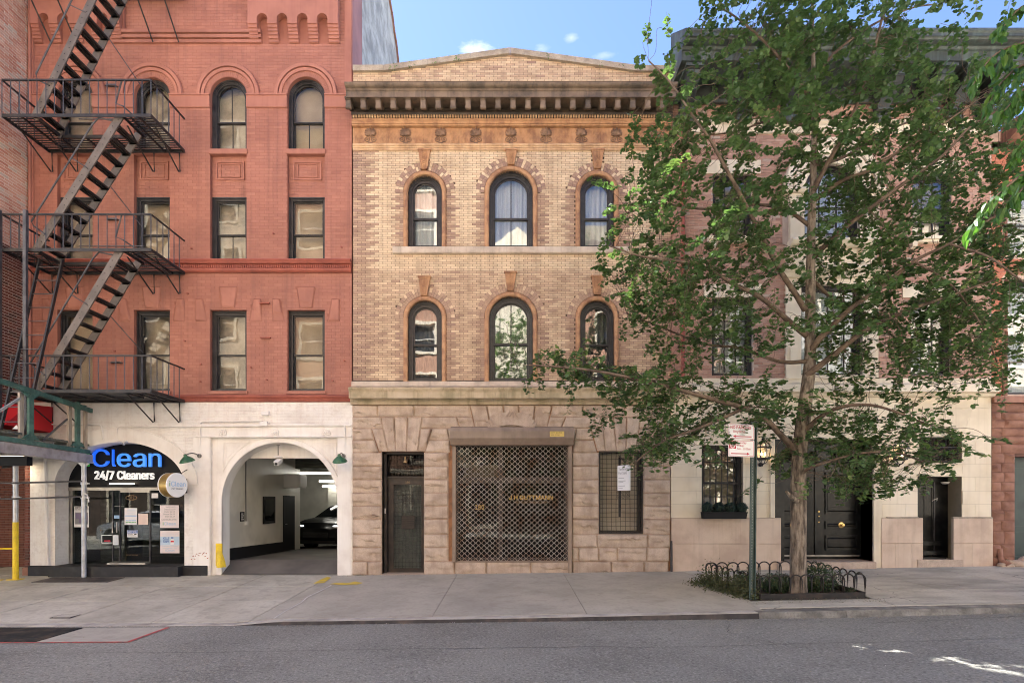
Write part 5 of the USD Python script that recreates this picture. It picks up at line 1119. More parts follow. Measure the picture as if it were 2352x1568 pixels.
# side wall above the roofs: painted return, then weathered render with a raking top
obj('side_return', MB().box(RR, RR + .015, .0, .84, 10.9, RTOP), 'red_paint', R)
prof_y = [(.84, 10), (5.6, 10), (5.6, 14.8), (5.2, 16.4), (4.9, 16.75), (4.55, 16.9), (4.3, 17.15), (3.86, 17.3), (3.4, 18.2), (.84, RTOP)]
obj('render_wall', MB().prof(prof_y, RR - .2, RR + .004), 'stucco_grey', R)
for (ya, za), (yb, zb_) in zip(prof_y[2:-1], prof_y[3:]): obj('coping_tile', MB().bar((RR - .1, ya, za + .03), (RR - .1, yb, zb_ + .03), .32, .07, up=(0, 0, 1)), 'brownstone', R)
obj('body', MB().box(RL, RR - .2, 10.6, 14, -1, 16).box(RL, RR - .2, .6, 10.6, 3.62, 3.8).box(RL, RR - .2, .62, .7, 3.8, RTOP - .5).box(RL, RR - .2, .62, 3.4, RTOP - 2, RTOP - 1.9), 'room_dark', R)
# white ground storey
shop_c, shop_r, shop_h, shop_zs = X(275.5), X(424) - X(275.5), 1.02, Z(1113)
shop = Polygon([(shop_c - shop_r, -.4)] + [(shop_c + shop_r * math.cos(t), shop_zs + shop_h * math.sin(t)) for t in np.linspace(PI, 0, 33)] + [(shop_c + shop_r, -.4)])
gc, gr, gzs = X(640.5), X(773.5) - X(640.5), Z(1151.5)
garage = Polygon([(gc - gr, -.5)] + [(gc + gr * math.cos(t), gzs + gr * 1.02 * math.sin(t)) for t in np.linspace(PI, 0, 41)] + [(gc + gr, -.5)])
gpanel = sbox(X(483.6), -.5, X(776), Z(1003))
gw = Polygon([(RL, -.5), (RR + .02, -.5), (RR + .02, RBELT), (RL, RBELT)])
obj('ground_wall', MB().prism(gw.difference(shop).difference(gpanel), -.01, .40), 'white_paint_brick', R)
obj('garage_arch', MB().prism(gpanel.difference(garage), .06, .40), 'white_paint', R)
a = np.linspace(PI, 0, 41)
sec_a = [(0, .08), (0, .035), (.02, .02), (.10, .02), (.12, .03), (.13, .062)]
path = [(gc - gr, -.1)] + [(gc + gr * math.cos(t), gzs + gr * 1.02 * math.sin(t)) for t in a] + [(gc + gr, -.1)]
obj('arch_moulding', MB().sweep(path, [(-1, 0)] + [(math.cos(t), math.sin(t)) for t in a] + [(1, 0)], sec_a), 'white_paint', R, smooth=40)
for sg in (-1, 1):   # sunk spandrel panels
    pts = [(gc + sg * (gr - .02), Z(1014)), (gc + sg * .72, Z(1014)), (gc + sg * 1.0, Z(1034)), (gc + sg * 1.24, Z(1060)), (gc + sg * (gr - .02), Z(1082))]
    g = Polygon(pts); obj('spandrel_bead', MB().prism(g.difference(g.buffer(-.02)), .045, .062).prism(g.buffer(-.07).difference(g.buffer(-.085)), .05, .062), 'white_paint', R)
obj('lintel', MB().prof([(-.01, Z(974)), (-.055, Z(975)), (-.06, Z(978)), (-.03, Z(981)), (-.01, Z(981))], X(451), RR), 'white_paint', R)
obj('lintel', MB().prof([(-.01, Z(981)), (-.022, Z(981)), (-.022, Z(1000)), (-.05, Z(1001)), (-.05, Z(1004)), (-.01, Z(1004.5))], X(451), RR), 'white_paint', R)
for u in (511.7, 631.6, 749.6):
    ro = obj('rosette', MB().lathe([(0, -.075), (.02, -.07), (.03, -.055), (.06, -.045), (.095, -.05), (.102, -.03), (.10, -.015), (0, -.015)], (X(u, -.02), 0, Z(994, -.02)), 16, axis=1), 'white_paint', R, smooth=40)
    pe = MB()
    for k in range(8):
        t = k * PI / 4; pe.lathe([(0, -.015), (.018, -.008), (.02, 0), (0, .008)], (X(u, -.02) + .06 * math.cos(t), -.048, Z(994, -.02) + .06 * math.sin(t)), 6, axis=1)
    obj('petals', pe, 'white_paint', ro)
p2 = [(shop_c + (shop_r + o) * math.cos(t), shop_zs + (shop_h + o) * math.sin(t)) for o in (.0,) for t in a]
obj('shop_moulding', MB().sweep([(shop_c + shop_r * math.cos(t), shop_zs + shop_h * math.sin(t)) for t in a], [(math.cos(t), math.sin(t)) for t in a], [(.0, .02), (0, -.02), (.10, -.022), (.12, -.034), (.30, -.034), (.32, -.045), (.34, -.045), (.34, .0), (.3, .02)]), 'white_paint', R, smooth=40)
obj('pilaster', MB().box(X(776), X(806), -.022, -.01, -.1, Z(1003)), 'white_paint', R)
obj('pilaster', MB().box(X(445), X(482), -.02, -.01, -.1, Z(1003)), 'white_paint', R)
z_pl = Z(1298)
obj('plinth', MB().prof([(-.05, -.3), (-.05, z_pl - .03), (-.02, z_pl), (.39, z_pl), (.39, -.3)], RL - .02, X(478)), 'black_plinth', R)
obj('chipped_paint', MB().add([(0, 0, 0)] * 3, [(0, 1, 2)]), 'red_paint', R) if False else None
ch = MB()
for x, y in ((1325, 1115), (1338, 1125), (1352, 1108), (1365, 1120), (1380, 1130), (1390, 1112), (1398, 1145), (1318, 1128), (1300, 1130), (1342, 1112), (1372, 1108), (1290, 1150), (1310, 1150)):
    p = cg(x, y); n = rng.integers(6, 9); t = np.sort(rng.uniform(0, 2 * PI, n)); rr = rng.uniform(.3, 1, n)
    g = Polygon([(p[0] + .035 * r_ * math.cos(q), p[1] + .022 * r_ * math.sin(q)) for q, r_ in zip(t, rr)]).buffer(0)
    if g.area > 1e-5: ch.prism(g, -.0225, -.0195)
obj('paint_chips', ch, 'red_trim', R, kind='stuff')
# conduits clipped to the white wall
def pipe(pts, r=.017, m='white_paint', y=-.05, name='conduit', parent=R):
    q = []
    for k, (u, v) in enumerate(pts): q.append(np.array([X(u, y), y, Z(v, y)]))
    out = [q[0]]
    for k in range(1, len(q) - 1):
        a_, b_, c_ = q[k - 1], q[k], q[k + 1]; d1 = (a_ - b_) / np.linalg.norm(a_ - b_); d2 = (c_ - b_) / np.linalg.norm(c_ - b_)
        rr = min(.09, np.linalg.norm(a_ - b_) * .45, np.linalg.norm(c_ - b_) * .45)
        for t in np.linspace(0, 1, 5): out.append((1 - t) ** 2 * (b_ + d1 * rr) + 2 * t * (1 - t) * b_ + t * t * (b_ + d2 * rr))
    out.append(q[-1]); return obj(name, MB().tube(out, r, 8), m, parent, smooth=60)
pipe([(268, 1010), (268, 980), (605, 978), (620, 974)]); pipe([(459, 1052), (459, 968), (606, 966)]); pipe([(612, 974), (792, 974), (792, 1050)])
pipe([(99, 974), (232, 974), (237, 1010)]); pipe([(268, 1010), (283, 1014)], .02)
pipe([(103, 1030), (109, 1296)], .035, 'white_paint', -.07, 'rain_pipe')
obj('junction_box', MB().box(*[X(u, -.06) for u in (598, 615)], -.10, -.01, Z(978, -.06), Z(968, -.06)), 'plastic_white', R)
obj('junction_box', MB().box(*[X(u, -.06) for u in (601, 618)], -.09, -.01, Z(953, -.06), Z(945, -.06)), 'plastic_white', R)
def gooseneck(name_l, u, v, y0=-.03, tilt=0.0, out=.30, lit=False, m='lamp_green'):
    t = thing('wall_lamp', name_l, 'lamp', None, (X(u, y0), y0, Z(v, y0)))
    obj('rose', MB().lathe([(0, -.02), (.05, -.015), (.05, .01), (0, .012)], (0, 0, .10), 12, axis=1), 'conduit_grey', t)
    tt = np.linspace(0, 1, 12)
    obj('arm', MB().tube(np.c_[tilt * out * tt, -out * tt, .10 + .05 * np.sin(tt * PI)], .014, 7), 'conduit_grey', t, smooth=True)
    sh = MB().lathe([(.02, .10), (.035, .09), (.04, .05), (.07, .03), (.13, -.02), (.165, -.07), (.17, -.085)], (0, 0, 0), 24)
    si = MB().lathe([(.168, -.084), (.16, -.068), (.125, -.02), (.06, .02), (0, .03)], (0, 0, 0), 24)
    Rm = trimesh.transformations.rotation_matrix(.35 * (1 if tilt == 0 else 1), [1, tilt, 0])
    for q in (sh, si): q.xform(Rm); q.shift((tilt * out, -out, .02))
    obj('shade', sh, m, t, smooth=50); obj('enamel', si, 'lamp_enamel' if not lit else 'lamp_warm', t, smooth=True)
    bl = trimesh.creation.icosphere(2, .028); bl.apply_translation([tilt * out, -out + .02, -.02]); obj('bulb', MB().mesh(bl), 'lamp_enamel' if not lit else 'bulb_warm', t, smooth=True)
gooseneck('green enamel lamp on a bent arm left of the garage arch', 458, 1056, tilt=-.45)
gooseneck('green enamel lamp on a straight drop right of the garage arch', 789, 1056)
def camera_(label, u, v, y, hang):
    t = thing('security_camera', label, 'camera', None, (X(u, y), y, Z(v, y)))
    obj('stem', MB().tube([(0, 0, .02), (0, 0, hang)], .012, 6).lathe([(0, hang), (.04, hang), (.04, hang + .01), (0, hang + .01)], (0, 0, 0), 10), 'conduit_grey', t)
    obj('mount', MB().lathe([(0, .0), (.09, 0), (.10, .02), (.09, .04), (0, .045)], (0, 0, -.04), 14), 'plastic_white', t, smooth=40)
    b = MB().box(-.05, .05, -.14, .12, -.045, .045).box(-.056, .056, -.17, .10, .045, .055); b.xform(trimesh.transformations.rotation_matrix(.45, [1, .3, 0])); b.shift((.03, -.05, -.14)); obj('housing', b, 'plastic_white', t)
    l = MB().lathe([(0, 0), (.03, 0), (.03, .02), (0, .02)], (0, -.16, 0), 10, axis=1); l.xform(trimesh.transformations.rotation_matrix(.45, [1, .3, 0])); l.shift((.03, -.05, -.14)); obj('lens', l, 'print_black', t)
camera_('white box camera hanging on a rod in the garage arch', 639, 1047, .15, .26)
t = thing('security_camera', 'small white dome camera under the conduit above the shop sign', 'camera', None, (X(285, -.08), -.08, Z(1017, -.08)))
obj('mount', MB().box(-.05, .05, -.03, .07, .02, .06), 'plastic_white', t); sp = trimesh.creation.icosphere(2, .035); sp.apply_translation([0, -.01, -.015]); obj('dome', MB().mesh(sp), 'steel', t, smooth=True)
# ---- the garage behind the arch
gx0 = -7.02
yE = 4.72
zfl = lambda y: -.0 + .02 * y
gz0 = Z(1292) - .02
fl = lambda x, y: np.interp(y, [0, .4, 4.7, 9, 20], [zb(-5.6) + .0, gz0 + .03, .18, .02, .0]) + 0 * x
obj('garage_floor', sheet(gx0, RR, .02, 16, fl, 8, 30), 'garage_floor', R)
obj('garage_apron', sheet(X(483.6) + .1, RR - .3, -.005, .42, lambda x, y: zb(x) + (y + .005) * .09 + .004, 8, 3), 'concrete', R)
wl = MB().box(gx0 - .15, gx0, .40, 3.65, -.2, 3.45); wl.box(gx0 - .15, gx0, 4.55, 4.85, -.2, 3.45); wl.box(gx0 - .15, gx0, 3.65, 4.55, 1.92, 3.45)
obj('garage_wall', wl, 'garage_white', R)
obj('garage_wall', MB().box(RR - .18, RR - .02, .4, 10.4, -.2, 3.45), 'garage_white', R)
obj('garage_wall', MB().box(-12.5, gx0, 4.85, 5.0, -.2, 3.45), 'garage_white', R)
obj('garage_wall', MB().box(-12.5, RR, 10.4, 10.6, -.2, 3.6).box(-7.75, -7.4, 9.9, 10.4, -.2, 3.45), 'garage_white', R)
obj('garage_ceiling', MB().box(-12.5, RR, .4, 10.4, 3.45, 3.55), 'garage_white' if False else 'room_dark', R)
for k, y in enumerate((1.6, 4.6, 7.2)): obj('ceiling_beam', MB().box(gx0 if y < 4.7 else -12, RR, y, y + .3, 3.05 if y < 4 else 2.8, 3.45), 'garage_white' if y < 4 else 'shed_wood', R)  # deeper beams take a dark wood, rear dimness put in the colour
obj('transom_beam', MB().box(gc - gr - .1, gc + gr + .1, .42, .55, Z(1052, .42), 3.5), 'white_paint', R)
bb = MB(); ys_ = np.linspace(.40, 3.65, 12)
for a_, b_ in zip(ys_[:-1], ys_[1:]):
    za_, zb_ = float(fl(0, a_)), float(fl(0, b_)); h_ = .30
    bb.add([(gx0 + .012, a_, za_), (gx0 + .012, b_, zb_), (gx0 + .012, b_, zb_ + h_), (gx0 + .012, a_, za_ + h_)], [(0, 1, 2, 3)])
obj('dado', bb, 'garage_black', R)
gdoor = obj('garage_door', MB().box(gx0 - .05, gx0 + .01, 3.66, 4.54, .1, 1.91), 'garage_black', R); obj('handle', MB().box(gx0 + .01, gx0 + .05, 3.78, 3.86, 1.02, 1.05), 'steel', gdoor)
gwin = obj('office_window', MB().box(gx0 - .02, gx0 + .03, 2.3, 3.05, 1.10, 1.88), 'garage_black', R); obj('pane', MB().box(gx0 + .03, gx0 + .034, 2.38, 2.97, 1.18, 1.80), 'car_glass', gwin)
pn = obj('wall_notice', MB().box(gx0, gx0 + .012, 1.02, 1.24, 1.22, 1.47), 'garage_black', R)
for k in range(4): obj('lettering', MB().box(gx0 + .012, gx0 + .014, 1.06, 1.20 - .03 * (k % 2), 1.26 + .05 * k, 1.28 + .05 * k), 'paper', pn)
obj('conduit', MB().tube([(gx0 + .02, 1.3, 3.0), (gx0 + .02, 1.28, 2.2), (gx0 + .02, 1.3, 1.2)], .015, 6), 'conduit_grey', R)
obj('junction_box', MB().box(gx0, gx0 + .05, 1.27, 1.37, 1.12, 1.22), 'plastic_white', R)
obj('wall_hatch', MB().box(gx0, gx0 + .02, .55, 1.15, 2.35, 2.85), 'garage_white', R)
obj('air_heater', MB().box(gx0, gx0 + .46, 3.7, 4.3, 2.16, 2.58).box(gx0 + .46, gx0 + .50, 3.74, 4.26, 2.2, 2.54), 'plastic_white', R)
for (x0, x1, y, z) in ((-7.3, -5.9, 5.5, 2.69), (-7.37, -5.6, 7.7, 2.50), (-7.9, -6.1, 9.6, 2.36)):
    t = thing('tube_lamp', {5.5: 'lit tube lamp across the garage ceiling, nearest the arch', 7.7: 'second lit tube lamp deeper in the garage', 9.6: 'lit tube lamp at the rear of the garage'}[y], 'tube lamp', 'garage tube lamps')
    obj('fitting', MB().box(x0, x1, y - .07, y + .07, z + .035, z + .09), 'plastic_white', t); obj('tube', MB().tube([(x0 + .03, y, z), (x1 - .03, y, z)], .034, 8), 'tube_light', t, smooth=True)
for p in ([(-7.2, 10.36, 2.0), (-6.4, 10.36, 2.0), (-6.2, 10.36, 2.3), (-5.6, 10.36, 2.3)], [(-7.2, 10.36, 1.75), (-5.4, 10.36, 1.75)], [(-6.5, 10.36, 3.2), (-6.5, 10.36, 2.4)]): obj('conduit', MB().tube(p, .025, 6), 'conduit_grey', R)
# yellow steel corner guard at the arch
t = thing('post_guard', 'yellow painted steel guard bolted at the left foot of the garage arch', 'guard')
ux = X(497, .0); zf = Z(1298)
obj('plate', MB().prof([(-.0, zf), (-.0, zf + .52), (-.012, zf + .53), (-.03, zf + .53), (-.04, zf + .52), (-.04, zf)], X(497.5), X(511)), 'yellow_paint', t)
tt = np.linspace(0, 1, 9)
V = []
for h in tt:
    w = .05 + .055 * (1 - h) ** 1.2 + .02 * math.sin(h * PI); V.append([(X(506.5) + dx * w + .05 * (1 - h), -.04 - dy * (.05 + .10 * (1 - h)), zf - .03 + .36 * h) for dx, dy in ((-1, 0), (-.6, .8), (0, 1.0), (.6, .8), (1, 0))])
V = np.array(V); i, j = np.meshgrid(np.arange(8), np.arange(4), indexing='ij')
obj('bulge', MB().add(V.reshape(-1, 3), np.stack([i * 5 + j, i * 5 + j + 1, (i + 1) * 5 + j + 1, (i + 1) * 5 + j], -1).reshape(-1, 4)), 'yellow_paint', t, smooth=True)
for zz in (.30, .46):
    for xx in (500, 508): obj('bolt', MB().lathe([(0, -.015), (.012, -.012), (.014, 0)], (X(xx), -.04, zf + zz), 8, axis=1), 'yellow_paint', t)
# ---- the shop behind the left arch
SY = 0.42
s2 = lambda x, y, d=SY: P(137.8 + x * 0.20143, 1004.85 + y * 0.20143, d)        # shop front close-up
sp_ = Polygon([(shop_c - shop_r - .05, Z(1118, SY))] + [(shop_c + (shop_r + .05) * math.cos(t), shop_zs + (shop_h + .1) * math.sin(t)) for t in a] + [(shop_c + shop_r + .05, Z(1118, SY))])
sp_ = sp_.intersection(sbox(-20, Z(1118, SY), 20, 5))
SB = obj('sign_board', MB().prism(sp_, SY - .04, SY + .05), 'sign_black', R)
def letters(txt, x0, x1, yb, h, m, depth=.05, stand=.05, bold=False):
    a_ = s2(x0, yb, SY - .12); b_ = s2(x1, yb, SY - .12)
    return text_on(txt, h, a_[0], SY - .04 - stand, a_[1], m, SB, 'letter', bold, depth, b_[0] - a_[0])
hh = (330 - 125) * .20143 / 1248 * (13 + SY - .12)
for ch_, xa_, xb_, m_, h_ in (('i', 303, 333, 'letter_green', hh), ('C', 365, 560, 'letter_blue', hh * .97), ('l', 598, 630, 'letter_light_blue' if False else 'letter_blue', hh * .97), ('e', 652, 808, 'letter_light_blue', hh), ('a', 835, 980, 'letter_light_blue', hh), ('n', 1015, 1152, 'letter_light_blue', hh)):
    letters(ch_, xa_, xb_, 328, h_ * .98, m_)
letters('24/7 Cleaners', 390, 1070, 470, (470 - 380) * .20143 / 1248 * 13.3, 'letter_white', bold=True, depth=.04, stand=.045)
obj('down_light', MB().box(s2(590, 0)[0], s2(885, 0)[0], SY - .16, SY - .04, s2(0, 552)[1], s2(0, 530)[1]), 'print_black', SB)
obj('lamp_strip', MB().box(s2(600, 0)[0], s2(875, 0)[0], SY - .12, SY - .08, s2(0, 527)[1], s2(0, 523)[1]), 'lamp_warm', SB)
gx_0, gx_1, gzb, gzt = s2(70, 0)[0], shop_c + shop_r + .02, z_pl, s2(0, 600)[1]
SF = obj('shop_front', MB().box(gx_0, gx_1, SY - .05, SY + .06, gzt, s2(0, 566)[1]), 'brushed_steel', R)
obj('mullion', MB().box(gx_0, s2(118, 0)[0], SY - .03, SY + .06, gzb, gzt).box(s2(124, 0)[0], s2(148, 0)[0], SY - .02, SY + .05, gzb, gzt), 'brushed_steel', SF)
for x0_, x1_ in ((602, 610), (684, 690), (1026, 1036)): obj('mullion', MB().box(s2(x0_, 0)[0], s2(x1_, 0)[0], SY - .02, SY + .03, gzb, gzt), 'rail_iron', SF)
obj('pane', MB().box(s2(140, 0)[0], s2(606, 0)[0], SY, SY + .008, gzb, gzt), 'shop_glass', SF)
obj('pane', MB().box(s2(1030, 0)[0], gx_1, SY, SY + .008, gzb, gzt), 'shop_glass', SF)
DR = obj('glass_door', MB().box(s2(690, 0)[0], s2(1026, 0)[0], SY - .012, SY + .02, gzb + .02, s2(0, 1412)[1]).box(s2(690, 0)[0], s2(1026, 0)[0], SY - .012, SY + .02, gzt - .05, gzt), 'brushed_steel', SF)
obj('door_pane', MB().box(s2(606, 0)[0], s2(1030, 0)[0], SY, SY + .008, gzb + .02, gzt), 'shop_glass', SF)
h0, h1 = s2(640, 1080), s2(640, 955)
obj('handle', MB().tube([(s2(618, 0)[0], SY - .01, h0[1]), (s2(616, 0)[0], SY - .06, h0[1]), (s2(616, 0)[0], SY - .06, h1[1]), (s2(618, 0)[0], SY - .01, h1[1])], .014, 6).tube([(s2(668, 0)[0], SY - .06, h0[1]), (s2(668, 0)[0], SY - .06, h1[1])], .014, 6), 'steel', SF)
obj('sill_plate', MB().prof([(SY - .20, z_pl - .06), (SY - .19, z_pl + .03), (SY, z_pl + .05), (SY, z_pl - .06)], s2(600, 0)[0], s2(1032, 0)[0]), 'brushed_steel', SF)
obj('step', MB().prof([(-.22, -.3), (-.22, Z(1300, -.1)), (-.2, Z(1299, -.1)), (SY, Z(1299, -.1)), (SY, -.3)], X(128), X(422)), 'black_plinth', R)
obj('shop_interior', MB().box(RL + .1, gx0 - .16, 4.6, 4.7, -.1, 3.4).box(RL + .1, RL + .2, .45, 4.6, -.1, 3.4).box(gx0 - .3, gx0 - .16, .45, 4.6, -.1, 3.4).box(RL + .1, gx0 - .16, .45, 4.6, 3.2, 3.4).box(RL + .1, gx0 - .16, .45, 4.6, -.1, .15), 'room_dark', R)
obj('shop_counter', MB().box(-10.6, -8.4, 2.6, 3.2, .15, 1.2).box(-10.7, -8.3, 2.55, 3.25, 1.2, 1.26), 'shed_wood', R)
obj('shop_curtain', MB().box(-10.75, -10.1, 1.2, 1.25, .15, 2.3), 'shed_wood', R)
for (xa_, xb_, yy, zz) in ((-10.3, -9.55, 2.2, 2.35), (-9.3, -8.6, 2.2, 2.35)):
    t = thing('tube_lamp', 'lit tube lamp inside the shop, ' + ('left' if xa_ < -10 else 'right') + ' of the door bar', 'tube lamp', 'shop tube lamps'); obj('tube', MB().tube([(xa_, yy, zz), (xb_, yy, zz)], .016, 6), 'tube_light', t); obj('fitting', MB().box(xa_, xb_, yy - .04, yy + .04, zz + .02, zz + .05), 'plastic_white', t)
# notices on the glass, each one a thing
def notice(label, x0, y0, x1, y1, m='paper', d=SY - .006, cat='notice'):
    t = thing('notice', label, cat); a_, b_ = s2(x0, y1, d), s2(x1, y0, d)
    obj('sheet', MB().box(a_[0], b_[0], d, d + .003, a_[1], b_[1]), m, t); return t
def nline(t, txt, x0, y, x1, h, m, d=SY - .0085, bold=False):
    a_, b_ = s2(x0, y, d), s2(x1, y, d); text_on(txt, h * .20143 / 1248 * (13 + d), a_[0], d, a_[1], m, t, 'lettering', bold, .001, b_[0] - a_[0])
def nbox(t, x0, y0, x1, y1, m, d=SY - .008, name='print'):
    a_, b_ = s2(x0, y1, d), s2(x1, y0, d); obj(name, MB().box(a_[0], b_[0], d, d + .001, a_[1], b_[1]), m, t)
t = notice('white price list in the right shop pane', 1140, 768, 1356, 1026, 'paper_rose')
for txt, x0, x1, yb in (('Suit $11.99', 1206, 1316, 796), ('Dress $11.99', 1188, 1316, 823), ('Pants $6.99', 1190, 1310, 851), ('Blouse $6.99', 1178, 1310, 878), ('Shirt $2.49', 1198, 1310, 905), ('Laundry $1.19/lb', 1160, 1330, 939)): nline(t, txt, x0, yb, x1, 17, 'print_grey')
nline(t, 'i', 1172, 995, 1182, 34, 'print_green'); nline(t, 'Clean', 1188, 995, 1322, 34, 'print_light_blue')
t = notice('poster about bacteria with a blue middle in the right shop pane', 1142, 1058, 1362, 1314, 'paper_rose', cat='poster')
nbox(t, 1142, 1126, 1361, 1224, 'print_pale_blue')
for txt, x0, x1, yb, h_, m_ in (('KILLS', 1176, 1245, 1153, 20, 'print_blue'), ('BACTERIA', 1176, 1245, 1166, 9, 'print_blue'), ('DETERGENT', 1176, 1245, 1179, 9, 'print_blue'), ("CAN'T", 1176, 1245, 1195, 18, 'print_blue')): nline(t, txt, x0, yb, x1, h_, m_, bold=True, d=SY - .0095)
for txt, x0, x1, yb in (('PRODUCTS TO EACH LOAD', 1160, 1342, 1100), ('AT NO EXTRA COST', 1180, 1320, 1120), ('DOING OUR PART TO KEEP', 1160, 1345, 1240), ('OUR COMMUNITY SAFE', 1172, 1332, 1262)): nline(t, txt, x0, yb, x1, 10, 'print_pale_blue')
nline(t, 'iClean', 1202, 1294, 1304, 24, 'print_light_blue')
bt = [s2(x, y, SY - .0095) for x, y in ((1266, 1150), (1294, 1150), (1302, 1170), (1300, 1216), (1258, 1216), (1256, 1170))]; obj('print', MB().prism(bt, SY - .0095, SY - .009), 'paper', t)
nbox(t, 1266, 1132, 1292, 1146, 'print_blue', SY - .0095); nbox(t, 1262, 1172, 1298, 1190, 'print_red', SY - .0105)
t = notice('white and blue information sheet on the shop door', 736, 800, 878, 991)
nbox(t, 740, 884, 874, 896, 'print_light_blue')
for k in range(7): nbox(t, 750 + 17 * k, 934, 762 + 17 * k, 948, 'print_light_blue'); nbox(t, 750 + 17 * k, 957, 762 + 17 * k, 969, 'print_green')
for y in (812, 822, 840, 862): nbox(t, 765, y, 850, y + 3, 'print_pale_blue')
t = notice('plain pinkish paper sheet on the shop door', 893, 864, 1004, 991, 'paper_pink')
t = notice('blue and white notice placard on the shop door', 764, 1054, 885, 1132)
nbox(t, 766, 1056, 883, 1088, 'print_blue'); nline(t, 'NOTICE', 772, 1083, 876, 20, 'paper', d=SY - .0095, bold=True); nline(t, '24 HOUR', 776, 1102, 830, 9, 'print_black', bold=True); nbox(t, 776, 1108, 860, 1112, 'print_grey'); nbox(t, 776, 1118, 866, 1121, 'print_grey'); nbox(t, 845, 1094, 872, 1104, 'print_black')
t = notice('small pale card at the top of the right shop pane', 1044, 632, 1118, 687, 'paper')
t = notice('grey exhibition poster behind the pipe in the left shop pane', 160, 782, 330, 1018, 'paper', cat='poster')
nline(t, 'ANDY WARHOL', 168, 806, 322, 20, 'print_black', bold=True); nline(t, 'REVELATION', 168, 824, 322, 15, 'print_grey', bold=True)
nbox(t, 172, 850, 320, 985, 'print_grey'); nbox(t, 180, 860, 262, 925, 'print_purple', SY - .0095); nbox(t, 215, 890, 312, 972, 'print_purple', SY - .0105)
t = notice('small blue sticker on the edge of the shop door', 616, 883, 676, 920, 'print_light_blue', cat='sticker')
t = notice('framed dark panel with a red arrow left of the door handle', 474, 1108, 604, 1200, 'steel', SY - .02, 'sign')
a_, b_ = s2(481, 1193, SY - .022), s2(597, 1115, SY - .022); obj('face', MB().box(a_[0], b_[0], SY - .023, SY - .02, a_[1], b_[1]), 'sign_black', t)
ar_ = [s2(x, y, SY - .024) for x, y in ((505, 1168), (556, 1168), (556, 1160), (578, 1175), (556, 1190), (556, 1182), (505, 1182))]; obj('arrow', MB().prism(ar_, SY - .0245, SY - .023), 'print_red', t)
t = notice('small clear entry box beside the door handle', 604, 1108, 668, 1220, 'steel', SY - .05, 'entry box')
nbox(t, 610, 1118, 662, 1212, 'rim_silver', SY - .054)
t = thing('number_plate', 'gold oval 182 number on the shop door', 'number')
a_ = s2(812, 683, SY - .01); el = Point(0, 0).buffer(1, 32); el = shapely.affinity.scale(el, .142, .061); el = shapely.affinity.translate(el, *a_)
obj('ring', MB().prism(el.difference(shapely.affinity.scale(el, .93, .86)), SY - .006, SY - .002), 'dim_gold', t); nline(t, '182', 778, 699, 846, 34, 'dim_gold')
nl = thing('door_lettering', 'dim gold street address at the foot of the shop door', 'lettering'); nline(nl, '182 East 73rd Street', 752, 1340, 886, 12, 'dim_gold')
# round hanging sign
t = thing('blade_sign', 'round white sign with gold rim hanging from the pier right of the shop', 'sign')
bx_, by_, bz_ = X(397, -.45), -.45, Z(1113.5, -.45)
th = math.radians(74)   # face looks mostly along the street, a little outward
M = np.eye(4); fx = np.array([math.sin(th), -math.cos(th), 0]); fu = np.array([0, 0, 1.0]); fr = np.cross(fu, fx)
M[:3, 0], M[:3, 1], M[:3, 2], M[:3, 3] = fr, fu, fx, (bx_, by_, bz_)
def put(mb): mb.xform(M); return mb
Rr = .275
obj('drum', put(MB().lathe([(Rr, -.12), (Rr + .004, -.11), (Rr + .004, .11), (Rr, .12)], (0, 0, 0), 40)), 'gold_band', t, smooth=40)
obj('face', put(MB().lathe([(0, .135), (Rr - .01, .133), (Rr + .006, .128), (Rr + .008, .112), (Rr, .10)], (0, 0, 0), 40)), 'sign_white', t, smooth=40)
obj('face', put(MB().lathe([(0, -.135), (Rr - .01, -.133), (Rr + .006, -.128), (Rr + .008, -.112), (Rr, -.10)], (0, 0, 0), 40)), 'sign_white', t, smooth=40)
for txt, h_, w0, w1, zz, m_ in (('i', .115, -.215, -.19, -.03, 'print_green'), ('Clean', .11, -.165, .215, -.03, 'print_light_blue'), ('24/7 Cleaners', .04, -.16, .15, -.10, 'print_grey')):
    n = meshkit.text_mesh(txt, h_, .003); n.apply_transform(np.diag([(w1 - w0) / (n.bounds[1][0] - n.bounds[0][0]), 1, 1, 1])); n.apply_translation([w0 - n.bounds[0][0], zz, .136]); obj('lettering', put(MB().mesh(n)), m_, t)
obj('bracket', MB().bar((X(428), -.03, bz_ + .16), (X(428), -.03, bz_ - .18), .06, .04).bar((X(428), -.03, bz_ + .06), (bx_ + .05, by_ + .12, bz_ + .06), .03, .03).bar((X(428), -.03, bz_ - .08), (bx_ + .05, by_ + .12, bz_ - .08), .03, .03), 'iron', t)
cb = np.linspace(0, 1, 14); obj('cable', MB().tube(np.c_[X(432) - .2 * np.sin(cb * PI) * .4, -.04 - .12 * np.sin(cb * PI), bz_ + .1 + .28 * cb], .009, 6), 'iron', t)
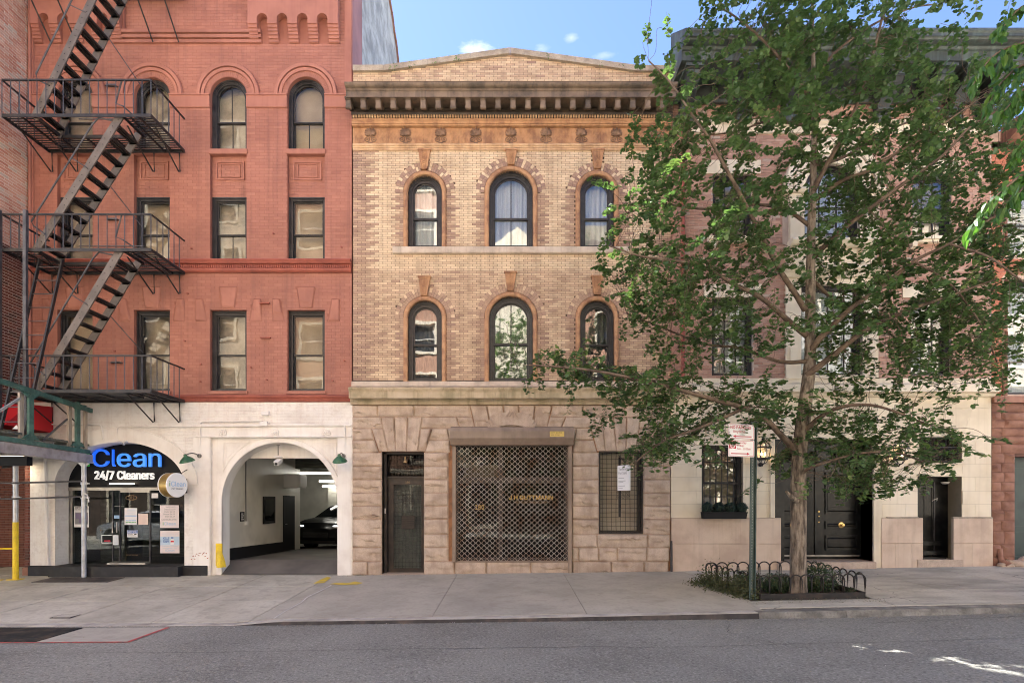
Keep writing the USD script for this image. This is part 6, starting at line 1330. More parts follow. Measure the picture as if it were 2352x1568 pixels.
# ------------------------------------------------------------------ fire escape on the red building
E = thing('fire_escape', 'black iron fire escape with stairs and railed balconies on the red front', 'fire escape')
YB, YF, YS = -0.06, -1.26, -0.58
EX0, EX1 = -11.02, -7.80
LV = [4.12, 7.17, 10.07, 13.72]
well = (-10.30, -8.42)
for k, zp in enumerate(LV):
    pl = UsdGeom.Xform.Define(stage, numbered(pp(E) + '/balcony')).GetPrim()
    fr = MB()
    for p, q in (((EX0, YF, zp), (EX1, YF, zp)), ((EX0, YB, zp), (EX1, YB, zp)), ((EX0, YF, zp), (EX0, YB, zp)), ((EX1, YF, zp), (EX1, YB, zp)), ((well[1], YF, zp), (well[1], YS, zp)), ((well[0], YF, zp), (well[0], YS, zp)), ((well[0], YS, zp), (well[1], YS, zp))): fr.bar(p, q, .018, .07)
    obj('frame', fr, 'iron', pl)
    for i in range(15):
        y = YF + .05 + (YB - YF - .08) * i / 14
        spans = [(EX0, well[0]), (well[1], EX1)] if y < YS and k > 0 else [(EX0, EX1)]
        for a, b in spans: obj('slat', MB().bar((a, y, zp + .02), (b, y, zp + .02), .034, .012), 'iron', pl)
    for x in (EX0 + .4, well[0] - .05, -9.75, -9.1, well[1] + .15, EX1 - .28):
        if well[0] < x < well[1] and k > 0: obj('cross_bar', MB().bar((x, YS, zp - .01), (x, YB, zp - .01), .03, .035), 'iron', pl)
        else: obj('cross_bar', MB().bar((x, YF, zp - .01), (x, YB, zp - .01), .03, .035), 'iron', pl)
    # brackets under the balcony
    for x in (EX0 + .06, -10.36, -8.53, EX1 - .12):
        dz = .47 if k < 3 else 1.05
        obj('bracket', MB().tube(([(x, YB, zp - .02), (x, YB + .02, zp - dz)] if k < 3 else []) + [(x, YB - .03, zp - dz - .03), (x, -.95 if k < 3 else YF + .1, zp - .01)], .016, 6), 'iron', pl)
    if k == 3: continue
    # railing
    zr_ = zp + .765
    rails = MB().bar((EX0, YF, zr_), (EX1, YF, zr_), .03, .035).bar((EX0, YF, zr_), (EX0, YB, zr_), .03, .03).bar((EX1, YF, zr_), (EX1, YB, zr_), .03, .03)
    rl = obj('railing', rails, 'iron', pl)
    n = 17
    for i in range(n + 1):
        x = EX0 + (EX1 - EX0) * i / n; obj('baluster', MB().tube([(x, YF, zp), (x, YF, zr_)], .0105, 5), 'rail_iron', rl)
    for xx in (EX0, EX1):
        for y in np.linspace(YF, YB, 7)[1:-1]: obj('baluster', MB().tube([(xx, y, zp), (xx, y, zr_)], .0105, 5), 'rail_iron', rl)
    if k > 0: obj('well_rail', MB().tube([(well[1] - .02, YF + .02, zr_ + .03), (well[1] - .18, YF + .05, zp + .30), (well[1] - .02, YF + .05, zp + .24), (well[1] + .3, YS, zp - .0)], .016, 6).bar((-9.9, YS, zp + .40), (well[1], YS, zp + .40), .016, .02), 'rail_iron', pl)
    # flight up to the next balcony
    z2 = LV[k + 1]; x0 = -10.35; x1 = -8.52 if k < 2 else -8.58
    st = UsdGeom.Xform.Define(stage, numbered(pp(E) + '/stair')).GetPrim()
    for y in (-1.20, -.62):
        obj('stringer', MB().bar((x0 - .02, y, zp - .03), (x1 + .02, y, z2 + .03), .03, .165, up=(-1, 0, .6)), 'stair_iron', st)
    nt = 11 if k < 2 else 14
    for i in range(nt):
        t = (i + .55) / (nt + .2); x = x0 + (x1 - x0) * t; z = zp + (z2 - zp) * t
        tr = MB()
        for d in (-.075, -.012, .05): tr.box(x + d, x + d + .044, -1.19, -.63, z - .02, z + .018)
        tr.box(x - .085, x + .10, -1.195, -1.185, z - .05, z + .01).box(x - .085, x + .10, -.635, -.625, z - .05, z + .01)
        obj('tread', tr, 'iron', st)
    rv = MB()
    for i in range(nt * 2):
        t = (i + .5) / (nt * 2); rv.lathe([(0, -.008), (.009, -.006), (.011, 0)], (x0 + (x1 - x0) * t + (.02 if i % 2 else -.02), -1.216, zp + (z2 - zp) * t), 6, axis=1)
    obj('rivets', rv, 'iron', st, kind='stuff')
    d = np.array([x1 - x0, 0, z2 - zp]); L = np.linalg.norm(d); d /= L; nrm = np.array([-d[2], 0, d[0]])
    o = np.array([x0, -1.22, zp])
    h = [o + d * .42, o + d * .42 + nrm * .30 + d * .02, o + d * .50 + nrm * .40, o + d * (L * .5) + nrm * .40, o + d * (L - .45) + nrm * .40, o + d * (L - .25) + nrm * .36, o + d * (L - .15) + nrm * .08] if k != 2 else [o + d * .75, o + d * .75 + nrm * .30, o + d * .85 + nrm * .38, o + d * (L * .9) + nrm * .38]
    obj('hand_rail', MB().tube(h, .017, 7), 'rail_iron', st, smooth=40)
    m_ = o + d * L * .62; obj('rail_stay', MB().tube([m_, m_ + nrm * .40], .011, 5), 'rail_iron', st); obj('wall_stay', MB().tube([m_ + [0, .6, 0] - nrm * .05, m_ + [.45, 1.14, -.75]], .011, 5), 'rail_iron', st)
# drop ladder with its guide posts at the left end
ld = thing('drop_ladder', 'iron drop ladder hanging left of the fire escape between two guide posts', 'ladder')
for x in (-11.03, -10.47): obj('guide_post', MB().box(x - .035, x + .035, -1.34, -1.28, 3.25, 8.0), 'rail_iron', ld)
la, lb = np.array([-10.46, -.96, 7.1]), np.array([-10.62, -1.78, 2.95])
ra, rb = np.array([-9.95, -.96, 7.1]), np.array([-10.12, -1.78, 2.95])
for p, q in ((la, lb), (ra, rb)): obj('rail', MB().bar(p, q, .035, .06, up=(0, 1, 0)), 'iron', ld)
for i in range(13):
    t = (i + .6) / 13; obj('rung', MB().tube([la + (lb - la) * t, ra + (rb - ra) * t], .011, 6), 'rail_iron', ld)
# ------------------------------------------------------------------ the neighbour on the left and the pavement shed before it
LBD = thing('left_brick_building', 'weathered brick building at the left edge standing forward of the red one', 'building')
LX, LY0 = -11.55, -1.9
def on_side(V): return np.c_[LX - V[:, 1], V[:, 0], V[:, 2]]
obj('wall', MB().box(-17.5, LX - .008, LY0, 6, 3.25, 26.5).box(-26.0, -17.5, LY0, 6, -1, 26.5), 'left_mortar', LBD)  # rises out of view, its unseen height set to shade the road
lt = lambda x, z: np.where(z < 7.6, rng.normal(.2, .18, len(x)), rng.normal(.6, .22, len(x)))
lay_bricks(LBD, sbox(LY0, 3.26, -.005, 7.6), 0.0, 0.0675, 0.213, 'dark_brick', lambda x, z: rng.uniform(0, 1, len(x)), joint=.012, proud=.012, singles=150, place=on_side)
lay_bricks(LBD, sbox(LY0, 7.6, -.005, 14.5), 0.0, 0.0675, 0.213, 'left_brick', lambda x, z: rng.normal(.55, .25, len(x)), joint=.014, proud=.012, singles=150, place=on_side)
obj('recess_wall', MB().box(-17.5, -11.6, 1.712, 2.0, -.3, 3.3), 'dark_mortar', LBD)
lay_bricks(LBD, sbox(-14.6, zb(-12), -11.62, 3.2), 1.70, 0.0675, 0.213, 'dark_brick', lambda x, z: rng.uniform(0, .8, len(x)), joint=.010, proud=.012, singles=150)
obj('pier', MB().box(-11.70, -11.545, .062, 1.7, -.3, 3.3), 'dark_mortar', LBD)
lay_bricks(LBD, sbox(-11.70, -.1, -11.545, 3.25), .05, 0.0675, 0.213, 'dark_brick', lambda x, z: rng.uniform(.2, 1, len(x)), joint=.010, singles=80)
obj('pier_foot', MB().box(-11.72, -11.54, .0, .1, -.3, .16), 'brownstone', LBD)
obj('rear_wing', MB().box(-26.0, LX - .008, 6.01, 10.86, -1, 43.0), 'left_mortar', LBD)  # added tall wing out of view; its corner trims the sun streak
obj('soffit', MB().box(-17.5, -11.6, -1.9, 1.7, 3.2, 3.25), 'room_dark', LBD)
t = thing('red_awning', 'red fabric awning end behind the ladder at the left edge', 'awning')
ax0, ax1 = X(8, -.7), X(66, -.7)
obj('fabric', MB().prof([(-1.25, Z(980, -.9)), (-.7, Z(928, -.7)), (-.02, Z(926, -.5)), (-.02, Z(982, -.9))], ax0 - .6, ax0 + .55), 'awning_red', t)
for u in (38, 62): obj('white_mark', MB().prism([(X(u - 9, -1.26), Z(985, -1.26)), (X(u, -1.26), Z(976, -1.26)), (X(u + 9, -1.26), Z(985, -1.26))], -1.27, -1.262), 'paper', t)
gooseneck('dark lamp with a lit bright underside under the pavement shed', 60, 1066, y0=.0, tilt=-.3, out=.32, lit=True, m='print_black')
t = thing('tube_lamp', 'lit tube lamp under the deck of the pavement shed at the left edge', 'tube lamp'); obj('tube', MB().tube([(-12.9, .7, 2.85), (-11.75, .7, 2.85)], .03, 8), 'lamp_warm', t); obj('fitting', MB().box(-12.9, -11.75, .65, .75, 2.885, 2.93), 'plastic_white', t)
# pavement shed: deck on steel beams and pipe posts, open green parapet frame
SH = thing('pavement_shed', 'green framed pavement shed on steel posts reaching in at the left edge', 'pavement shed')
sx = lambda y: -9.62 + (y + 3.2) * (-.12)
YA, YZ = -3.9, -.12
zt0, zt1, zb0 = 4.04, 3.98, 2.93
def P3(y, z, dx=0): return (sx(y) + dx, y, z)
obj('deck_beam', MB().bar(P3(YA, 2.78), P3(YZ, 2.74), .10, .20), 'shed_steel', SH); obj('deck_beam', MB().bar(P3(YA, 2.685), P3(YZ, 2.645), .16, .018), 'shed_steel', SH)
obj('bottom_chord', MB().bar(P3(YA, 2.95, .04), P3(YZ - .1, 2.90, .04), .05, .09), 'shed_green', SH)
obj('top_rail', MB().bar(P3(YA, 4.06, .04), P3(YZ - .02, 3.88, .04), .05, .10), 'shed_green', SH)
for y in (-3.4, -2.02, -.62): obj('parapet_post', MB().bar(P3(y, 2.92, .03), P3(y, 4.0, .03), .05, .11, up=(0, 1, 0)), 'shed_green', SH)
for y in (-2.10, -.70, -.16): obj('back_post', MB().bar(P3(y, 2.92, -.10), P3(y, 3.92, -.10), .045, .09, up=(0, 1, 0)), 'old_wood', SH)
for y in (-2.02, -.62):
    for sg in (-1, 1): obj('gusset', MB().prof([(y, 3.96), (y + sg * .26, 3.96), (y, 3.78)], sx(y) + .02, sx(y) + .05), 'shed_green', SH); obj('gusset', MB().prof([(y, 2.99), (y + sg * .2, 2.99), (y, 3.14)], sx(y) + .02, sx(y) + .05), 'shed_green', SH)
obj('brace', MB().bar(P3(-1.5, 3.02, -.12), P3(-.66, 3.66, -.12), .03, .03), 'rail_iron', SH); obj('brace', MB().bar(P3(-3.3, 3.0, -.1), P3(-2.06, 3.85, -.1), .04, .04), 'galvanised', SH)
for i in range(13):
    y = YA + .15 + (YZ - YA - .2) * i / 12; obj('deck_plank', MB().box(-14.2, sx(y) - .10 + .03 * (i % 2), y - .14, y + .135, 3.06 + .004 * (i % 3), 3.105 + .004 * (i % 3)), 'shed_wood', SH)
for i in range(5):
    y = YA + .3 + i * .82; q = MB().box(-14.2, sx(y) - .14, y - .06, y + .06, 3.03, 3.055).box(-14.2, sx(y) - .14, y - .012, y + .012, 2.90, 3.03).box(-14.2, sx(y) - .14, y - .06, y + .06, 2.88, 2.90)
    obj('joist', q, 'shed_steel', SH)
obj('cross_beam', MB().box(-14.4, X(75, -.6), -.75, -.60, 2.55, 2.76), 'sign_black', SH)
def post(x, y, yellow=False):
    zf = float(zg(x, y)); r = .052
    p = obj('post', MB().tube([(x, y, zf + (1.05 if yellow else .0)), (x, y, 2.66)], r, 12), 'galvanised', SH, smooth=40)
    obj('base_plate', MB().box(x - .13, x + .13, y - .10, y + .10, zf, zf + .014), 'yellow_paint' if yellow else 'plate_steel', p)
    obj('cap_plate', MB().box(x - .16, x + .16, y - .10, y + .10, 2.64, 2.665).prism([(x - .14, 2.64), (x + .14, 2.64), (x, 2.5)], y - .006, y + .006), 'galvanised', p)
    if yellow: obj('yellow_sleeve', MB().tube([(x, y, zf + .01), (x, y, zf + 1.32)], r + .006, 12), 'yellow_paint', p, smooth=40)
    for z in (2.16, 1.83): obj('clamp', MB().tube([(x, y, z - .03), (x, y, z + .03)], r + .014, 10).box(x + r, x + r + .07, y - .02, y + .02, z - .015, z + .015), 'galvanised', p)
XA, YPA, XB, YPB = -10.02, -.28, -11.42, -.50
post(XA, YPA); post(XB, YPB, True); post(-11.80, -.62, True)
for z in (2.16, 1.80): obj('tie_pipe', MB().tube([(-13.2, YPB - .2 - .07, z - .0), (XB, YPB - .07, z), (XA, YPA - .07, z + .05)], .022, 8), 'rail_iron', SH)
obj('yellow_rail', MB().tube([(-11.80, -.62, .66), (-11.36, -.5, .66)], .022, 8), 'yellow_paint', SH)
obj('loose_cable', MB().tube([(XA + .05, YPA - .06, 1.93), (XA + .12, YPA - .06, 1.90), (XA + .15, YPA - .06, 1.80), (XA + .155, YPA - .06, 1.72)], .014, 6), 'plastic_white', SH)
# ------------------------------------------------------------------ the limestone and brick town house on the right
H = thing('limestone_town_house', 'town house of cream limestone and pink brick with green copper cornice', 'house')
HL, HR = 3.845, X(2277)
HB = Z(870)
hc = X(1909)
W2 = [(X(1683), X(1730) - X(1683), Z(546), Z(407)), (X(2148), X(2188) - X(2148), Z(546), Z(395))]
W2 = [(X(1682), .47, Z(546), Z(400)), (X(2140), .47, Z(546), Z(400))]
W1 = [(X(1682), .49, Z(862), Z(684)), (X(2138), .49, Z(862), Z(684))]
archw = (hc, .66, Z(440), Z(560)); midw = (hc, .74, Z(862), Z(655))
cut = unary_union([sbox(c - r, a, c + r, b) for c, r, a, b in W2 + W1] + [stilted_poly(*archw), sbox(hc - midw[1], midw[2], hc + midw[1], midw[3])])
body = Polygon([(HL, HB), (HR, HB), (HR, 11.9), (HL, 11.9)])
obj('wall', MB().prism(body.difference(cut), .004, .32), 'pink_mortar', H)
trim_ = unary_union([sbox(c - r - .2, b, c + r + .2, b + .32) for c, r, a, b in W2 + W1] + [stilted_poly(hc, 1.17, Z(435), Z(562)), sbox(hc - 1.1, HB, hc + 1.1, Z(556)), sbox(HL, Z(309), HR, Z(280))])
def pk(x, z): return rng.normal(.45, .22, len(np.atleast_1d(x)))
lay_bricks(H, body.difference(cut).difference(trim_).difference(sbox(0, 11.25, 20, 20)), -.006, .0675, .205, 'pink_brick', pk, joint=.009, proud=.01, x_at=HL, z_at=HB, singles=300)
for s_, (c, r, a, b) in [(0, w) for w in W2] + [(1, w) for w in W1]:
    for k, (o0, o1) in enumerate(((-1, -.36), (-.36, .36), (.36, 1))):
        w_ = r + .2; obj('lintel', MB().prism([(c + o0 * w_ * 1.0 + .001, b + .32), (c + o1 * w_ - .001, b + .32), (c + o1 * w_ * (.9 if abs(o1) < 1 else 1) - .001, b), (c + o0 * w_ * (.9 if abs(o0) < 1 else 1) + .001, b)], -.03 if k != 1 else -.045, .02), 'limestone', H)
    w = sash_window(H, c, r, a, b, (a + b) / 2, y=.10, glass='glass', shade='sheer_curtain' if s_ else 'shade_beige')
    for dx in (-.33, .33): obj('glazing_bar', MB().box(c + dx * (r - .08) * 1.0 - .012, c + dx * (r - .08) + .012, .14, .17, a + .1, b - .1), 'black_paint', w)
    for zz in np.linspace(a + .1, b - .1, 5)[1:-1]: obj('glazing_bar', MB().box(c - r + .1, c + r - .1, .142, .168, zz - .01, zz + .01), 'black_paint', w)
    if not s_:
        obj('sill', MB().prof([(-.16, a - .02), (-.16, a - .09), (-.12, a - .10), (-.12, a - .15), (.02, a - .15), (.12, a)], c - r - .14, c + r + .14), 'limestone', H)
        for sg in (-1, 1): obj('sill_bracket', MB().prof([(-.13, a - .152), (-.13, a - .25), (-.08, a - .29), (.02, a - .29), (.02, a - .152)], c + sg * (r + .02) - .06, c + sg * (r + .02) + .06), 'limestone', H)
# central bay: arched window in a moulded limestone surround, panel, lower window
ca, cr, czs, cz0 = archw
sur = stilted_poly(hc, 1.02, Z(435), Z(618)).union(sbox(hc - 1.1, HB, hc + 1.1, Z(618))).difference(stilted_poly(*archw)).difference(sbox(hc - midw[1], midw[2], hc + midw[1], midw[3]))
obj('centre_surround', MB().prism(sur, -.05, .02), 'limestone', H)
a_ = np.linspace(PI, 0, 33); n_ = [(math.cos(t), math.sin(t)) for t in a_]
for rr, w_, pr in ((.68, .10, .09), (.80, .14, .12), (.98, .17, .15)): obj('arch_band', MB().sweep([(hc + rr * math.cos(t), Z(435) + rr * math.sin(t)) for t in a_], n_, [(0, 0), (0, -pr + .03), (w_ * .3, -pr), (w_, -pr), (w_, 0)]), 'limestone', H, smooth=40)
for sg in (-1, 1): obj('impost', MB().prof([(0, Z(437)), (-.17, Z(438)), (-.19, Z(443)), (-.14, Z(448)), (0, Z(449))], hc + sg * .92 - .28, hc + sg * .92 + .28), 'limestone', H); obj('pilaster', MB().box(hc + sg * .90 - .12, hc + sg * .90 + .12, -.09, -.05, Z(560), Z(449)), 'limestone', H)
w = sash_window(H, hc, cr, cz0, czs + cr, Z(470), czs, y=.10, glass='glass', shade='sheer_curtain')
for dx in (-.35, .35): obj('glazing_bar', MB().box(hc + dx * .6 - .014, hc + dx * .6 + .014, .14, .17, cz0 + .1, czs + .45), 'black_paint', w)
for v in (440, 500, 530): obj('glazing_bar', MB().box(hc - .56, hc + .56, .142, .168, Z(v) - .012, Z(v) + .012), 'black_paint', w)
obj('balcony_sill', MB().prof([(0, Z(556)), (-.26, Z(557)), (-.28, Z(562)), (-.22, Z(568)), (-.14, Z(572)), (0, Z(574))], hc - 1.05, hc + 1.05), 'limestone', H)
for sg in (-1, 1): obj('console', MB().prof([(0, Z(574)), (-.2, Z(574)), (-.2, Z(580)), (-.12, Z(600)), (-.06, Z(618)), (0, Z(618))], hc + sg * .8 - .13, hc + sg * .8 + .13), 'limestone', H)
obj('tablet', MB().prism(frame_poly(hc - .55, hc + .55, Z(612), Z(578), .06), -.075, -.05), 'limestone', H)
obj('window_cornice', MB().prof([(0, Z(618)), (-.24, Z(619)), (-.25, Z(624)), (-.15, Z(632)), (-.1, Z(640)), (0, Z(641))], hc - 1.2, hc + 1.2), 'limestone', H)
w = sash_window(H, hc, midw[1], midw[2], midw[3], Z(760), y=.10, glass='glass', shade='sheer_curtain')
for dx in (-.33, 0, .33): obj('glazing_bar', MB().box(hc + dx * 1.2 - .012, hc + dx * 1.2 + .012, .14, .17, midw[2] + .1, midw[3] - .1), 'black_paint', w)
for sg in (-1, 1): obj('rosette_block', MB().box(hc + sg * .92 - .09, hc + sg * .92 + .09, -.08, -.05, Z(835), Z(800)), 'limestone', H)
for a, b in ((HL, hc - 2.3), (hc - 2.3, hc), (hc, hc + 2.3), (hc + 2.3, HR)): obj('band_course', MB().prof([(.02, Z(280)), (-.10, Z(281)), (-.12, Z(286)), (-.06, Z(291)), (-.05, Z(308)), (.02, Z(309))], a + .002, b - .002), 'limestone', H)
# copper cornice on paired consoles
pq = 1.14
cp = [(.0, zc(62, .2)), (-pq, zc(64, pq)), (-pq, zc(70, pq)), (-pq + .03, zc(73, pq)), (-pq + .03, zc(80, pq)), (-pq + .06, zc(83, pq - .05)), (-pq + .09, zc(90, pq - .08)), (-pq + .18, zc(98, pq - .15)), (-pq + .25, zc(103, pq - .22)), (-pq + .25, zc(106, pq - .25)), (-pq + .28, zc(110, pq - .25)), (-pq + .28, zc(114, pq - .28)), (-pq + .32, zc(117, pq - .3)), (-pq + .32, zc(139, pq - .32)), (-pq + .36, zc(140, pq - .32)), (.0, zc(140, pq - .32))]
for a, b in zip(np.linspace(3.80, 11.60, 6)[:-1], np.linspace(3.80, 11.60, 6)[1:]): obj('cornice', MB().prof(cp, a + .0015, b - .0015), 'copper', H, smooth=30)
zs_ = zc(140, pq - .32)
obj('frieze', MB().box(3.85, HR, -.05, .004, 11.22, zs_), 'copper_dark', H)
obj('frieze_moulding', MB().prof([(-.05, 11.2), (-.12, 11.2), (-.12, 11.26), (-.08, 11.32), (-.05, 11.34)], 3.85, HR), 'copper', H)
for x in (4.12, 5.48, 6.55, 8.75, 9.85, 10.45, 11.2):
    pts = [(-.05, zs_ - .001), (-.74, zs_ - .001), (-.76, zs_ - .05), (-.70, zs_ - .08), (-.70, zs_ - .22)]
    for t in np.linspace(0, 1, 9): pts.append((-.66 + .48 * t - .05 * math.sin(t * 2 * PI), zs_ - .24 - .45 * t ** 1.3))
    pts += [(-.12, zs_ - .80), (-.05, zs_ - .80)]
    b = obj('console', MB().prof(pts, x - .15, x + .15), 'copper_dark', H, smooth=30)
    obj('console_cap', MB().box(x - .2, x + .2, -.79, -.05, zs_ - .075, zs_ - .002).box(x - .12, x - .01, -.715, -.70, zs_ - .20, zs_ - .10).box(x + .01, x + .12, -.715, -.70, zs_ - .20, zs_ - .10), 'copper', b)
    obj('console_foot', MB().tube([(x - .17, -.14, zs_ - .82), (x + .17, -.14, zs_ - .82)], .09, 10).box(x - .18, x + .18, -.3, -.05, zs_ - .70, zs_ - .66), 'copper', b, smooth=40)
# limestone storey
d3 = lambda x, y: P(1548.1 + .3418 * x, 890 + .3418 * y)
belt = [(.05, Z(868)), (-.03, Z(869)), (-.03, Z(880)), (-.22, zc(882, .22)), (-.23, zc(899, .23)), (-.2, zc(900, .2)), (-.12, zc(903, .12)), (-.09, zc(908, .09)), (-.05, zc(911, .05)), (.05, zc(911, .05))]
bx = [HL, X(1700), X(1860), X(2030), X(2160), HR + .02]
for a, b in zip(bx[:-1], bx[1:]): obj('belt_cornice', MB().prof(belt, a + .0015, b - .0015), 'limestone', H)
op_win = sbox(X(1612), Z(1180), X(1707), Z(1022)); op_door = sbox(X(1780), -.4, X(2005), Z(1008)); op_serv = sbox(X(2108), -.4, X(2209.5), Z(1094)); op_gr = sbox(X(2112), Z(1062), X(2209.5), Z(1003))
ops = unary_union([op_win, op_door, op_serv, op_gr])
full = sbox(HL, -.5, HR, Z(910))
obj('ground_wall', MB().prism(full.difference(ops), .02, .5), 'limestone_joint', H)
rowsv = [911, 937, 1002, 1066, 1095, 1127, 1157, 1188.5]
def ashlar(polyg, m, y0=0.0, y1=.03, g=.0022):
    for p in polys(polyg.difference(ops).difference(fan).buffer(-g, join_style=2)):
        if p.area > .004: obj('stone', MB().prism(p, y0, y1), m, H)
fan_p = []
for (u0, u1, ut0, ut1, vt, vb_) in ((1760, 1795, 1720, 1770, 911, 1006), (1795, 1832, 1770, 1822, 911, 1006), (1832, 1870, 1822, 1872, 911, 1006), (1870, 1913, 1872, 1920, 911, 1006), (1913, 1955, 1920, 1975, 911, 1006), (1955, 1990, 1975, 2032, 911, 1006), (1990, 2022, 2032, 2068, 911, 1006)):
    fan_p.append(Polygon([(X(ut0), Z(vt)), (X(ut1), Z(vt)), (X(u1), Z(vb_)), (X(u0), Z(vb_))]))
for (u0, u1, ut0, ut1) in ((2108, 2135, 2085, 2125), (2135, 2165, 2125, 2172), (2165, 2212, 2172, 2232)): fan_p.append(Polygon([(X(ut0), Z(940)), (X(ut1), Z(940)), (X(u1), Z(1002)), (X(u0), Z(1002))]))
fan = unary_union([])
for p in fan_p:
    q = p.difference(ops).buffer(-.002, join_style=2)
    for pg in polys(q): obj('voussoir', MB().prism(pg, -.001, .03), 'limestone', H)
fan = unary_union(fan_p)
for i, (va, vb_) in enumerate(zip(rowsv[:-1], rowsv[1:])):
    us = [1541, 1600, 1663, 1740, 1779, 1900, 2006, 2062, 2109, 2150, 2211, 2277] if i % 2 else [1541, 1632, 1712, 1760, 1840, 1940, 2026, 2080, 2110, 2170, 2240, 2277]
    for ua, ub in zip(us[:-1], us[1:]): ashlar(sbox(X(ua), Z(vb_), X(ub), Z(va)), 'limestone')
# granite plinth courses, proud and flared beside the doors
for va, vb_, us in ((1188.5, 1247.5, [1541, 1604, 1700, 1792]), (1247.5, 1314, [1541, 1651, 1762, 1792]), (1188.5, 1246, [2022, 2117]), (1246, 1306, [2022, 2053, 2090, 2117]), (1188.5, 1246, [2187, 2277]), (1246, 1306, [2187, 2231, 2277])):
    for ua, ub in zip(us[:-1], us[1:]):
        x0_, x1_ = X(ua) + .002, X(ub) - .002
        obj('plinth_stone', MB().prof([(.03, Z(vb_) + .002), (-.045, Z(vb_) + .002), (-.045, Z(va) - .012), (-.035, Z(va) - .002), (.03, Z(va) - .002)], x0_, x1_), 'plinth_stone', H)
fl_ = Polygon([(X(1776), Z(1188.5)), (X(1783), Z(1195)), (X(1788), Z(1206)), (X(1792), Z(1218)), (X(1792), Z(1247)), (X(1776), Z(1247))]); 
obj('water_table', MB().prof([(.03, Z(1186)), (-.02, Z(1186.5)), (-.05, Z(1190)), (.03, Z(1190))], X(2035), X(2108)), 'coping_stone', H); obj('water_table', MB().prof([(.03, Z(1186)), (-.02, Z(1186.5)), (-.05, Z(1190)), (.03, Z(1190))], X(2187), HR), 'coping_stone', H)
obj('door_pier', MB().box(X(2005), X(2024), -.03, .5, -.1, Z(1008)), 'limestone', H)
for sg, x in ((1, X(1779)),): obj('door_bead', MB().box(x - .11, x - .005, -.035, .0, Z(1188), Z(1008)), 'limestone', H)
obj('cartouche', MB().lathe([(0, -.16), (.06, -.15), (.12, -.12), (.10, -.09), (.2, -.07), (.22, -.03), (.22, .0), (0, 0)], (X(1909), 0, Z(965)), 18, axis=1), 'limestone', H, smooth=40)
for sg in (-1, 1):
    t = np.linspace(0, 3 * PI, 26); r_ = .13 * (1 - t / (3 * PI) * .85); obj('cartouche_scroll', MB().tube(np.c_[X(1909) + sg * (.27 + r_ * np.cos(t)), np.full(26, -.05), Z(965) + .05 + r_ * np.sin(t)], np.linspace(.04, .02, 26), 6), 'limestone', H, smooth=True)
obj('step', MB().prof([(-.14, -.3), (-.14, Z(1291, -.14)), (-.12, Z(1289.5, -.12)), (.5, Z(1289.5, -.12)), (.5, -.3)], X(1783), X(2004)), 'granite', H, tone=True)
# double doors, gloss black, panelled
yd = .46
dx = lambda x, y=yd: X(1548.1 + .3418 * x, y)
dz = lambda y_, y=yd: Z(890 + .3418 * y_, y)
z0d = Z(1289.5, -.12) + .004
dr = obj('double_door', MB().box(X(1780), X(2005), .02, yd + .2, dz(345), dz(300)).box(dx(1255), X(2005), .02, yd + .2, z0d, dz(340)).box(X(1780), dx(682), .02, yd + .2, z0d, dz(340)).box(dx(660), dx(1262), yd + .06, yd + .12, z0d, dz(340)), 'door_black', H)
zt_ = dz(520)
obj('transom_bar', MB().box(dx(682), dx(1255), yd - .03, yd + .06, zt_, dz(505)), 'door_black', dr)
for xa, xb in ((682, 945), (952, 1255)):
    lf = obj('leaf', MB().box(dx(xa), dx(xb), yd, yd + .06, z0d + .10, zt_), 'door_black', dr)
    m0, m1 = dx(xa + (26 if xa < 900 else 62)), dx(xb - (62 if xa < 900 else 26))
    for ya, yb in ((848, 568), (948, 895), (1090, 990)):
        p0, p1 = dz(ya), dz(yb)
        obj('panel_moulding', MB().prism(frame_poly(m0, m1, p0, p1, .028), yd - .035, yd).prism(frame_poly(m0 + .03, m1 - .03, p0 + .03, p1 - .03, .02), yd - .018, yd), 'door_black', lf)
        obj('panel', MB().prof([(yd, p0 + .06), (yd - .02, p0 + .09), (yd - .02, p1 - .09), (yd, p1 - .06)], m0 + .06, m1 - .06), 'door_black', lf)
    cxk = (m0 + m1) / 2
    obj('knob', MB().lathe([(0, -.10), (.035, -.095), (.045, -.075), (.03, -.05), (.018, -.04), (.022, -.02), (.07, -.012), (.075, 0), (0, 0)], (cxk, yd - .012, dz(922)), 18, axis=1), 'brass', lf, smooth=40)
for y_, r_ in ((832, .028), (863, .018), (902, .018)): obj('lock', MB().lathe([(0, -.02), (r_ * .7, -.018), (r_, -.008), (r_, 0), (0, 0)], (dx(972), yd - .002, dz(y_)), 14, axis=1), 'brass', dr, smooth=40)
obj('meeting_bead', MB().box(dx(943), dx(954), yd - .025, yd, z0d + .1, zt_), 'door_black', dr); obj('kick_bead', MB().box(dx(682), dx(1255), yd - .02, yd + .02, z0d + .07, z0d + .10), 'brushed_steel', dr)
for xa, xb in ((690, 800), (810, 940), (955, 1090), (1100, 1245)): obj('transom_panel', MB().prism(frame_poly(dx(xa), dx(xb), dz(498), dz(420), .025), yd - .03, yd + .06), 'door_black', dr)
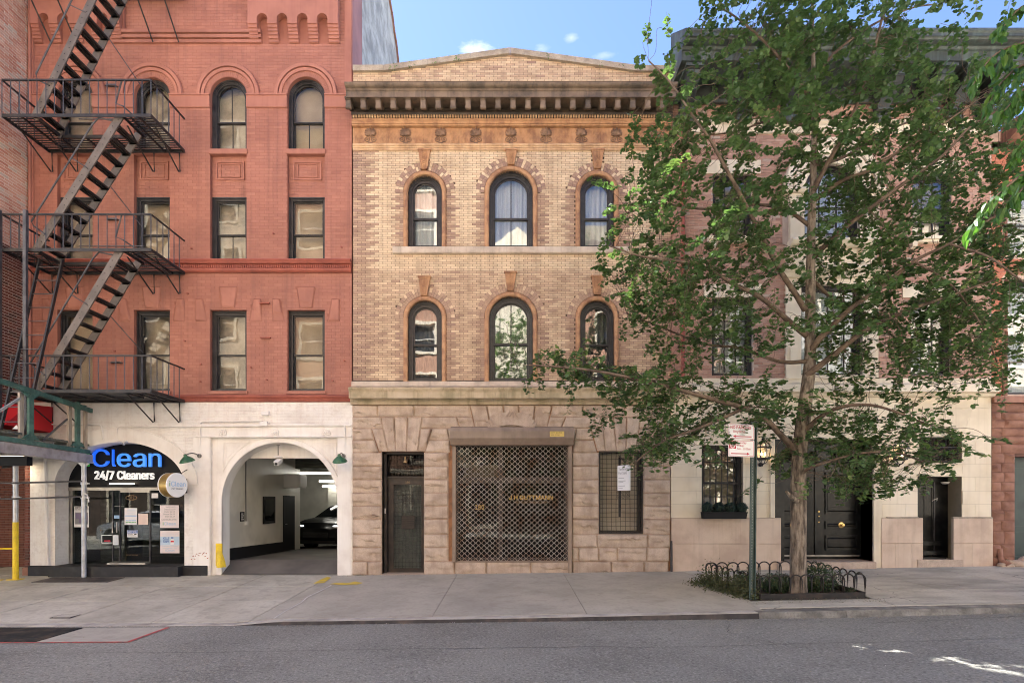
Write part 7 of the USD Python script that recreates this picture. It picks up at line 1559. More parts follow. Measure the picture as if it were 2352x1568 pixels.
# service door and its grille
ys_ = .42
sd = obj('service_door', MB().box(X(2100), X(2216), ys_, ys_ + .06, -.1, Z(1094)).box(X(2108), X(2112), .02, ys_, .0, Z(1094)), 'door_black', H)
xm = X(1548.1 + .3418 * 1745, ys_)
obj('meeting_bead', MB().box(xm - .012, xm + .012, ys_ - .02, ys_, .34, Z(1107, ys_)), 'rail_iron', sd)
obj('panel_moulding', MB().prism(frame_poly(X(2122, ys_), xm - .03, .4, Z(1115, ys_), .02), ys_ - .012, ys_), 'door_black', sd)
for v in (1243, 1264, 1277): obj('door_step', MB().box(X(2116), X(2188), ys_ - .10 - (v - 1243) * .004, ys_, Z(v + 9, .3), Z(v, .3)), 'door_black', sd)
obj('door_ribbon', MB().tube([(xm - .06, ys_ - .03, Z(1150, ys_)), (xm, ys_ - .035, Z(1146, ys_)), (xm + .08, ys_ - .03, Z(1144, ys_)), (xm + .05, ys_ - .03, Z(1150, ys_))], .008, 5), 'plastic_white', sd)
obj('door_light', MB().lathe([(0, -.06), (.06, -.05), (.09, -.02), (.09, 0), (0, 0)], (X(2171, .3), .3, Z(1106, .3)), 14), 'plastic_white', sd, smooth=40)
obj('service_step', MB().box(X(2104), X(2208), -.06, .42, -.1, Z(1284)), 'granite', H, tone=True)
obj('lintel', MB().prof([(.03, Z(1062)), (-.03, Z(1062.5)), (-.03, Z(1066)), (.03, Z(1066))], X(2110), X(2211)), 'limestone', H); obj('lintel', MB().prof([(.03, Z(1088)), (-.03, Z(1088.5)), (-.03, Z(1093.5)), (.03, Z(1093.5))], X(2106), X(2211)), 'limestone', H)
gr = obj('grille', MB().box(X(2110), X(2212), .34, .36, Z(1064), Z(1001)), 'room_dark', H)
ygr = .10
g0, g1, gz0_, gz1_ = X(1548.1 + .3418 * 1652, ygr), X(1548.1 + .3418 * 1918, ygr), Z(1061, ygr), Z(1004, ygr)
for i in range(10):
    x = g0 + (g1 - g0) * (i + .5) / 10; obj('bar', MB().tube([(x, ygr, gz0_), (x, ygr, gz1_)], .011, 6).lathe([(0, -.03), (.02, -.01), (.02, .01), (0, .05)], (x, ygr, gz1_ - .17), 8), 'iron', gr)
for z in (gz0_ + .02, gz0_ + .22, gz0_ + .36, gz1_ - .02): obj('bar', MB().bar((g0, ygr, z), (g1, ygr, z), .02, .02), 'iron', gr)
for i in range(10):
    x = g0 + (g1 - g0) * (i + .5) / 10; t = np.linspace(0, 2 * PI, 15)[:-1]; obj('ring', MB().tube(np.c_[x + .055 * np.cos(t), np.full(14, ygr - .01), gz0_ + .29 + .055 * np.sin(t)], .009, 5, closed=True), 'iron', gr)
# barred window with its plant box
x0_, z0_, x1_, z1_ = op_win.bounds
bw = sash_window(H, (x0_ + x1_) / 2, (x1_ - x0_) / 2, z0_, z1_, Z(1107), y=.16, glass='glass', shade='room_beige')
for i in range(7):
    x = x0_ + (x1_ - x0_) * (i + .5) / 7; obj('bar', MB().tube([(x, .05, z0_), (x, .05, z1_)], .011, 6), 'iron', bw)
for v in (1030, 1060, 1110, 1140): obj('bar', MB().bar((x0_, .05, Z(v)), (x1_, .05, Z(v)), .018, .022), 'iron', bw)
for i in range(6): obj('scroll', scrolls(x0_ + (x1_ - x0_) * (i + 1) / 7, Z(1045), .12, 1, 1, .045, .007), 'iron', bw)
pb = thing('window_box', 'black window box with four clipped round plants under the barred window', 'plant box')
pz0, pz1 = Z(1190.5, -.2), Z(1175, -.2)
obj('trough', MB().prism(Polygon([(X(1614, -.2), pz1), (X(1716, -.2), pz1), (X(1714, -.2), pz0), (X(1616, -.2), pz0)]), -.22, -.05), 'sign_black', pb); obj('rim', MB().prism(sbox(X(1613, -.2), pz1 - .03, X(1717, -.2), pz1), -.235, -.22), 'sign_black', pb)
def leaf_blob(c, rad, n, size, squash=(1, 1, 1), up=0.0, inner=.72, lump=0.25, seed=0):
    """many small leaves spread through a lumpy volume"""
    g = np.random.default_rng(seed)
    d = g.normal(size=(n, 3)); d /= np.linalg.norm(d, axis=1, keepdims=True)
    l = 1 + lump * (meshkit.fbm(d * 2.2 + seed, 3, seed) - .5) * 2
    p = np.asarray(c) + d * (np.asarray(squash) * rad) * (l * g.uniform(inner, 1.0, n))[:, None]
    return leaves_at(p, d, size, g, up)
def leaves_at(p, d, size, g, up=0.0, tone=None, fold=.25, shape='oval', width=.62):
    n = len(p); nr = d + g.normal(0, .45, (n, 3)) + [0, 0, up]; nr /= np.linalg.norm(nr, axis=1, keepdims=True)
    a = np.cross(nr, g.normal(size=(n, 3))); a /= np.linalg.norm(a, axis=1, keepdims=True) + 1e-9
    b = np.cross(nr, a); s = (size * g.uniform(.7, 1.25, n))[:, None]
    tn = g.beta(2, 2.6, n) if tone is None else tone
    V = np.stack([p, p + a * s * .5 + b * s * width * .5 - nr * s * fold * .3, p + a * s, p + a * s * .5 - b * s * width * .5 - nr * s * fold * .3], 1).reshape(-1, 3)
    k = np.arange(n)[:, None] * 4
    return MB().add(V, np.vstack([k + [0, 1, 2], k + [0, 2, 3]]), np.repeat(tn, 4))
for i in range(4):
    x = X(1625 + 26.3 * i, -.15); obj('clipped_ball', leaf_blob((x, -.14, pz1 + .10), .125, 1500, .035, seed=40 + i, inner=.78, lump=.12), 'topiary_leaf', pb, tone=True)
# lanterns at the door
def lantern(label, u, v, yl=-.16):
    x, z = X(u, yl), Z(v, yl); t = thing('wall_lantern', label, 'lantern', None, (x, yl, z))
    n = 8; a = np.arange(n) * 2 * PI / n
    rt, rb, h = .175, .135, .20
    obj('finial', MB().lathe([(0, .50), (.012, .49), (.016, .45), (.01, .43), (.03, .41), (.04, .385), (.025, .36), (.06, .345), (.06, .335), (0, .335)], (0, 0, 0), 12), 'iron', t, smooth=40)
    obj('crown', MB().lathe([(.06, .335), (.10, .31), (.145, .25), (.165, .20)], (0, 0, 0), 8), 'clear_glass', t)
    for k in range(n): obj('rib', MB().tube([(.06 * math.cos(a[k]), .06 * math.sin(a[k]), .338), (.148 * math.cos(a[k]), .148 * math.sin(a[k]), .252), (.168 * math.cos(a[k]), .168 * math.sin(a[k]), .19), (.17 * math.cos(a[k]), .17 * math.sin(a[k]), .18), (rb * math.cos(a[k]), rb * math.sin(a[k]), -.06)], .008, 5), 'iron', t)
    obj('band', MB().lathe([(.165, .205), (.19, .20), (.19, .175), (.165, .17)], (0, 0, 0), 16), 'iron', t); obj('band', MB().lathe([(.13, -.05), (.15, -.055), (.15, -.085), (.12, -.10), (.0, -.10)], (0, 0, 0), 16), 'iron', t)
    obj('pane', MB().lathe([(rb - .006, -.055), (rt - .008, .175)], (0, 0, 0), 8), 'clear_glass', t)
    for dx_ in (-.045, .045):
        obj('candle', MB().tube([(dx_, 0, -.09), (dx_, 0, .0)], .014, 8), 'paper', t); b_ = trimesh.creation.icosphere(2, .024); b_.apply_scale([1, 1, 1.5]); b_.apply_translation([dx_, 0, .04]); obj('bulb', MB().mesh(b_), 'bulb_warm', t, smooth=True)
    for k in range(0, n, 2): obj('foot', MB().tube([(.11 * math.cos(a[k]), .11 * math.sin(a[k]), -.10), (.06 * math.cos(a[k]), .06 * math.sin(a[k]), -.17), (.0, .0, -.20)], .009, 5), 'iron', t)
    obj('wall_arm', MB().tube([(0, 0, -.18), (0, .05, -.24), (0, -yl - .01, -.2)], .014, 6).lathe([(0, -.03), (.05, -.02), (.05, 0)], (0, -yl, -.2), 10, axis=1), 'iron', t)
lantern('lit black lantern left of the double doors, beside the green sign post', 1753, 1046)
lantern('lit black lantern between the double doors and the small grille, behind leaves', 2068, 1047)
obj('rear_body', MB().box(HL, HR, 1.4, 12, -1, 11.9).box(HL, HR, .33, 1.4, 11.6, 11.8).box(HL, HL + .1, .5, 1.4, -1, 11.8).box(HR - .1, HR, .32, 1.4, -1, 11.8).box(HL, HR, .5, 1.4, HB - .1, HB), 'room_dark', H)
# red brick party pier and rain pipe between the two houses
t = thing('party_pier', 'narrow red brick pier with rain pipe between the tan and limestone houses', 'pier')
obj('core', MB().box(X(1542), X(1562), -.10, .02, Z(868), Z(322)), 'opp_red', t)
lay_bricks(t, sbox(X(1542), Z(868), X(1562), Z(322)), -.11, .0675, .21, 'pink_brick', lambda x, z: rng.normal(.05, .08, len(x)), joint=.008, singles=100, place=None)
obj('rain_pipe', MB().tube([(X(1566), -.08, Z(868)), (X(1566), -.08, Z(250))], .05, 8), 'red_trim', t, smooth=True)
t = thing('rain_shoe', 'dark rusty iron rain pipe foot at the joint of the tan and limestone houses', 'rain pipe'); obj('pipe', MB().tube([(X(1541), -.05, -.02), (X(1541), -.04, .35), (X(1542), -.02, .8)], .03, 8), 'kerb_steel', t, smooth=True)
# ------------------------------------------------------------------ brownstone at the right edge
B = thing('brownstone_house', 'brownstone with rusticated base and orange brick at the right edge', 'house')
BL, BRT = HR + .015, 18.5
db = sbox(X(2332), -.4, 13.4, Z(1048)); bwn = sbox(X(2312), Z(905), 13.3, Z(640)); bwn2 = sbox(X(2312), Z(585), 13.3, Z(430))
obj('base_wall', MB().prism(sbox(BL, -.5, BRT, Z(926)).difference(db), .02, .5), 'brownstone_joint', B)
zz = [Z(926) - .0, *[Z(v) for v in (946, 964, 982, 1001, 1020, 1041, 1063, 1084, 1106, 1128, 1150, 1172, 1195, 1220, 1250, 1278, 1305)]]
sd_ = 400
for i in range(len(zz) - 1):
    j = X(2308 - (8 if i % 2 else 0)); jj = X(2331)
    for a, b in ((BL, j), (j, jj if zz[i + 1] < Z(1048) + .02 else 12.3), *(() if zz[i + 1] < Z(1048) + .02 else ((12.3, 13.6),)), (13.6, 14.8), (14.8, BRT)):
        sd_ += 1; obj('stone', rock([(a, zz[i]), (b, zz[i]), (b, zz[i + 1]), (a, zz[i + 1])], .0, .06, .004, sd_, .05), 'brownstone', B, smooth=30)
obj('belt_course', MB().prof([(.05, Z(909)), (-.06, Z(910)), (-.07, Z(925)), (.05, Z(926))], BL, BRT), 'brownstone', B)
obj('wall', MB().prism(sbox(BL, Z(909), BRT, 10.6).difference(bwn).difference(bwn2), .02, .4), 'orange_mortar', B)
lay_bricks(B, sbox(BL, Z(909), BRT, 10.2).difference(bwn.buffer(.10)).difference(bwn2.buffer(.10)), .008, .0675, .205, 'orange_brick', lambda x, z: rng.normal(.5, .2, len(x)), joint=.009, x_at=BL, singles=200)
k = 0
for v0, v1 in ((430, 458), (458, 478), (478, 520), (520, 545), (545, 585), (640, 668), (668, 700), (700, 735), (735, 760), (760, 800), (800, 835), (835, 870), (870, 908)):
    k += 1; a = X(2312 - (9 if k % 2 else 3)); obj('quoin', rock([(a, Z(v0)), (X(2313), Z(v0)), (X(2313), Z(v1)), (a, Z(v1))], -.02, .03, .002, 500 + k, .03), 'brownstone', B, smooth=30)
for g in (bwn, bwn2):
    x0_, z0_, x1_, z1_ = g.bounds; sash_window(B, (x0_ + x1_) / 2, (x1_ - x0_) / 2, z0_, z1_, (z0_ + z1_) / 2, y=.16, glass='glass', shade='sheer_curtain')
dd = obj('door', MB().box(X(2332), 13.4, .30, .36, -.1, Z(1048)), 'green_door', B)
for a, b in ((.35, 1.0), (1.1, 2.6)): obj('panel_moulding', MB().prism(frame_poly(X(2336) + .12, 13.2, a, b, .04), .28, .30), 'green_door', dd)
zc_ = Z(300, -.4)
obj('cornice', MB().prof([(.02, zc(262, .45)), (-.5, zc(262, .5)), (-.5, zc(280, .5)), (-.42, zc(290, .42)), (-.38, zc(302, .38)), (-.2, zc(320, .2)), (.02, zc(325, .1))], X(2340, -.45), BRT), 'brownstone', B)
obj('cornice_panel', MB().prism(frame_poly(X(2345, -.5), X(2345, -.5) + .5, zc(296, .5), zc(268, .5), .05), -.54, -.5), 'brownstone', B)
obj('parapet', MB().box(BL, BRT, .02, .3, 10.2, zc(318, .1)), 'brownstone', B)
obj('rear_body', MB().box(BL, BRT, 1.0, 12, -1, 10.0), 'room_dark', B)
t = thing('rubble', 'broken stone and a rusty pipe foot at the right edge by the brownstone', 'rubble')
obj('pipe_foot', MB().tube([(X(2293), -.05, .62), (X(2293), -.06, .35), (X(2298), -.22, .24)], [.05, .055, .075], 10), 'brownstone', t, smooth=True)
for i, (u, v, r_) in enumerate(((2300, 1296, .16), (2316, 1290, .13), (2330, 1294, .2), (2345, 1286, .15))):
    s_ = trimesh.creation.icosphere(2, r_); s_.vertices *= [1.2, .8, .55]; s_.vertices += (meshkit.fbm(s_.vertices * 6 + i, 3, i)[:, None] - .5) * .12; s_.apply_translation([X(u), -.12, Z(v)]); obj('broken_stone', MB().mesh(s_), 'granite', t, smooth=40, tone=True)
# ------------------------------------------------------------------ the street tree
TY = -2.95
TR = thing('ginkgo_tree', 'tall leafy street tree in the fenced pit before the limestone house', 'tree')
g = np.random.default_rng(21)
def T3(u, v, y): return np.array([X(u, y), y, Z(v, y)])
def smooth_path(pts, n=8):
    p = np.asarray(pts, float); out = []
    q = np.vstack([2 * p[0] - p[1], p, 2 * p[-1] - p[-2]])
    for i in range(1, len(q) - 2):
        for t in np.linspace(0, 1, n, endpoint=False):
            a, b, c, d = q[i - 1], q[i], q[i + 1], q[i + 2]
            out.append(.5 * ((2 * b) + (c - a) * t + (2 * a - 5 * b + 4 * c - d) * t * t + (3 * b - a - 3 * c + d) * t ** 3))
    out.append(p[-1]); return np.array(out)
def limb_mesh(path, r0, r1, n=9, bump=.06, seed=0):
    p = np.asarray(path); m = len(p); s = np.linspace(0, 1, m); r = r0 + (r1 - r0) * s ** .85
    mb = MB().tube(p, r, n, caps=False); v = mb.v[0].reshape(m, n, 3); c = p[:, None]
    k = 1 + bump * (meshkit.fbm(v * 5.5 + seed, 3, seed)[..., None] - .5) * 2; mb.v[0] = (c + (v - c) * k).reshape(-1, 3); return mb
tp = smooth_path([T3(1833, 1380, TY), T3(1833, 1300, TY), T3(1834, 1200, TY), T3(1835, 1060, TY), T3(1848, 940, TY), T3(1860, 830, TY + .05), T3(1861, 700, TY + .1), T3(1863, 550, TY + .1), T3(1868, 400, TY + .15), T3(1870, 300, TY + .1), T3(1868, 150, TY + .1), T3(1866, 20, TY + .1), T3(1868, -110, TY + .1)], 7)
s_ = np.linspace(0, 1, len(tp)); rad = np.interp(s_, [0, .03, .10, .3, .42, .6, .75, 1], [.20, .152, .138, .126, .10, .07, .046, .016])
m_ = MB().tube(tp, rad, 18, caps=False); v_ = m_.v[0].reshape(len(tp), 18, 3); c_ = tp[:, None]
m_.v[0] = (c_ + (v_ - c_) * (1 + .09 * (meshkit.fbm(v_ * [9, 9, 2.2], 4, 3)[..., None] - .5) * 2)).reshape(-1, 3)
trunk = obj('trunk', m_, 'bark', TR, smooth=True)
obj('stub', limb_mesh(smooth_path([T3(1830, 1150, TY - .15), T3(1815, 1138, TY - .25), T3(1806, 1128, TY - .3)]), .05, .025), 'bark', TR, smooth=True)
limbs = []   # (path, r0, r1)
def limb(uvy, r0, r1=.012):
    p = smooth_path([T3(*q) for q in uvy], 6); limbs.append((p, r0, r1)); obj('limb', limb_mesh(p, r0, r1, 8, .05, len(limbs)), 'limb_bark', TR, smooth=True)
limb([(1838, 1056, TY), (1812, 1018, TY - .1), (1787, 992, TY - .25), (1760, 964, TY - .4), (1708, 937, TY - .55), (1640, 917, TY - .7), (1560, 895, TY - .85), (1470, 872, TY - .9), (1370, 852, TY - .95), (1280, 842, TY - .9), (1215, 838, TY - .9)], .07)
limb([(1850, 713, TY + .05), (1825, 672, TY), (1797, 630, TY - .1), (1767, 575, TY - .3), (1736, 515, TY - .4), (1695, 437, TY - .6), (1657, 369, TY - .7), (1630, 320, TY - .8), (1590, 265, TY - .8), (1540, 190, TY - .7), (1490, 140, TY - .6)], .058)
limb([(1852, 770, TY + .05), (1815, 740, TY - .1), (1767, 698, TY - .3), (1726, 671, TY - .5), (1685, 653, TY - .6), (1623, 616, TY - .8), (1560, 600, TY - .8), (1480, 590, TY - .9), (1400, 565, TY - .9)], .06)
limb([(1858, 810, TY + .05), (1890, 770, TY - .15), (1958, 705, TY - .4), (2020, 664, TY - .6), (2100, 600, TY - .8), (2180, 560, TY - 1.0), (2280, 500, TY - 1.1)], .065)
limb([(1853, 862, TY), (1907, 821, TY - .25), (1992, 756, TY - .55), (2080, 715, TY - .9), (2180, 680, TY - 1.1), (2290, 640, TY - 1.2)], .065)
limb([(1868, 462, TY + .1), (1930, 418, TY - .1), (1992, 393, TY - .3), (2054, 355, TY - .4), (2130, 310, TY - .5), (2230, 240, TY - .6)], .045)
limb([(1868, 440, TY + .1), (1890, 395, TY), (1920, 342, TY - .1), (1948, 285, TY - .15), (1975, 222, TY - .2), (2006, 120, TY - .2), (2033, 17, TY - .2), (2045, -40, TY - .2)], .05)
limb([(1860, 600, TY + .1), (1915, 545, TY - .2), (1968, 502, TY - .4), (2054, 437, TY - .7), (2163, 359, TY - .9), (2230, 290, TY - 1.0), (2300, 250, TY - 1.1)], .05)
limb([(1871, 300, TY + .1), (1830, 285, TY + .2), (1760, 280, TY + .3), (1700, 300, TY + .3), (1640, 310, TY + .3)], .03)
limb([(1862, 640, TY + .1), (1920, 690, TY + .4), (1990, 720, TY + .8), (2080, 800, TY + .9), (2160, 880, TY + .9)], .04)
limb([(1840, 1000, TY), (1880, 960, TY - .3), (1930, 935, TY - .6), (2000, 930, TY - .8), (2070, 950, TY - 1.0), (2130, 975, TY - 1.0)], .05)
limb([(1869, 240, TY + .1), (1820, 170, TY - .1), (1760, 100, TY - .2), (1690, 40, TY - .3), (1640, 10, TY - .3)], .035)
limb([(1868, 180, TY + .1), (1920, 120, TY), (2000, 60, TY + .1), (2090, 20, TY + .1), (2150, 10, TY + .1)], .03)
limb([(1838, 1090, TY), (1860, 1075, TY - .3), (1900, 1060, TY - .6), (1980, 1040, TY - .9), (2060, 1040, TY - 1.0), (2120, 1060, TY - 1.0)], .035)
limb([(1708, 937, TY - .55), (1660, 960, TY - .7), (1600, 985, TY - .9), (1520, 1015, TY - 1.0), (1460, 1060, TY - 1.0)], .035)
limb([(1862, 520, TY + .1), (1800, 480, TY + .4), (1720, 470, TY + .7), (1620, 480, TY + .8), (1520, 470, TY + .8), (1440, 490, TY + .7)], .04)
limb([(1855, 830, TY), (1790, 830, TY + .3), (1700, 800, TY + .6), (1620, 790, TY + .7), (1540, 760, TY + .7), (1440, 720, TY + .5)], .04)
limb([(1869, 380, TY + .1), (1940, 360, TY + .5), (2040, 300, TY + .8), (2140, 260, TY + .9), (2200, 230, TY + .9)], .035)
limb([(2100, 600, TY - .8), (2180, 650, TY - .9), (2250, 740, TY - 1.0), (2290, 830, TY - 1.1)], .022)
limb([(2180, 560, TY - 1.0), (2270, 590, TY - 1.2), (2340, 640, TY - 1.3), (2400, 680, TY - 1.3)], .022)
# drooping shoots: anchors (u, v, spread u, spread v, number, droop, length)
A = [(1250, 838, 60, 20, 30, .5, .4), (1330, 860, 60, 28, 40, .7, .45), (1420, 880, 60, 36, 50, .8, .5), (1510, 900, 60, 45, 50, .8, .5), (1590, 925, 60, 50, 50, .8, .5), (1690, 900, 70, 50, 50, .7, .5), (1770, 920, 60, 60, 50, .7, .5),
     (1430, 950, 50, 40, 22, 1.3, .55), (1520, 980, 50, 40, 22, 1.3, .5), (1500, 1045, 50, 40, 40, .9, .4), (1560, 1020, 50, 36, 40, .9, .45), (1610, 985, 50, 30, 30, .9, .45), (1720, 965, 50, 25, 26, .8, .4), (1800, 1075, 30, 30, 9, .9, .4),
     (1890, 1000, 70, 60, 60, .8, .5), (1980, 990, 70, 60, 60, .9, .5), (2060, 1000, 50, 50, 44, 1.0, .5), (2010, 1070, 60, 40, 44, .9, .45), (2090, 1060, 40, 50, 34, 1.1, .5), (1900, 1080, 60, 40, 36, .8, .4), (2130, 990, 20, 30, 14, .9, .4), (1960, 1110, 40, 30, 18, 1.1, .4), (2020, 1120, 30, 30, 14, 1.3, .4), (2110, 1115, 30, 25, 12, 1.2, .35), (1735, 1115, 24, 20, 5, .9, .35),
     (1450, 480, 60, 60, 40, .6, .5), (1530, 440, 70, 60, 55, .6, .5), (1440, 590, 60, 40, 45, .6, .45), (1530, 560, 70, 60, 60, .7, .5), (1460, 700, 50, 50, 36, .8, .5), (1540, 680, 60, 60, 55, .8, .5), (1610, 640, 70, 70, 60, .8, .5), (1590, 780, 60, 60, 50, .8, .5), (1680, 730, 70, 70, 60, .7, .5), (1650, 560, 80, 60, 70, .7, .5), (1740, 620, 60, 70, 55, .6, .5), (1780, 780, 60, 60, 44, .7, .5),
     (1560, 340, 80, 60, 70, .5, .5), (1530, 240, 60, 60, 50, .5, .45), (1640, 260, 80, 70, 70, .5, .5), (1720, 360, 80, 70, 70, .6, .5), (1780, 470, 70, 70, 60, .6, .5), (1700, 470, 70, 60, 60, .6, .5), (1490, 140, 20, 25, 9, .4, .35), (1460, 290, 30, 30, 18, .6, .4), (1500, 380, 40, 40, 24, .6, .45),
     (1760, 190, 80, 60, 75, .4, .5), (1850, 200, 80, 70, 70, .4, .5), (1950, 180, 80, 60, 70, .4, .5), (1700, 60, 80, 40, 65, .3, .45), (1790, 50, 80, 50, 75, .3, .45), (1890, 40, 80, 50, 75, .3, .45), (1980, 30, 70, 40, 65, .3, .45), (2080, 40, 60, 40, 55, .3, .4), (2060, 130, 80, 50, 65, .4, .45), (1800, 120, 60, 40, 55, .4, .45), (1640, 20, 40, 20, 26, .3, .4), (2130, 120, 50, 40, 28, .4, .4), (1900, -60, 160, 40, 100, .3, .5),
     (1850, 320, 80, 60, 66, .5, .5), (1960, 300, 80, 60, 66, .5, .5), (2060, 270, 80, 60, 66, .5, .5), (2150, 240, 60, 60, 60, .5, .5), (2230, 300, 60, 60, 60, .6, .5), (2200, 380, 70, 60, 66, .7, .5), (2110, 360, 70, 60, 60, .7, .5), (2010, 400, 70, 60, 60, .7, .5), (1920, 420, 60, 60, 50, .6, .5), (2290, 400, 60, 60, 60, .7, .5), (2290, 230, 40, 40, 36, .6, .5),
     (1930, 560, 70, 70, 60, .7, .5), (2020, 520, 80, 70, 66, .7, .5), (2110, 480, 80, 70, 66, .8, .5), (2200, 480, 80, 60, 66, .8, .5), (2290, 490, 60, 60, 60, .8, .5), (2080, 580, 80, 60, 60, .8, .5), (2180, 580, 80, 60, 66, .9, .55), (2280, 580, 70, 60, 66, .9, .55), (2340, 640, 40, 50, 40, 1.0, .5),
     (1970, 660, 70, 60, 60, .8, .5), (2060, 680, 70, 60, 60, .9, .55), (2150, 700, 70, 60, 60, 1.0, .6), (2240, 700, 70, 60, 60, 1.1, .6), (2050, 780, 60, 60, 50, 1.0, .6), (2140, 800, 50, 60, 44, 1.2, .6), (2230, 800, 60, 60, 44, 1.3, .6), (1930, 760, 60, 60, 40, .8, .5), (1960, 860, 60, 50, 34, 1.0, .5), (2060, 870, 40, 40, 24, 1.3, .6), (2300, 850, 30, 30, 18, 1.4, .5), (2330, 760, 30, 50, 24, 1.2, .5),
     (2075, 930, 12, 30, 9, 1.8, .6), (2170, 900, 14, 30, 10, 1.9, .6), (2185, 950, 10, 20, 8, 2.0, .6), (2215, 990, 12, 20, 7, 1.6, .5)]
SP, SD = [], []
shoots = MB(); lp_, ld_, lt_ = [], [], []
limb_pts = np.vstack([p for p, *_ in limbs] + [tp[30:]])
for (u, v, su, sv, n, droop, L) in A:
    for _ in range(int(n * (.44 if v < 230 else .37 if v < 620 else .5))):
        yy = TY + g.normal(-.15, .75); yy = float(np.clip(yy, TY - 1.7, TY + 1.7))
        a = T3(u + g.normal(0, su * .55), v + g.normal(0, sv * .55), TY - .2); a[1] = yy
        a[0] = a[0] + (a[0] - X(1860, TY)) * 0.02 * g.normal(); 
        k = np.argmin(((limb_pts - a) ** 2).sum(1)); root = limb_pts[k]
        out = a - root; dist = np.linalg.norm(out) + 1e-6
        dirn = out / dist * .8 + g.normal(0, .35, 3); dirn[2] -= droop * .45 * g.uniform(.5, 1.4); dirn /= np.linalg.norm(dirn)
        ln = L * g.uniform(.7, 1.35); t = np.linspace(0, 1, 6)[:, None]
        sag = np.array([0, 0, -1.0]) * droop * .38 * ln
        path = a + (dirn * ln) * (t - .5) + sag * (t - .5) ** 2 * np.sign(t - .3)
        if dist < 1.1: shoots.tube(smooth_path([root, root + out * .35 + [0, 0, .05] + g.normal(0, .05, 3), root + out * .7 + [0, 0, .04] + g.normal(0, .04, 3), path[1]], 3), .004, 3, caps=False)
        shoots.tube(path, [.004, .0035, .003, .003, .0025, .0015], 3, caps=False)
        ns = int(ln / .052); base_t = np.clip(g.normal(.42, .16) - .05 * (yy - TY), 0, 1)
        for q in range(ns):
            tt = (q + g.uniform(.2, .8)) / ns; c = path[min(4, int(tt * 5))] * (1 - tt * 5 % 1) + path[min(5, int(tt * 5) + 1)] * (tt * 5 % 1)
            for _k in range(g.integers(3, 6)):
                ang = g.uniform(0, 2 * PI); e = np.array([math.cos(ang), math.sin(ang), g.normal(-.35, .25)]); e /= np.linalg.norm(e)
                lp_.append(c + e * g.uniform(.012, .035)); ld_.append(e); lt_.append(np.clip(base_t + g.normal(0, .13), 0, 1))
lp_, ld_, lt_ = np.array(lp_), np.array(ld_), np.array(lt_)
def fans(p, e, tone, size):
    """fan-shaped leaves: a stalk point, spreading to a scalloped rim with a notch, drooping along e"""
    n = len(p); up = np.tile([0, 0, 1.0], (n, 1)) + g.normal(0, .38, (n, 3))
    side = np.cross(e, up); side /= np.linalg.norm(side, axis=1, keepdims=True) + 1e-9
    nr = np.cross(side, e); s = (size * g.uniform(.5, 1.32, n))[:, None]; cup = g.normal(.10, .08, n)[:, None]
    P_ = lambda a, b, c: p + e * s * a + side * s * b + nr * s * (c + cup * b * b * 2)
    V = np.stack([P_(0, 0, 0), P_(.55, -.56, -.05), P_(.88, -.36, -.02), P_(.86, -.02, .03), P_(.90, .34, -.02), P_(.55, .56, -.05)], 1).reshape(-1, 3)
    k = np.arange(n)[:, None] * 6
    return MB().add(V, np.vstack([k + [0, 1, 2], k + [0, 2, 3], k + [0, 3, 4], k + [0, 4, 5]]), np.repeat(tone, 6))
d_cam = np.linalg.norm(lp_ - [0, -CAM_D, CAM_H], axis=1); order = np.argsort(d_cam)
for k in order[:300]: obj('leaf', fans(lp_[k:k + 1], ld_[k:k + 1], lt_[k:k + 1], .074), 'ginkgo_leaf', TR, tone=True)
obj('crown', fans(lp_[order[300:]], ld_[order[300:]], lt_[order[300:]], .074), 'ginkgo_leaf', TR, kind='stuff', tone=True)
obj('twigs', shoots, 'twig_bark', TR, kind='stuff')
N_LEAVES = len(lp_)
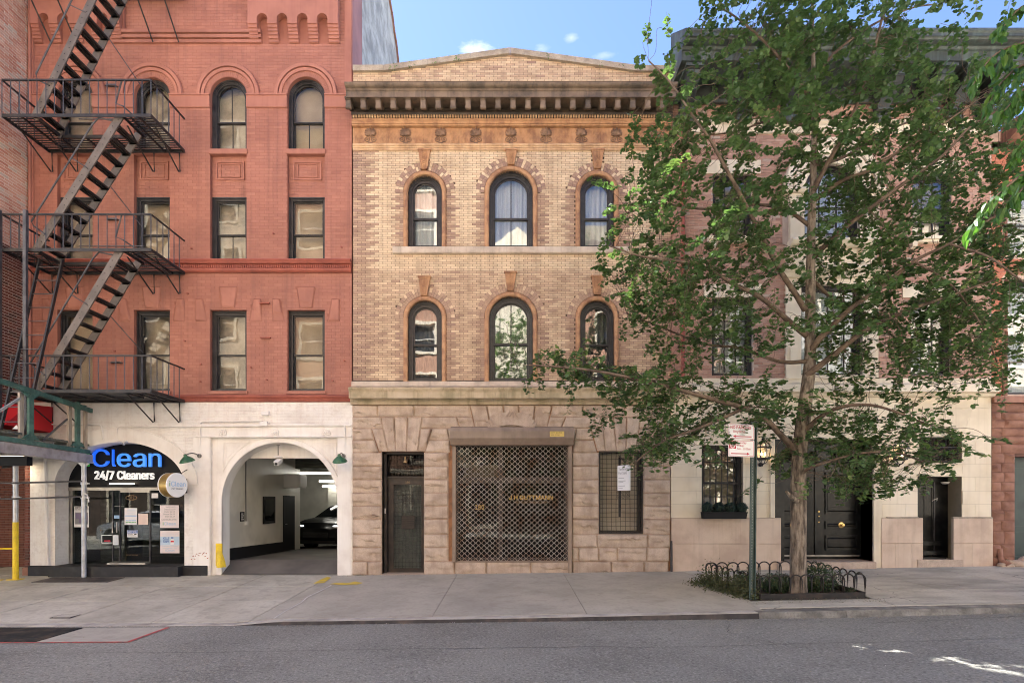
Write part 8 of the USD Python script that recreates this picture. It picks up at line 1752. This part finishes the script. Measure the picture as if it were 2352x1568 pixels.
# ------------------------------------------------------------------ branch of a broad-leaved tree reaching in at the upper right
OT = thing('overhanging_tree', 'bright green broad leaved branches reaching in at the upper right corner', 'tree')
oy = -6.6
O3 = lambda u, v, y: np.array([X(u, y), y, Z(v, y)])
ob = np.array([8.6, -5.2, float(zg(8.6, -4.2)) - .1])
tpo = smooth_path([ob, ob + [0, 0, 2], ob + [.1, -.05, 5], ob + [.2, -.1, 8], ob + [.1, -.2, 11]], 6)
ob[1] = -3.95; tpo[:, 1] = np.linspace(-3.95, -4.2, len(tpo)); tpo[:, 0] += .9
obj('trunk', limb_mesh(tpo, .2, .08, 12, .08, 77), 'bark', OT, smooth=True)
fr_ = [[tpo[14], O3(2520, 130, -5.2), O3(2400, 100, oy), O3(2330, 105, oy), O3(2275, 135, oy), O3(2235, 195, oy)], [tpo[14], O3(2540, 60, -5.4), O3(2420, 20, oy), O3(2350, 15, oy), O3(2290, 80, oy)], [tpo[12], O3(2500, 260, -5.4), O3(2420, 190, oy), O3(2370, 190, oy), O3(2325, 235, oy), O3(2300, 262, oy)], [tpo[11], O3(2520, 340, -5.5), O3(2420, 380, -6.8), O3(2352, 400, -6.8), O3(2300, 440, -6.8), O3(2255, 490, -6.8), O3(2228, 530, -6.8)],
       [tpo[10], O3(2520, 420, -5.5), O3(2430, 300, -6.5), O3(2370, 320, -6.5), O3(2330, 360, -6.5)], [tpo[13], O3(2520, 200, -5.3), O3(2420, 150, -6.4), O3(2350, 150, -6.4), O3(2300, 190, -6.4), O3(2270, 240, -6.4)], [tpo[13], O3(2520, 220, -5.3), O3(2430, 220, -6.7), O3(2380, 230, -6.7), O3(2340, 280, -6.7)], [tpo[13], O3(2520, 120, -5.3), O3(2430, 80, -6.3), O3(2370, 85, -6.3), O3(2315, 130, -6.3), O3(2290, 170, -6.3)], [tpo[13], O3(2520, 200, -5.3), O3(2430, 150, -6.2), O3(2370, 190, -6.2), O3(2335, 240, -6.2)], [tpo[13], O3(2520, 200, -5.3), O3(2430, 110, -6.8), O3(2380, 130, -6.8), O3(2345, 200, -6.8)], [tpo[11], O3(2520, 340, -5.5), O3(2430, 400, -6.6), O3(2370, 415, -6.6), O3(2330, 455, -6.6), O3(2300, 490, -6.6)]]
go = np.random.default_rng(5)
for fi, pts in enumerate(fr_):
    p = smooth_path(pts, 8); obj('branch', limb_mesh(p, .03, .004, 6, .03, fi), 'twig_bark', OT, smooth=True)
    q = p[len(p) * 40 // 100:]; L_ = np.r_[0, np.cumsum(np.linalg.norm(np.diff(q, axis=0), axis=1))]; n = int(L_[-1] / .05)
    for i in range(n + 1):
        s_ = L_[-1] * i / n; c = np.array([np.interp(s_, L_, q[:, k]) for k in range(3)]) + go.normal(0, .012, 3); tdir = q[min(len(q) - 1, np.searchsorted(L_, s_) + 1)] - q[max(0, np.searchsorted(L_, s_) - 2)]; tdir /= np.linalg.norm(tdir)
        for sg in (-1, 1, 0):
            if go.uniform() < .12: continue
            e = tdir * go.uniform(.2, .9) + sg * np.array([.25, -.6, 0]) * go.uniform(.2, .9) + np.array([0, 0, -go.uniform(.45, 1.0)]) + go.normal(0, .16, 3); e /= np.linalg.norm(e)
            side = np.cross(e, [.3, 1, .2] + go.normal(0, .5, 3)); side /= np.linalg.norm(side); nr = np.cross(side, e)
            ln, w = .155 * go.uniform(.7, 1.3), .066 * go.uniform(.8, 1.15)
            c2_ = c + go.normal(0, .02, 3)
            V = [c2_, c2_ + e * ln * .22 + side * w * .42 + nr * .006, c2_ + e * ln * .45 + side * w * .5 + nr * .006, c2_ + e * ln * .75 + side * w * .3, c2_ + e * ln - nr * .02, c2_ + e * ln * .75 - side * w * .3, c2_ + e * ln * .45 - side * w * .5 + nr * .006, c2_ + e * ln * .22 - side * w * .42 + nr * .006, c2_ + e * ln * .45 - nr * .008]
            obj('leaf', MB().add(V, [(k, k + 1, 8) for k in range(7)] + [(7, 0, 8)], float(np.clip(go.normal(.5, .25), 0, 1))), 'broad_leaf', OT, tone=True)
# ------------------------------------------------------------------ tree pit, low hooped fence, shrubs, sign post
px0, px1, py0, py1 = PIT
tag(obj('tree_pit_soil', sheet(px0 - .02, px1, py0 + .0, py1, lambda x, y: zg(x, y) - .035 + .03 * (meshkit.fbm(np.stack([x * 3, y * 3, 0 * x], -1), 3, 4) - .3), 24, 20), 'soil'), 'bare brown soil with litter in the tree pit', 'soil', kind='stuff')
FN = thing('pit_fence', 'low black hooped iron fence around the tree pit', 'fence')
fx0, fx1, fy0, fy1 = 4.42, 6.28, -3.32, -1.62
def fz(x, y): return float(zg(x, y))
for (xa, ya), (xb, yb) in (((fx0, fy0), (fx1, fy0)), ((fx1, fy0), (fx1, fy1)), ((fx0, fy0), (fx0 - .35, fy1))):
    obj('edging', MB().bar((xa, ya, fz(xa, ya) + .02), (xb, yb, fz(xb, yb) + .02), .035, .15), 'iron', FN)
def hoops(p, q, n, h=.37):
    p, q = np.array(p), np.array(q); L = np.linalg.norm(q - p); w = L / n * 1.12; d = (q - p) / L
    for i in range(n):
        c = p + d * L * (i + .5) / n + [0, 0]; t = np.linspace(PI, 0, 11)
        z0 = fz(*c) + .05; dd = .012 * (-1) ** i
        pts = [(c[0] - d[0] * w / 2, c[1] - d[1] * w / 2 + dd, z0)] + [(c[0] + d[0] * w / 2 * math.cos(a), c[1] + d[1] * w / 2 * math.cos(a) + dd, z0 + h - w * .5 + w / 2 * math.sin(a)) for a in t] + [(c[0] + d[0] * w / 2, c[1] + d[1] * w / 2 + dd, z0)]
        obj('hoop', MB().tube(pts, .0135, 5), 'iron', FN, smooth=60)
hoops((fx0 - .02, fy0), (fx1, fy0), 10); hoops((fx1, fy0), (fx1, fy1), 7); hoops((fx1, fy1), (fx0 - .35, fy1), 10); hoops((fx0 - .35, fy1), (fx0, fy0), 9)
def shrub(label, c, rad, sq, n, m, size, seed, cat='shrub', up=.3):
    t = thing('shrub', label, cat); z = fz(c[0], c[1])
    st = MB(); gg = np.random.default_rng(seed)
    for _ in range(14):
        e = np.array([c[0], c[1], z]) + gg.normal(size=3) * np.array([rad * sq[0] * .5, rad * sq[1] * .5, 0]) + [0, 0, rad * sq[2] * gg.uniform(.6, 1.2)]
        st.tube([(c[0] + gg.normal(0, .05), c[1] + gg.normal(0, .05), z - .02), (e + [c[0], c[1], z]) / 2 + [0, 0, .02], e], .006, 4)
    obj('stems', st, 'twig_bark', t, kind='stuff'); obj('foliage', leaf_blob((c[0], c[1], z + rad * sq[2] * .75), rad, n, size, sq, up, .55, .3, seed), m, t, kind='stuff', tone=True)
shrub('low dark green box shrub left of the trunk inside the fence', (5.02, -2.72), .36, (1.0, .8, .62), 2600, 'box_leaf', .035, 61)
shrub('wide dark green box shrub right of the trunk inside the fence', (5.82, -2.60), .44, (1.05, .85, .72), 3600, 'box_leaf', .035, 62)
shrub('small dark shrub behind the sign post inside the fence', (4.62, -2.30), .30, (1.0, .8, .7), 1600, 'box_leaf', .035, 63)
shrub('tiny sprig of leaves in the right front corner of the fence', (6.18, -3.12), .11, (1, .8, .8), 160, 'box_leaf', .03, 64)
iv = MB(); gi = np.random.default_rng(12); n = 4200; t_ = gi.uniform(0, 1, n); w_ = np.abs(gi.normal(0, .17, n))
x = 4.08 + .30 * t_ - w_ * (1.1 - .5 * t_) + gi.normal(0, .05, n); y = -1.62 + (-1.68) * t_ + gi.normal(0, .08, n)
z = zg(x, y) + np.abs(gi.normal(0, 1, n)) * np.clip(.20 - w_ * .45, .03, .2)
pv_ = np.c_[x, y, z]; dd = gi.normal(0, .5, (n, 3)) + [-.3, -.4, .7]; dd /= np.linalg.norm(dd, axis=1, keepdims=True)
t = thing('ground_ivy', 'dusty trailing ivy spilling over the left edge of the tree pit', 'ivy', kind='stuff'); obj('leaves', leaves_at(pv_, dd, .045, gi, .3), 'ivy_leaf', t, tone=True, kind='stuff')
li = MB(); gl = np.random.default_rng(14)
for _ in range(420):
    x, y = gl.uniform(px0 - .1, px1 + .2), gl.choice([gl.uniform(-3.75, -3.36), gl.uniform(-3.3, -1.5)], p=[.6, .4]); zz = fz(x, y) + .004; a = gl.uniform(0, 6.3); s = gl.uniform(.012, .035)
    li.add([(x, y, zz), (x + s * math.cos(a), y + s * math.sin(a), zz + .006), (x + s * 1.2 * math.cos(a + .5), y + s * 1.2 * math.sin(a + .5), zz + .004), (x + s * .5 * math.cos(a + 1.2), y + s * .5 * math.sin(a + 1.2), zz)], [(0, 1, 2), (0, 2, 3)], gl.uniform(.5, 1))
for _ in range(160):
    x = gl.uniform(-4.0, -2.2) if gl.uniform() < .6 else gl.uniform(-2.2, 4); y = -abs(gl.normal(.05, .07)); zz = fz(x, y) + .004; a = gl.uniform(0, 6.3); s = gl.uniform(.01, .03)
    li.add([(x, y, zz), (x + s * math.cos(a), y + s * math.sin(a), zz + .006), (x + s * 1.2 * math.cos(a + .5), y + s * 1.2 * math.sin(a + .5), zz + .004), (x + s * .5 * math.cos(a + 1.2), y + s * .5 * math.sin(a + 1.2), zz)], [(0, 1, 2), (0, 2, 3)], gl.uniform(.5, 1))
tag(obj('leaf_litter', li, 'ivy_leaf', tone=True), 'dry leaf litter scattered round the tree pit and along the house foot', 'litter', kind='stuff')
# kerbside sign post
spx, spy = 4.27, -3.30; szf = fz(spx, spy)
SP_ = thing('parking_sign_post', 'green steel channel post with two stacked parking signs beside the fence', 'sign post')
zt = Z(968, spy)
lean = .03
pst = MB()
for a, b, c, d in ((-.05, .05, -.006, .0), (-.05, -.044, -.03, .0), (.044, .05, -.03, .0), (-.066, -.05, -.036, -.03), (.05, .066, -.036, -.03)): pst.box(a, b, c, d, szf - .05, zt)
rot = trimesh.transformations.rotation_matrix(math.radians(14), [0, 0, 1])
pst.xform(rot); pst.v = [v + np.c_[(v[:, 2:3] - szf) / (zt - szf) * lean, np.zeros((len(v), 2))] for v in pst.v]; pst.shift((spx, spy, 0)); obj('channel_post', pst, 'post_green', SP_)
hol = MB(); k = 0
for z in np.arange(szf + .1, zt - .05, .0508): hol.lathe([(0, -.002), (.006, -.002), (.006, 0)], (spx + .0 + lean * (z - szf) / (zt - szf), spy - .010, z), 6, axis=1)
obj('punched_holes', hol, 'rim_silver', SP_, kind='stuff')
ta = math.radians(18); ca_, sa_ = math.cos(ta), math.sin(ta)
def on_sign(x, y, z):    # sign plane turned a little, its right edge on the post
    return None
def sgn(mb): 
    R_ = np.eye(4); R_[:2, :2] = [[ca_, -sa_], [sa_, ca_]]; mb.xform(R_); mb.shift((spx + lean, spy - .05, 0)); return mb
SW = .56
for label, zt_s, zb_s, lines in (('upper', Z(976, spy), Z(1010.5, spy), 0), ('lower', Z(1012, spy), Z(1050, spy), 1)):
    f = shapely.geometry.box(-SW, zb_s, .0, zt_s).buffer(-.02).buffer(.02)
    pl = obj('sign_plate', sgn(MB().prism(f, -.004, .0)), 'sign_white', SP_, label='white plate with red lettering and a red arrow pointing ' + ('left' if not lines else 'right'))
    obj('border', sgn(MB().prism(f.buffer(-.012).difference(f.buffer(-.019)), -.0055, -.004)), 'print_red', pl)
    h = zt_s - zb_s
    def st(txt, hh, x0, z, bold=False, width=None, m='print_red'):
        n = meshkit.text_mesh(txt, hh, .0015, bold); n.apply_transform(trimesh.transformations.rotation_matrix(PI / 2, [1, 0, 0]))
        if width: n.apply_transform(np.diag([width / (n.bounds[1][0] - n.bounds[0][0]), 1, 1, 1]))
        n.apply_translation([x0 - n.bounds[0][0], -.004, z]); obj('lettering', sgn(MB().mesh(n)), m, pl)
    def arrow(z, left):
        a = Polygon([(-.5, z - .008), (-.16, z - .008), (-.16, z - .024), (-.10, z), (-.16, z + .024), (-.16, z + .008), (-.5, z + .008)])
        if left: a = shapely.affinity.scale(a, -1, 1, origin=(-.28, z))
        obj('arrow', sgn(MB().prism(a, -.0055, -.004)), 'print_red', pl)
    if not lines:
        st('NO PARKING', .05, -SW + .05, zt_s - .085, True, .44); st('Anytime', .048, -SW + .10, zt_s - .155, False, .26); arrow(zb_s + .05, True)
    else:
        sq = sbox(-SW + .022, zt_s - .155, -SW + .165, zt_s - .022); cc = Point(-SW + .0935, zt_s - .0885)
        obj('symbol', sgn(MB().prism(sq, -.0055, -.004)), 'print_red', pl); obj('symbol', sgn(MB().prism(cc.buffer(.058).difference(cc.buffer(.047)), -.007, -.0055)), 'sign_white', pl); obj('symbol', sgn(MB().prism(LineString([(-SW + .058, zt_s - .052), (-SW + .129, zt_s - .125)]).buffer(.006), -.007, -.0055)), 'sign_white', pl)
        st('P', .07, -SW + .072, zt_s - .122, True, None, 'sign_white')
        st('Tuesday', .036, -SW + .19, zt_s - .065); st('Friday', .036, -SW + .19, zt_s - .115); st('9am - 10:30am', .034, -SW + .19, zt_s - .17, False, .29); arrow(zb_s + .055, False)
for z in (zt - .08, Z(1011, spy)): obj('bolt', sgn(MB().lathe([(0, -.016), (.012, -.014), (.014, -.004)], (-.03, 0, z), 8, axis=1)), 'steel', SP_)
# ------------------------------------------------------------------ cars
def car(name, label, loc, rotz, paint, rim, group=None, lit=False):
    """a sport utility: length along x, nose at +x"""
    t = thing(name, label, 'car', group, loc, rotz)
    L, W_, Hh = 4.75, 1.90, 1.62
    side = [(-2.36, .48), (-2.38, .75), (-2.30, 1.02), (-2.10, 1.20), (-1.95, 1.45), (-1.70, 1.58), (-.9, 1.62), (.1, 1.60), (.55, 1.50), (1.20, 1.12), (1.7, 1.06), (2.15, .95), (2.34, .78), (2.38, .50), (2.30, .28), (1.95, .24), (-1.95, .24), (-2.28, .30)]
    g_ = Polygon(side).buffer(.05).buffer(-.05)
    for wx in (-1.42, 1.45): g_ = g_.difference(Point(wx, .36).buffer(.42, 20))
    # cross-section: tucked in at the glasshouse, rounded at the shoulders
    prof_c = [(.0, 0), (.0, 0)]
    g_ = shapely.segmentize(g_, .12); r = np.asarray(g_.exterior.coords)[:-1]
    vv, ff = trimesh.creation.triangulate_polygon(g_, engine='earcut')
    def inset(z, x): return np.interp(z, [.2, .45, .8, 1.02, 1.15, 1.5, 1.62], [.06, .01, .0, .03, .10, .26, .36]) + np.interp(np.abs(x), [1.7, 2.1, 2.4], [0, .05, .20])
    rows_ = [-1, -.93, -.6, 0, .6, .93, 1]
    mb = MB(); m = len(r); V = []
    for k in rows_:
        yy = k * (W_ / 2 - inset(r[:, 1], r[:, 0])); crown = .03 * (1 - abs(k) ** 2) * (r[:, 1] > .9) - (.02 if abs(k) == 1 else 0) * (r[:, 1] > 1.5)
        V.append(np.c_[r[:, 0] - np.sign(r[:, 0]) * .10 * abs(k) ** 3 * (np.abs(r[:, 0]) > 2.0), yy, r[:, 1] + crown])
    V = np.array(V); i, j = np.meshgrid(np.arange(len(rows_) - 1), np.arange(m), indexing='ij'); j2 = (j + 1) % m
    mb.add(V.reshape(-1, 3), np.stack([i * m + j, (i + 1) * m + j, (i + 1) * m + j2, i * m + j2], -1).reshape(-1, 4))
    for sg in (-1, 1): mb.add(np.c_[vv[:, 0], sg * (W_ / 2 - inset(vv[:, 1], vv[:, 0])), vv[:, 1]], ff)
    body = obj('body', mb, paint, t, smooth=35)
    for sg in (-1, 1):
        for nm, q in (('side_window', [(-1.85, 1.12), (-1.65, 1.48), (-.75, 1.54), (-.75, 1.10)]), ('side_window', [(-.68, 1.10), (-.68, 1.54), (.15, 1.53), (.55, 1.42), (.98, 1.13), (.2, 1.10)])):
            gq = shapely.segmentize(Polygon(q), .15); v2, f2 = trimesh.creation.triangulate_polygon(gq, engine='earcut'); obj(nm, MB().add(np.c_[v2[:, 0], sg * (W_ / 2 - inset(v2[:, 1], v2[:, 0]) + .006), v2[:, 1]], f2), 'car_glass', t)
        for wx in (-1.42, 1.45):
            w = obj('wheel', MB().lathe([(.22, -.10), (.33, -.11), (.355, -.08), (.355, .08), (.33, .11), (.22, .10)], (wx, sg * (W_ / 2 - .13), .355), 28, axis=1), 'tyre', t, smooth=40)
            rm = MB().lathe([(0, .04), (.06, .05), (.07, .03)], (wx, 0, .355), 14, axis=1)
            for k in range(10):
                a = k * 2 * PI / 10; rm.bar((wx + .05 * math.cos(a), .035, .355 + .05 * math.sin(a)), (wx + .235 * math.cos(a), .02, .355 + .235 * math.sin(a)), .03, .02, up=(0, 1, 0))
            rm.lathe([(.225, .07), (.245, .08), (.25, -.05), (.225, -.05), (.225, .07)], (wx, 0, .355), 28, axis=1)
            if sg < 0: rm.v = [v * [1, -1, 1] for v in rm.v]
            rm.shift((0, sg * (W_ / 2 - .10), 0)); obj('rim', rm, rim, w)
        obj('arch_trim', MB().sweep([(1.45 + .43 * math.cos(a), .36 + .43 * math.sin(a)) for a in np.linspace(PI, 0, 15)], [(math.cos(a), math.sin(a)) for a in np.linspace(PI, 0, 15)], [(0, sg * .93), (.03, sg * .945), (.03, sg * .90), (0, sg * .90)]), 'tyre', t)
        obj('mirror', MB().mesh(trimesh.creation.icosphere(2, .11).apply_scale([.7, 1.1, .75]).apply_translation([.72, sg * 1.0, 1.12])), paint, t, smooth=True)
        hl = [(1.93, sg * .60, .86), (2.22, sg * .52, .80), (2.12, sg * .80, .84), (1.86, sg * .90, .90)]
        obj('headlight', MB().mesh(trimesh.creation.icosphere(2, .17).apply_scale([1.1, .95, .42]).apply_translation([2.10, sg * .68, .82])), 'lamp_lens', t, smooth=True)
        if lit: obj('lamp_ring', MB().tube([(2.24 - .05 * abs(math.cos(a)), sg * .68 + .13 * math.cos(a), .83 + .055 * math.sin(a)) for a in np.linspace(.2, PI - .2, 12)], .012, 5), 'head_lamp', t)
        obj('side_marker', MB().mesh(trimesh.creation.icosphere(1, .06).apply_scale([1.2, .4, .35]).apply_translation([2.02, sg * .90, .70])), 'amber', t, smooth=True)
        obj('tail_light', MB().mesh(trimesh.creation.icosphere(1, .16).apply_scale([.4, 1.1, .4]).apply_translation([-2.22, sg * .68, .95])), 'print_red', t, smooth=True)
        obj('roof_rail', MB().tube([(-1.6, sg * .62, 1.60), (-1.4, sg * .62, 1.67), (0, sg * .62, 1.67), (.2, sg * .62, 1.60)], .016, 6), 'rim_dark', t, smooth=True)
    wv = np.array([[.60, y * .60, 1.505 + .03 * (1 - y * y)] for y in (-1, -.5, 0, .5, 1)] + [[1.20, y * .82, 1.135 + .03 * (1 - y * y)] for y in (-1, -.5, 0, .5, 1)]) + [.012, 0, .012]
    obj('windscreen', MB().add(wv, [(k, k + 1, k + 6, k + 5) for k in range(4)]), 'car_glass', t, smooth=True)
    obj('grille', MB().box(2.26, 2.385, -.48, .48, .48, .66), 'tyre', t); obj('lower_grille', MB().box(2.22, 2.37, -.75, .75, .27, .38), 'tyre', t)
    for z in (.53, .58, .63): obj('grille_bar', MB().box(2.38, 2.392, -.47, .47, z - .008, z + .008), 'rim_dark', t)
    obj('badge', MB().lathe([(0, .012), (.04, .01), (.045, 0)], (2.30, 0, .76), 12, axis=0), 'steel', t)
    return t
car('parked_car', 'glossy black sport utility car parked in the lit garage', (-5.95, 7.5, .04), -106, 'car_black', 'rim_dark', lit=True)
c1_ = car('parked_car', 'silver sport utility car by the far kerb, mirrored in the shop glass', (-17.4, -12.75, -.33), 180, 'car_silver', 'rim_silver', 'cars along the far kerb')
for x_, lb in ((-4.6, 'silver sport utility car by the far kerb left of the camera side'), (4.4, 'silver sport utility car by the far kerb right of the camera side')):  # out of view, set to block bright reflections in the gate window
    o = thing('parked_car', lb, 'car', 'cars along the far kerb', (x_, -12.75, -.24), 180); o.GetReferences().AddInternalReference(c1_.GetPath()); o.SetInstanceable(True)
o = thing('far_tree', 'street tree on the far pavement, mirrored in the middle panes of the tan house', 'tree', None, (1.2 + 5.34, -15.9 - 2.95, -.05), 180); o.GetReferences().AddInternalReference(TR.GetPath()); o.SetInstanceable(True)
# ------------------------------------------------------------------ the other side of the street (out of view; mirrored in the panes, shaped to throw the sunlight back)
def across(name, label, x0, x1, h, m, floors, bays, arch_floors=(), trim='opp_cream', gable_h=0.0):
    t = thing(name, label, 'house', 'houses across the street')
    fh = h / (floors + .35); bwid = (x1 - x0) / bays; hs, geo = [], []
    for f in range(floors):
        for b in range(bays):
            cx = x0 + bwid * (b + .5); w = bwid * (.22 if bays > 2 else .2); z0 = .9 + f * fh if f else .3; z1 = z0 + fh * (.58 if f else .72)
            g = stilted_poly(cx, w, z1 - w, z0, 10) if f in arch_floors else sbox(cx - w, z0, cx + w, z1)
            hs.append(g); geo.append((g, cx, z0, z1, w))
    outline = Polygon([(x0, -.6), (x1, -.6), (x1, h), ((x0 + x1) / 2, h + gable_h), (x0, h)])
    obj('wall', MB().prism(outline.difference(unary_union(hs)), OPP_Y, OPP_Y - .3), m, t)
    obj('body', MB().box(x0, x1, OPP_Y - 12, OPP_Y - .8, -1, h - .3), 'room_dark', t)
    for g, cx, z0, z1, w in geo:
        fr = obj('window', MB().prism(g.difference(g.buffer(-.07)), OPP_Y - .12, OPP_Y - .2).box(cx - w, cx + w, OPP_Y - .19, OPP_Y - .13, (z0 + z1) / 2 - .03, (z0 + z1) / 2 + .03), 'opp_frame', t)
        obj('pane', MB().prism(g.buffer(-.05), OPP_Y - .17, OPP_Y - .18), 'opp_glass', fr)
        obj('surround', MB().prism(g.buffer(.16).difference(g.buffer(.01)), OPP_Y + .05, OPP_Y), trim, fr)
    obj('cornice', MB().prof([(OPP_Y, h - .5), (OPP_Y + .35, h - .2), (OPP_Y + .45, h + .05), (OPP_Y, h + .05)], x0, x1), trim, t)
    gfl = [g for g, *_ in geo if g.bounds[1] < .5]
    obj('shop_base', MB().prism(sbox(x0 + .01, -.6, x1 - .01, fh).difference(unary_union(gfl)), OPP_Y + .04, OPP_Y - .01), 'opp_base', t)  # unseen ground storeys, darkened to dim the reflections in the gate glass
    obj('belt_course', MB().prof([(OPP_Y, fh + .2), (OPP_Y + .12, fh + .25), (OPP_Y + .12, fh + .45), (OPP_Y, fh + .5)], x0, x1), trim, t)
    return t
across('facing_house', 'red brick row house across the street left of the cream one', -13.2, -3.6, 23.0, 'opp_red', 7, 3)
across('facing_house', 'unseen tall buff brick house across the street furthest left, keeping sky out of the reflections', -22.0, -13.2, 25.0, 'opp_buff', 7, 4)
across('facing_house', 'grey stone house across the street beyond the buff one', -32.0, -22.0, 17.0, 'opp_grey', 5, 4)
across('facing_house', 'cream stone house with arched windows and gable across the street', -3.6, 4.2, 15.2, 'opp_cream', 4, 2, (1, 2, 3), gable_h=2.6)
across('facing_house', 'red brick house with pale trim across the street right of the cream one', 4.2, 12.6, 17.5, 'opp_red', 5, 3)
across('facing_house', 'grey stone house across the street further right', 12.6, 22.0, 16.0, 'opp_grey', 5, 4)
across('facing_house', 'buff brick house across the street furthest right', 22.0, 34.0, 18.5, 'opp_buff', 6, 4)
# added tall block, out of sight; shades the street and frames the sun streak
t = thing('apartment_tower', 'added tall block out of view behind the red building, shading the street', 'building')
obj('body', MB().box(-14.36, -6.95, 14.0, 17.0, -1, 60.0), 'opp_buff', t)
for f in range(18):
    for b in range(4):
        x = -13.3 + b * 1.8; fr = obj('window', MB().prism(frame_poly(x - .55, x + .55, 2 + f * 3.2, 3.7 + f * 3.2, .07), 13.95, 14.0), 'opp_frame', t); obj('pane', MB().box(x - .5, x + .5, 13.97, 13.995, 2.05 + f * 3.2, 3.65 + f * 3.2), 'opp_glass', fr)
obj('parapet', MB().box(-14.36, -6.95, 13.9, 17.05, 60.0, 60.8), 'opp_grey', t)
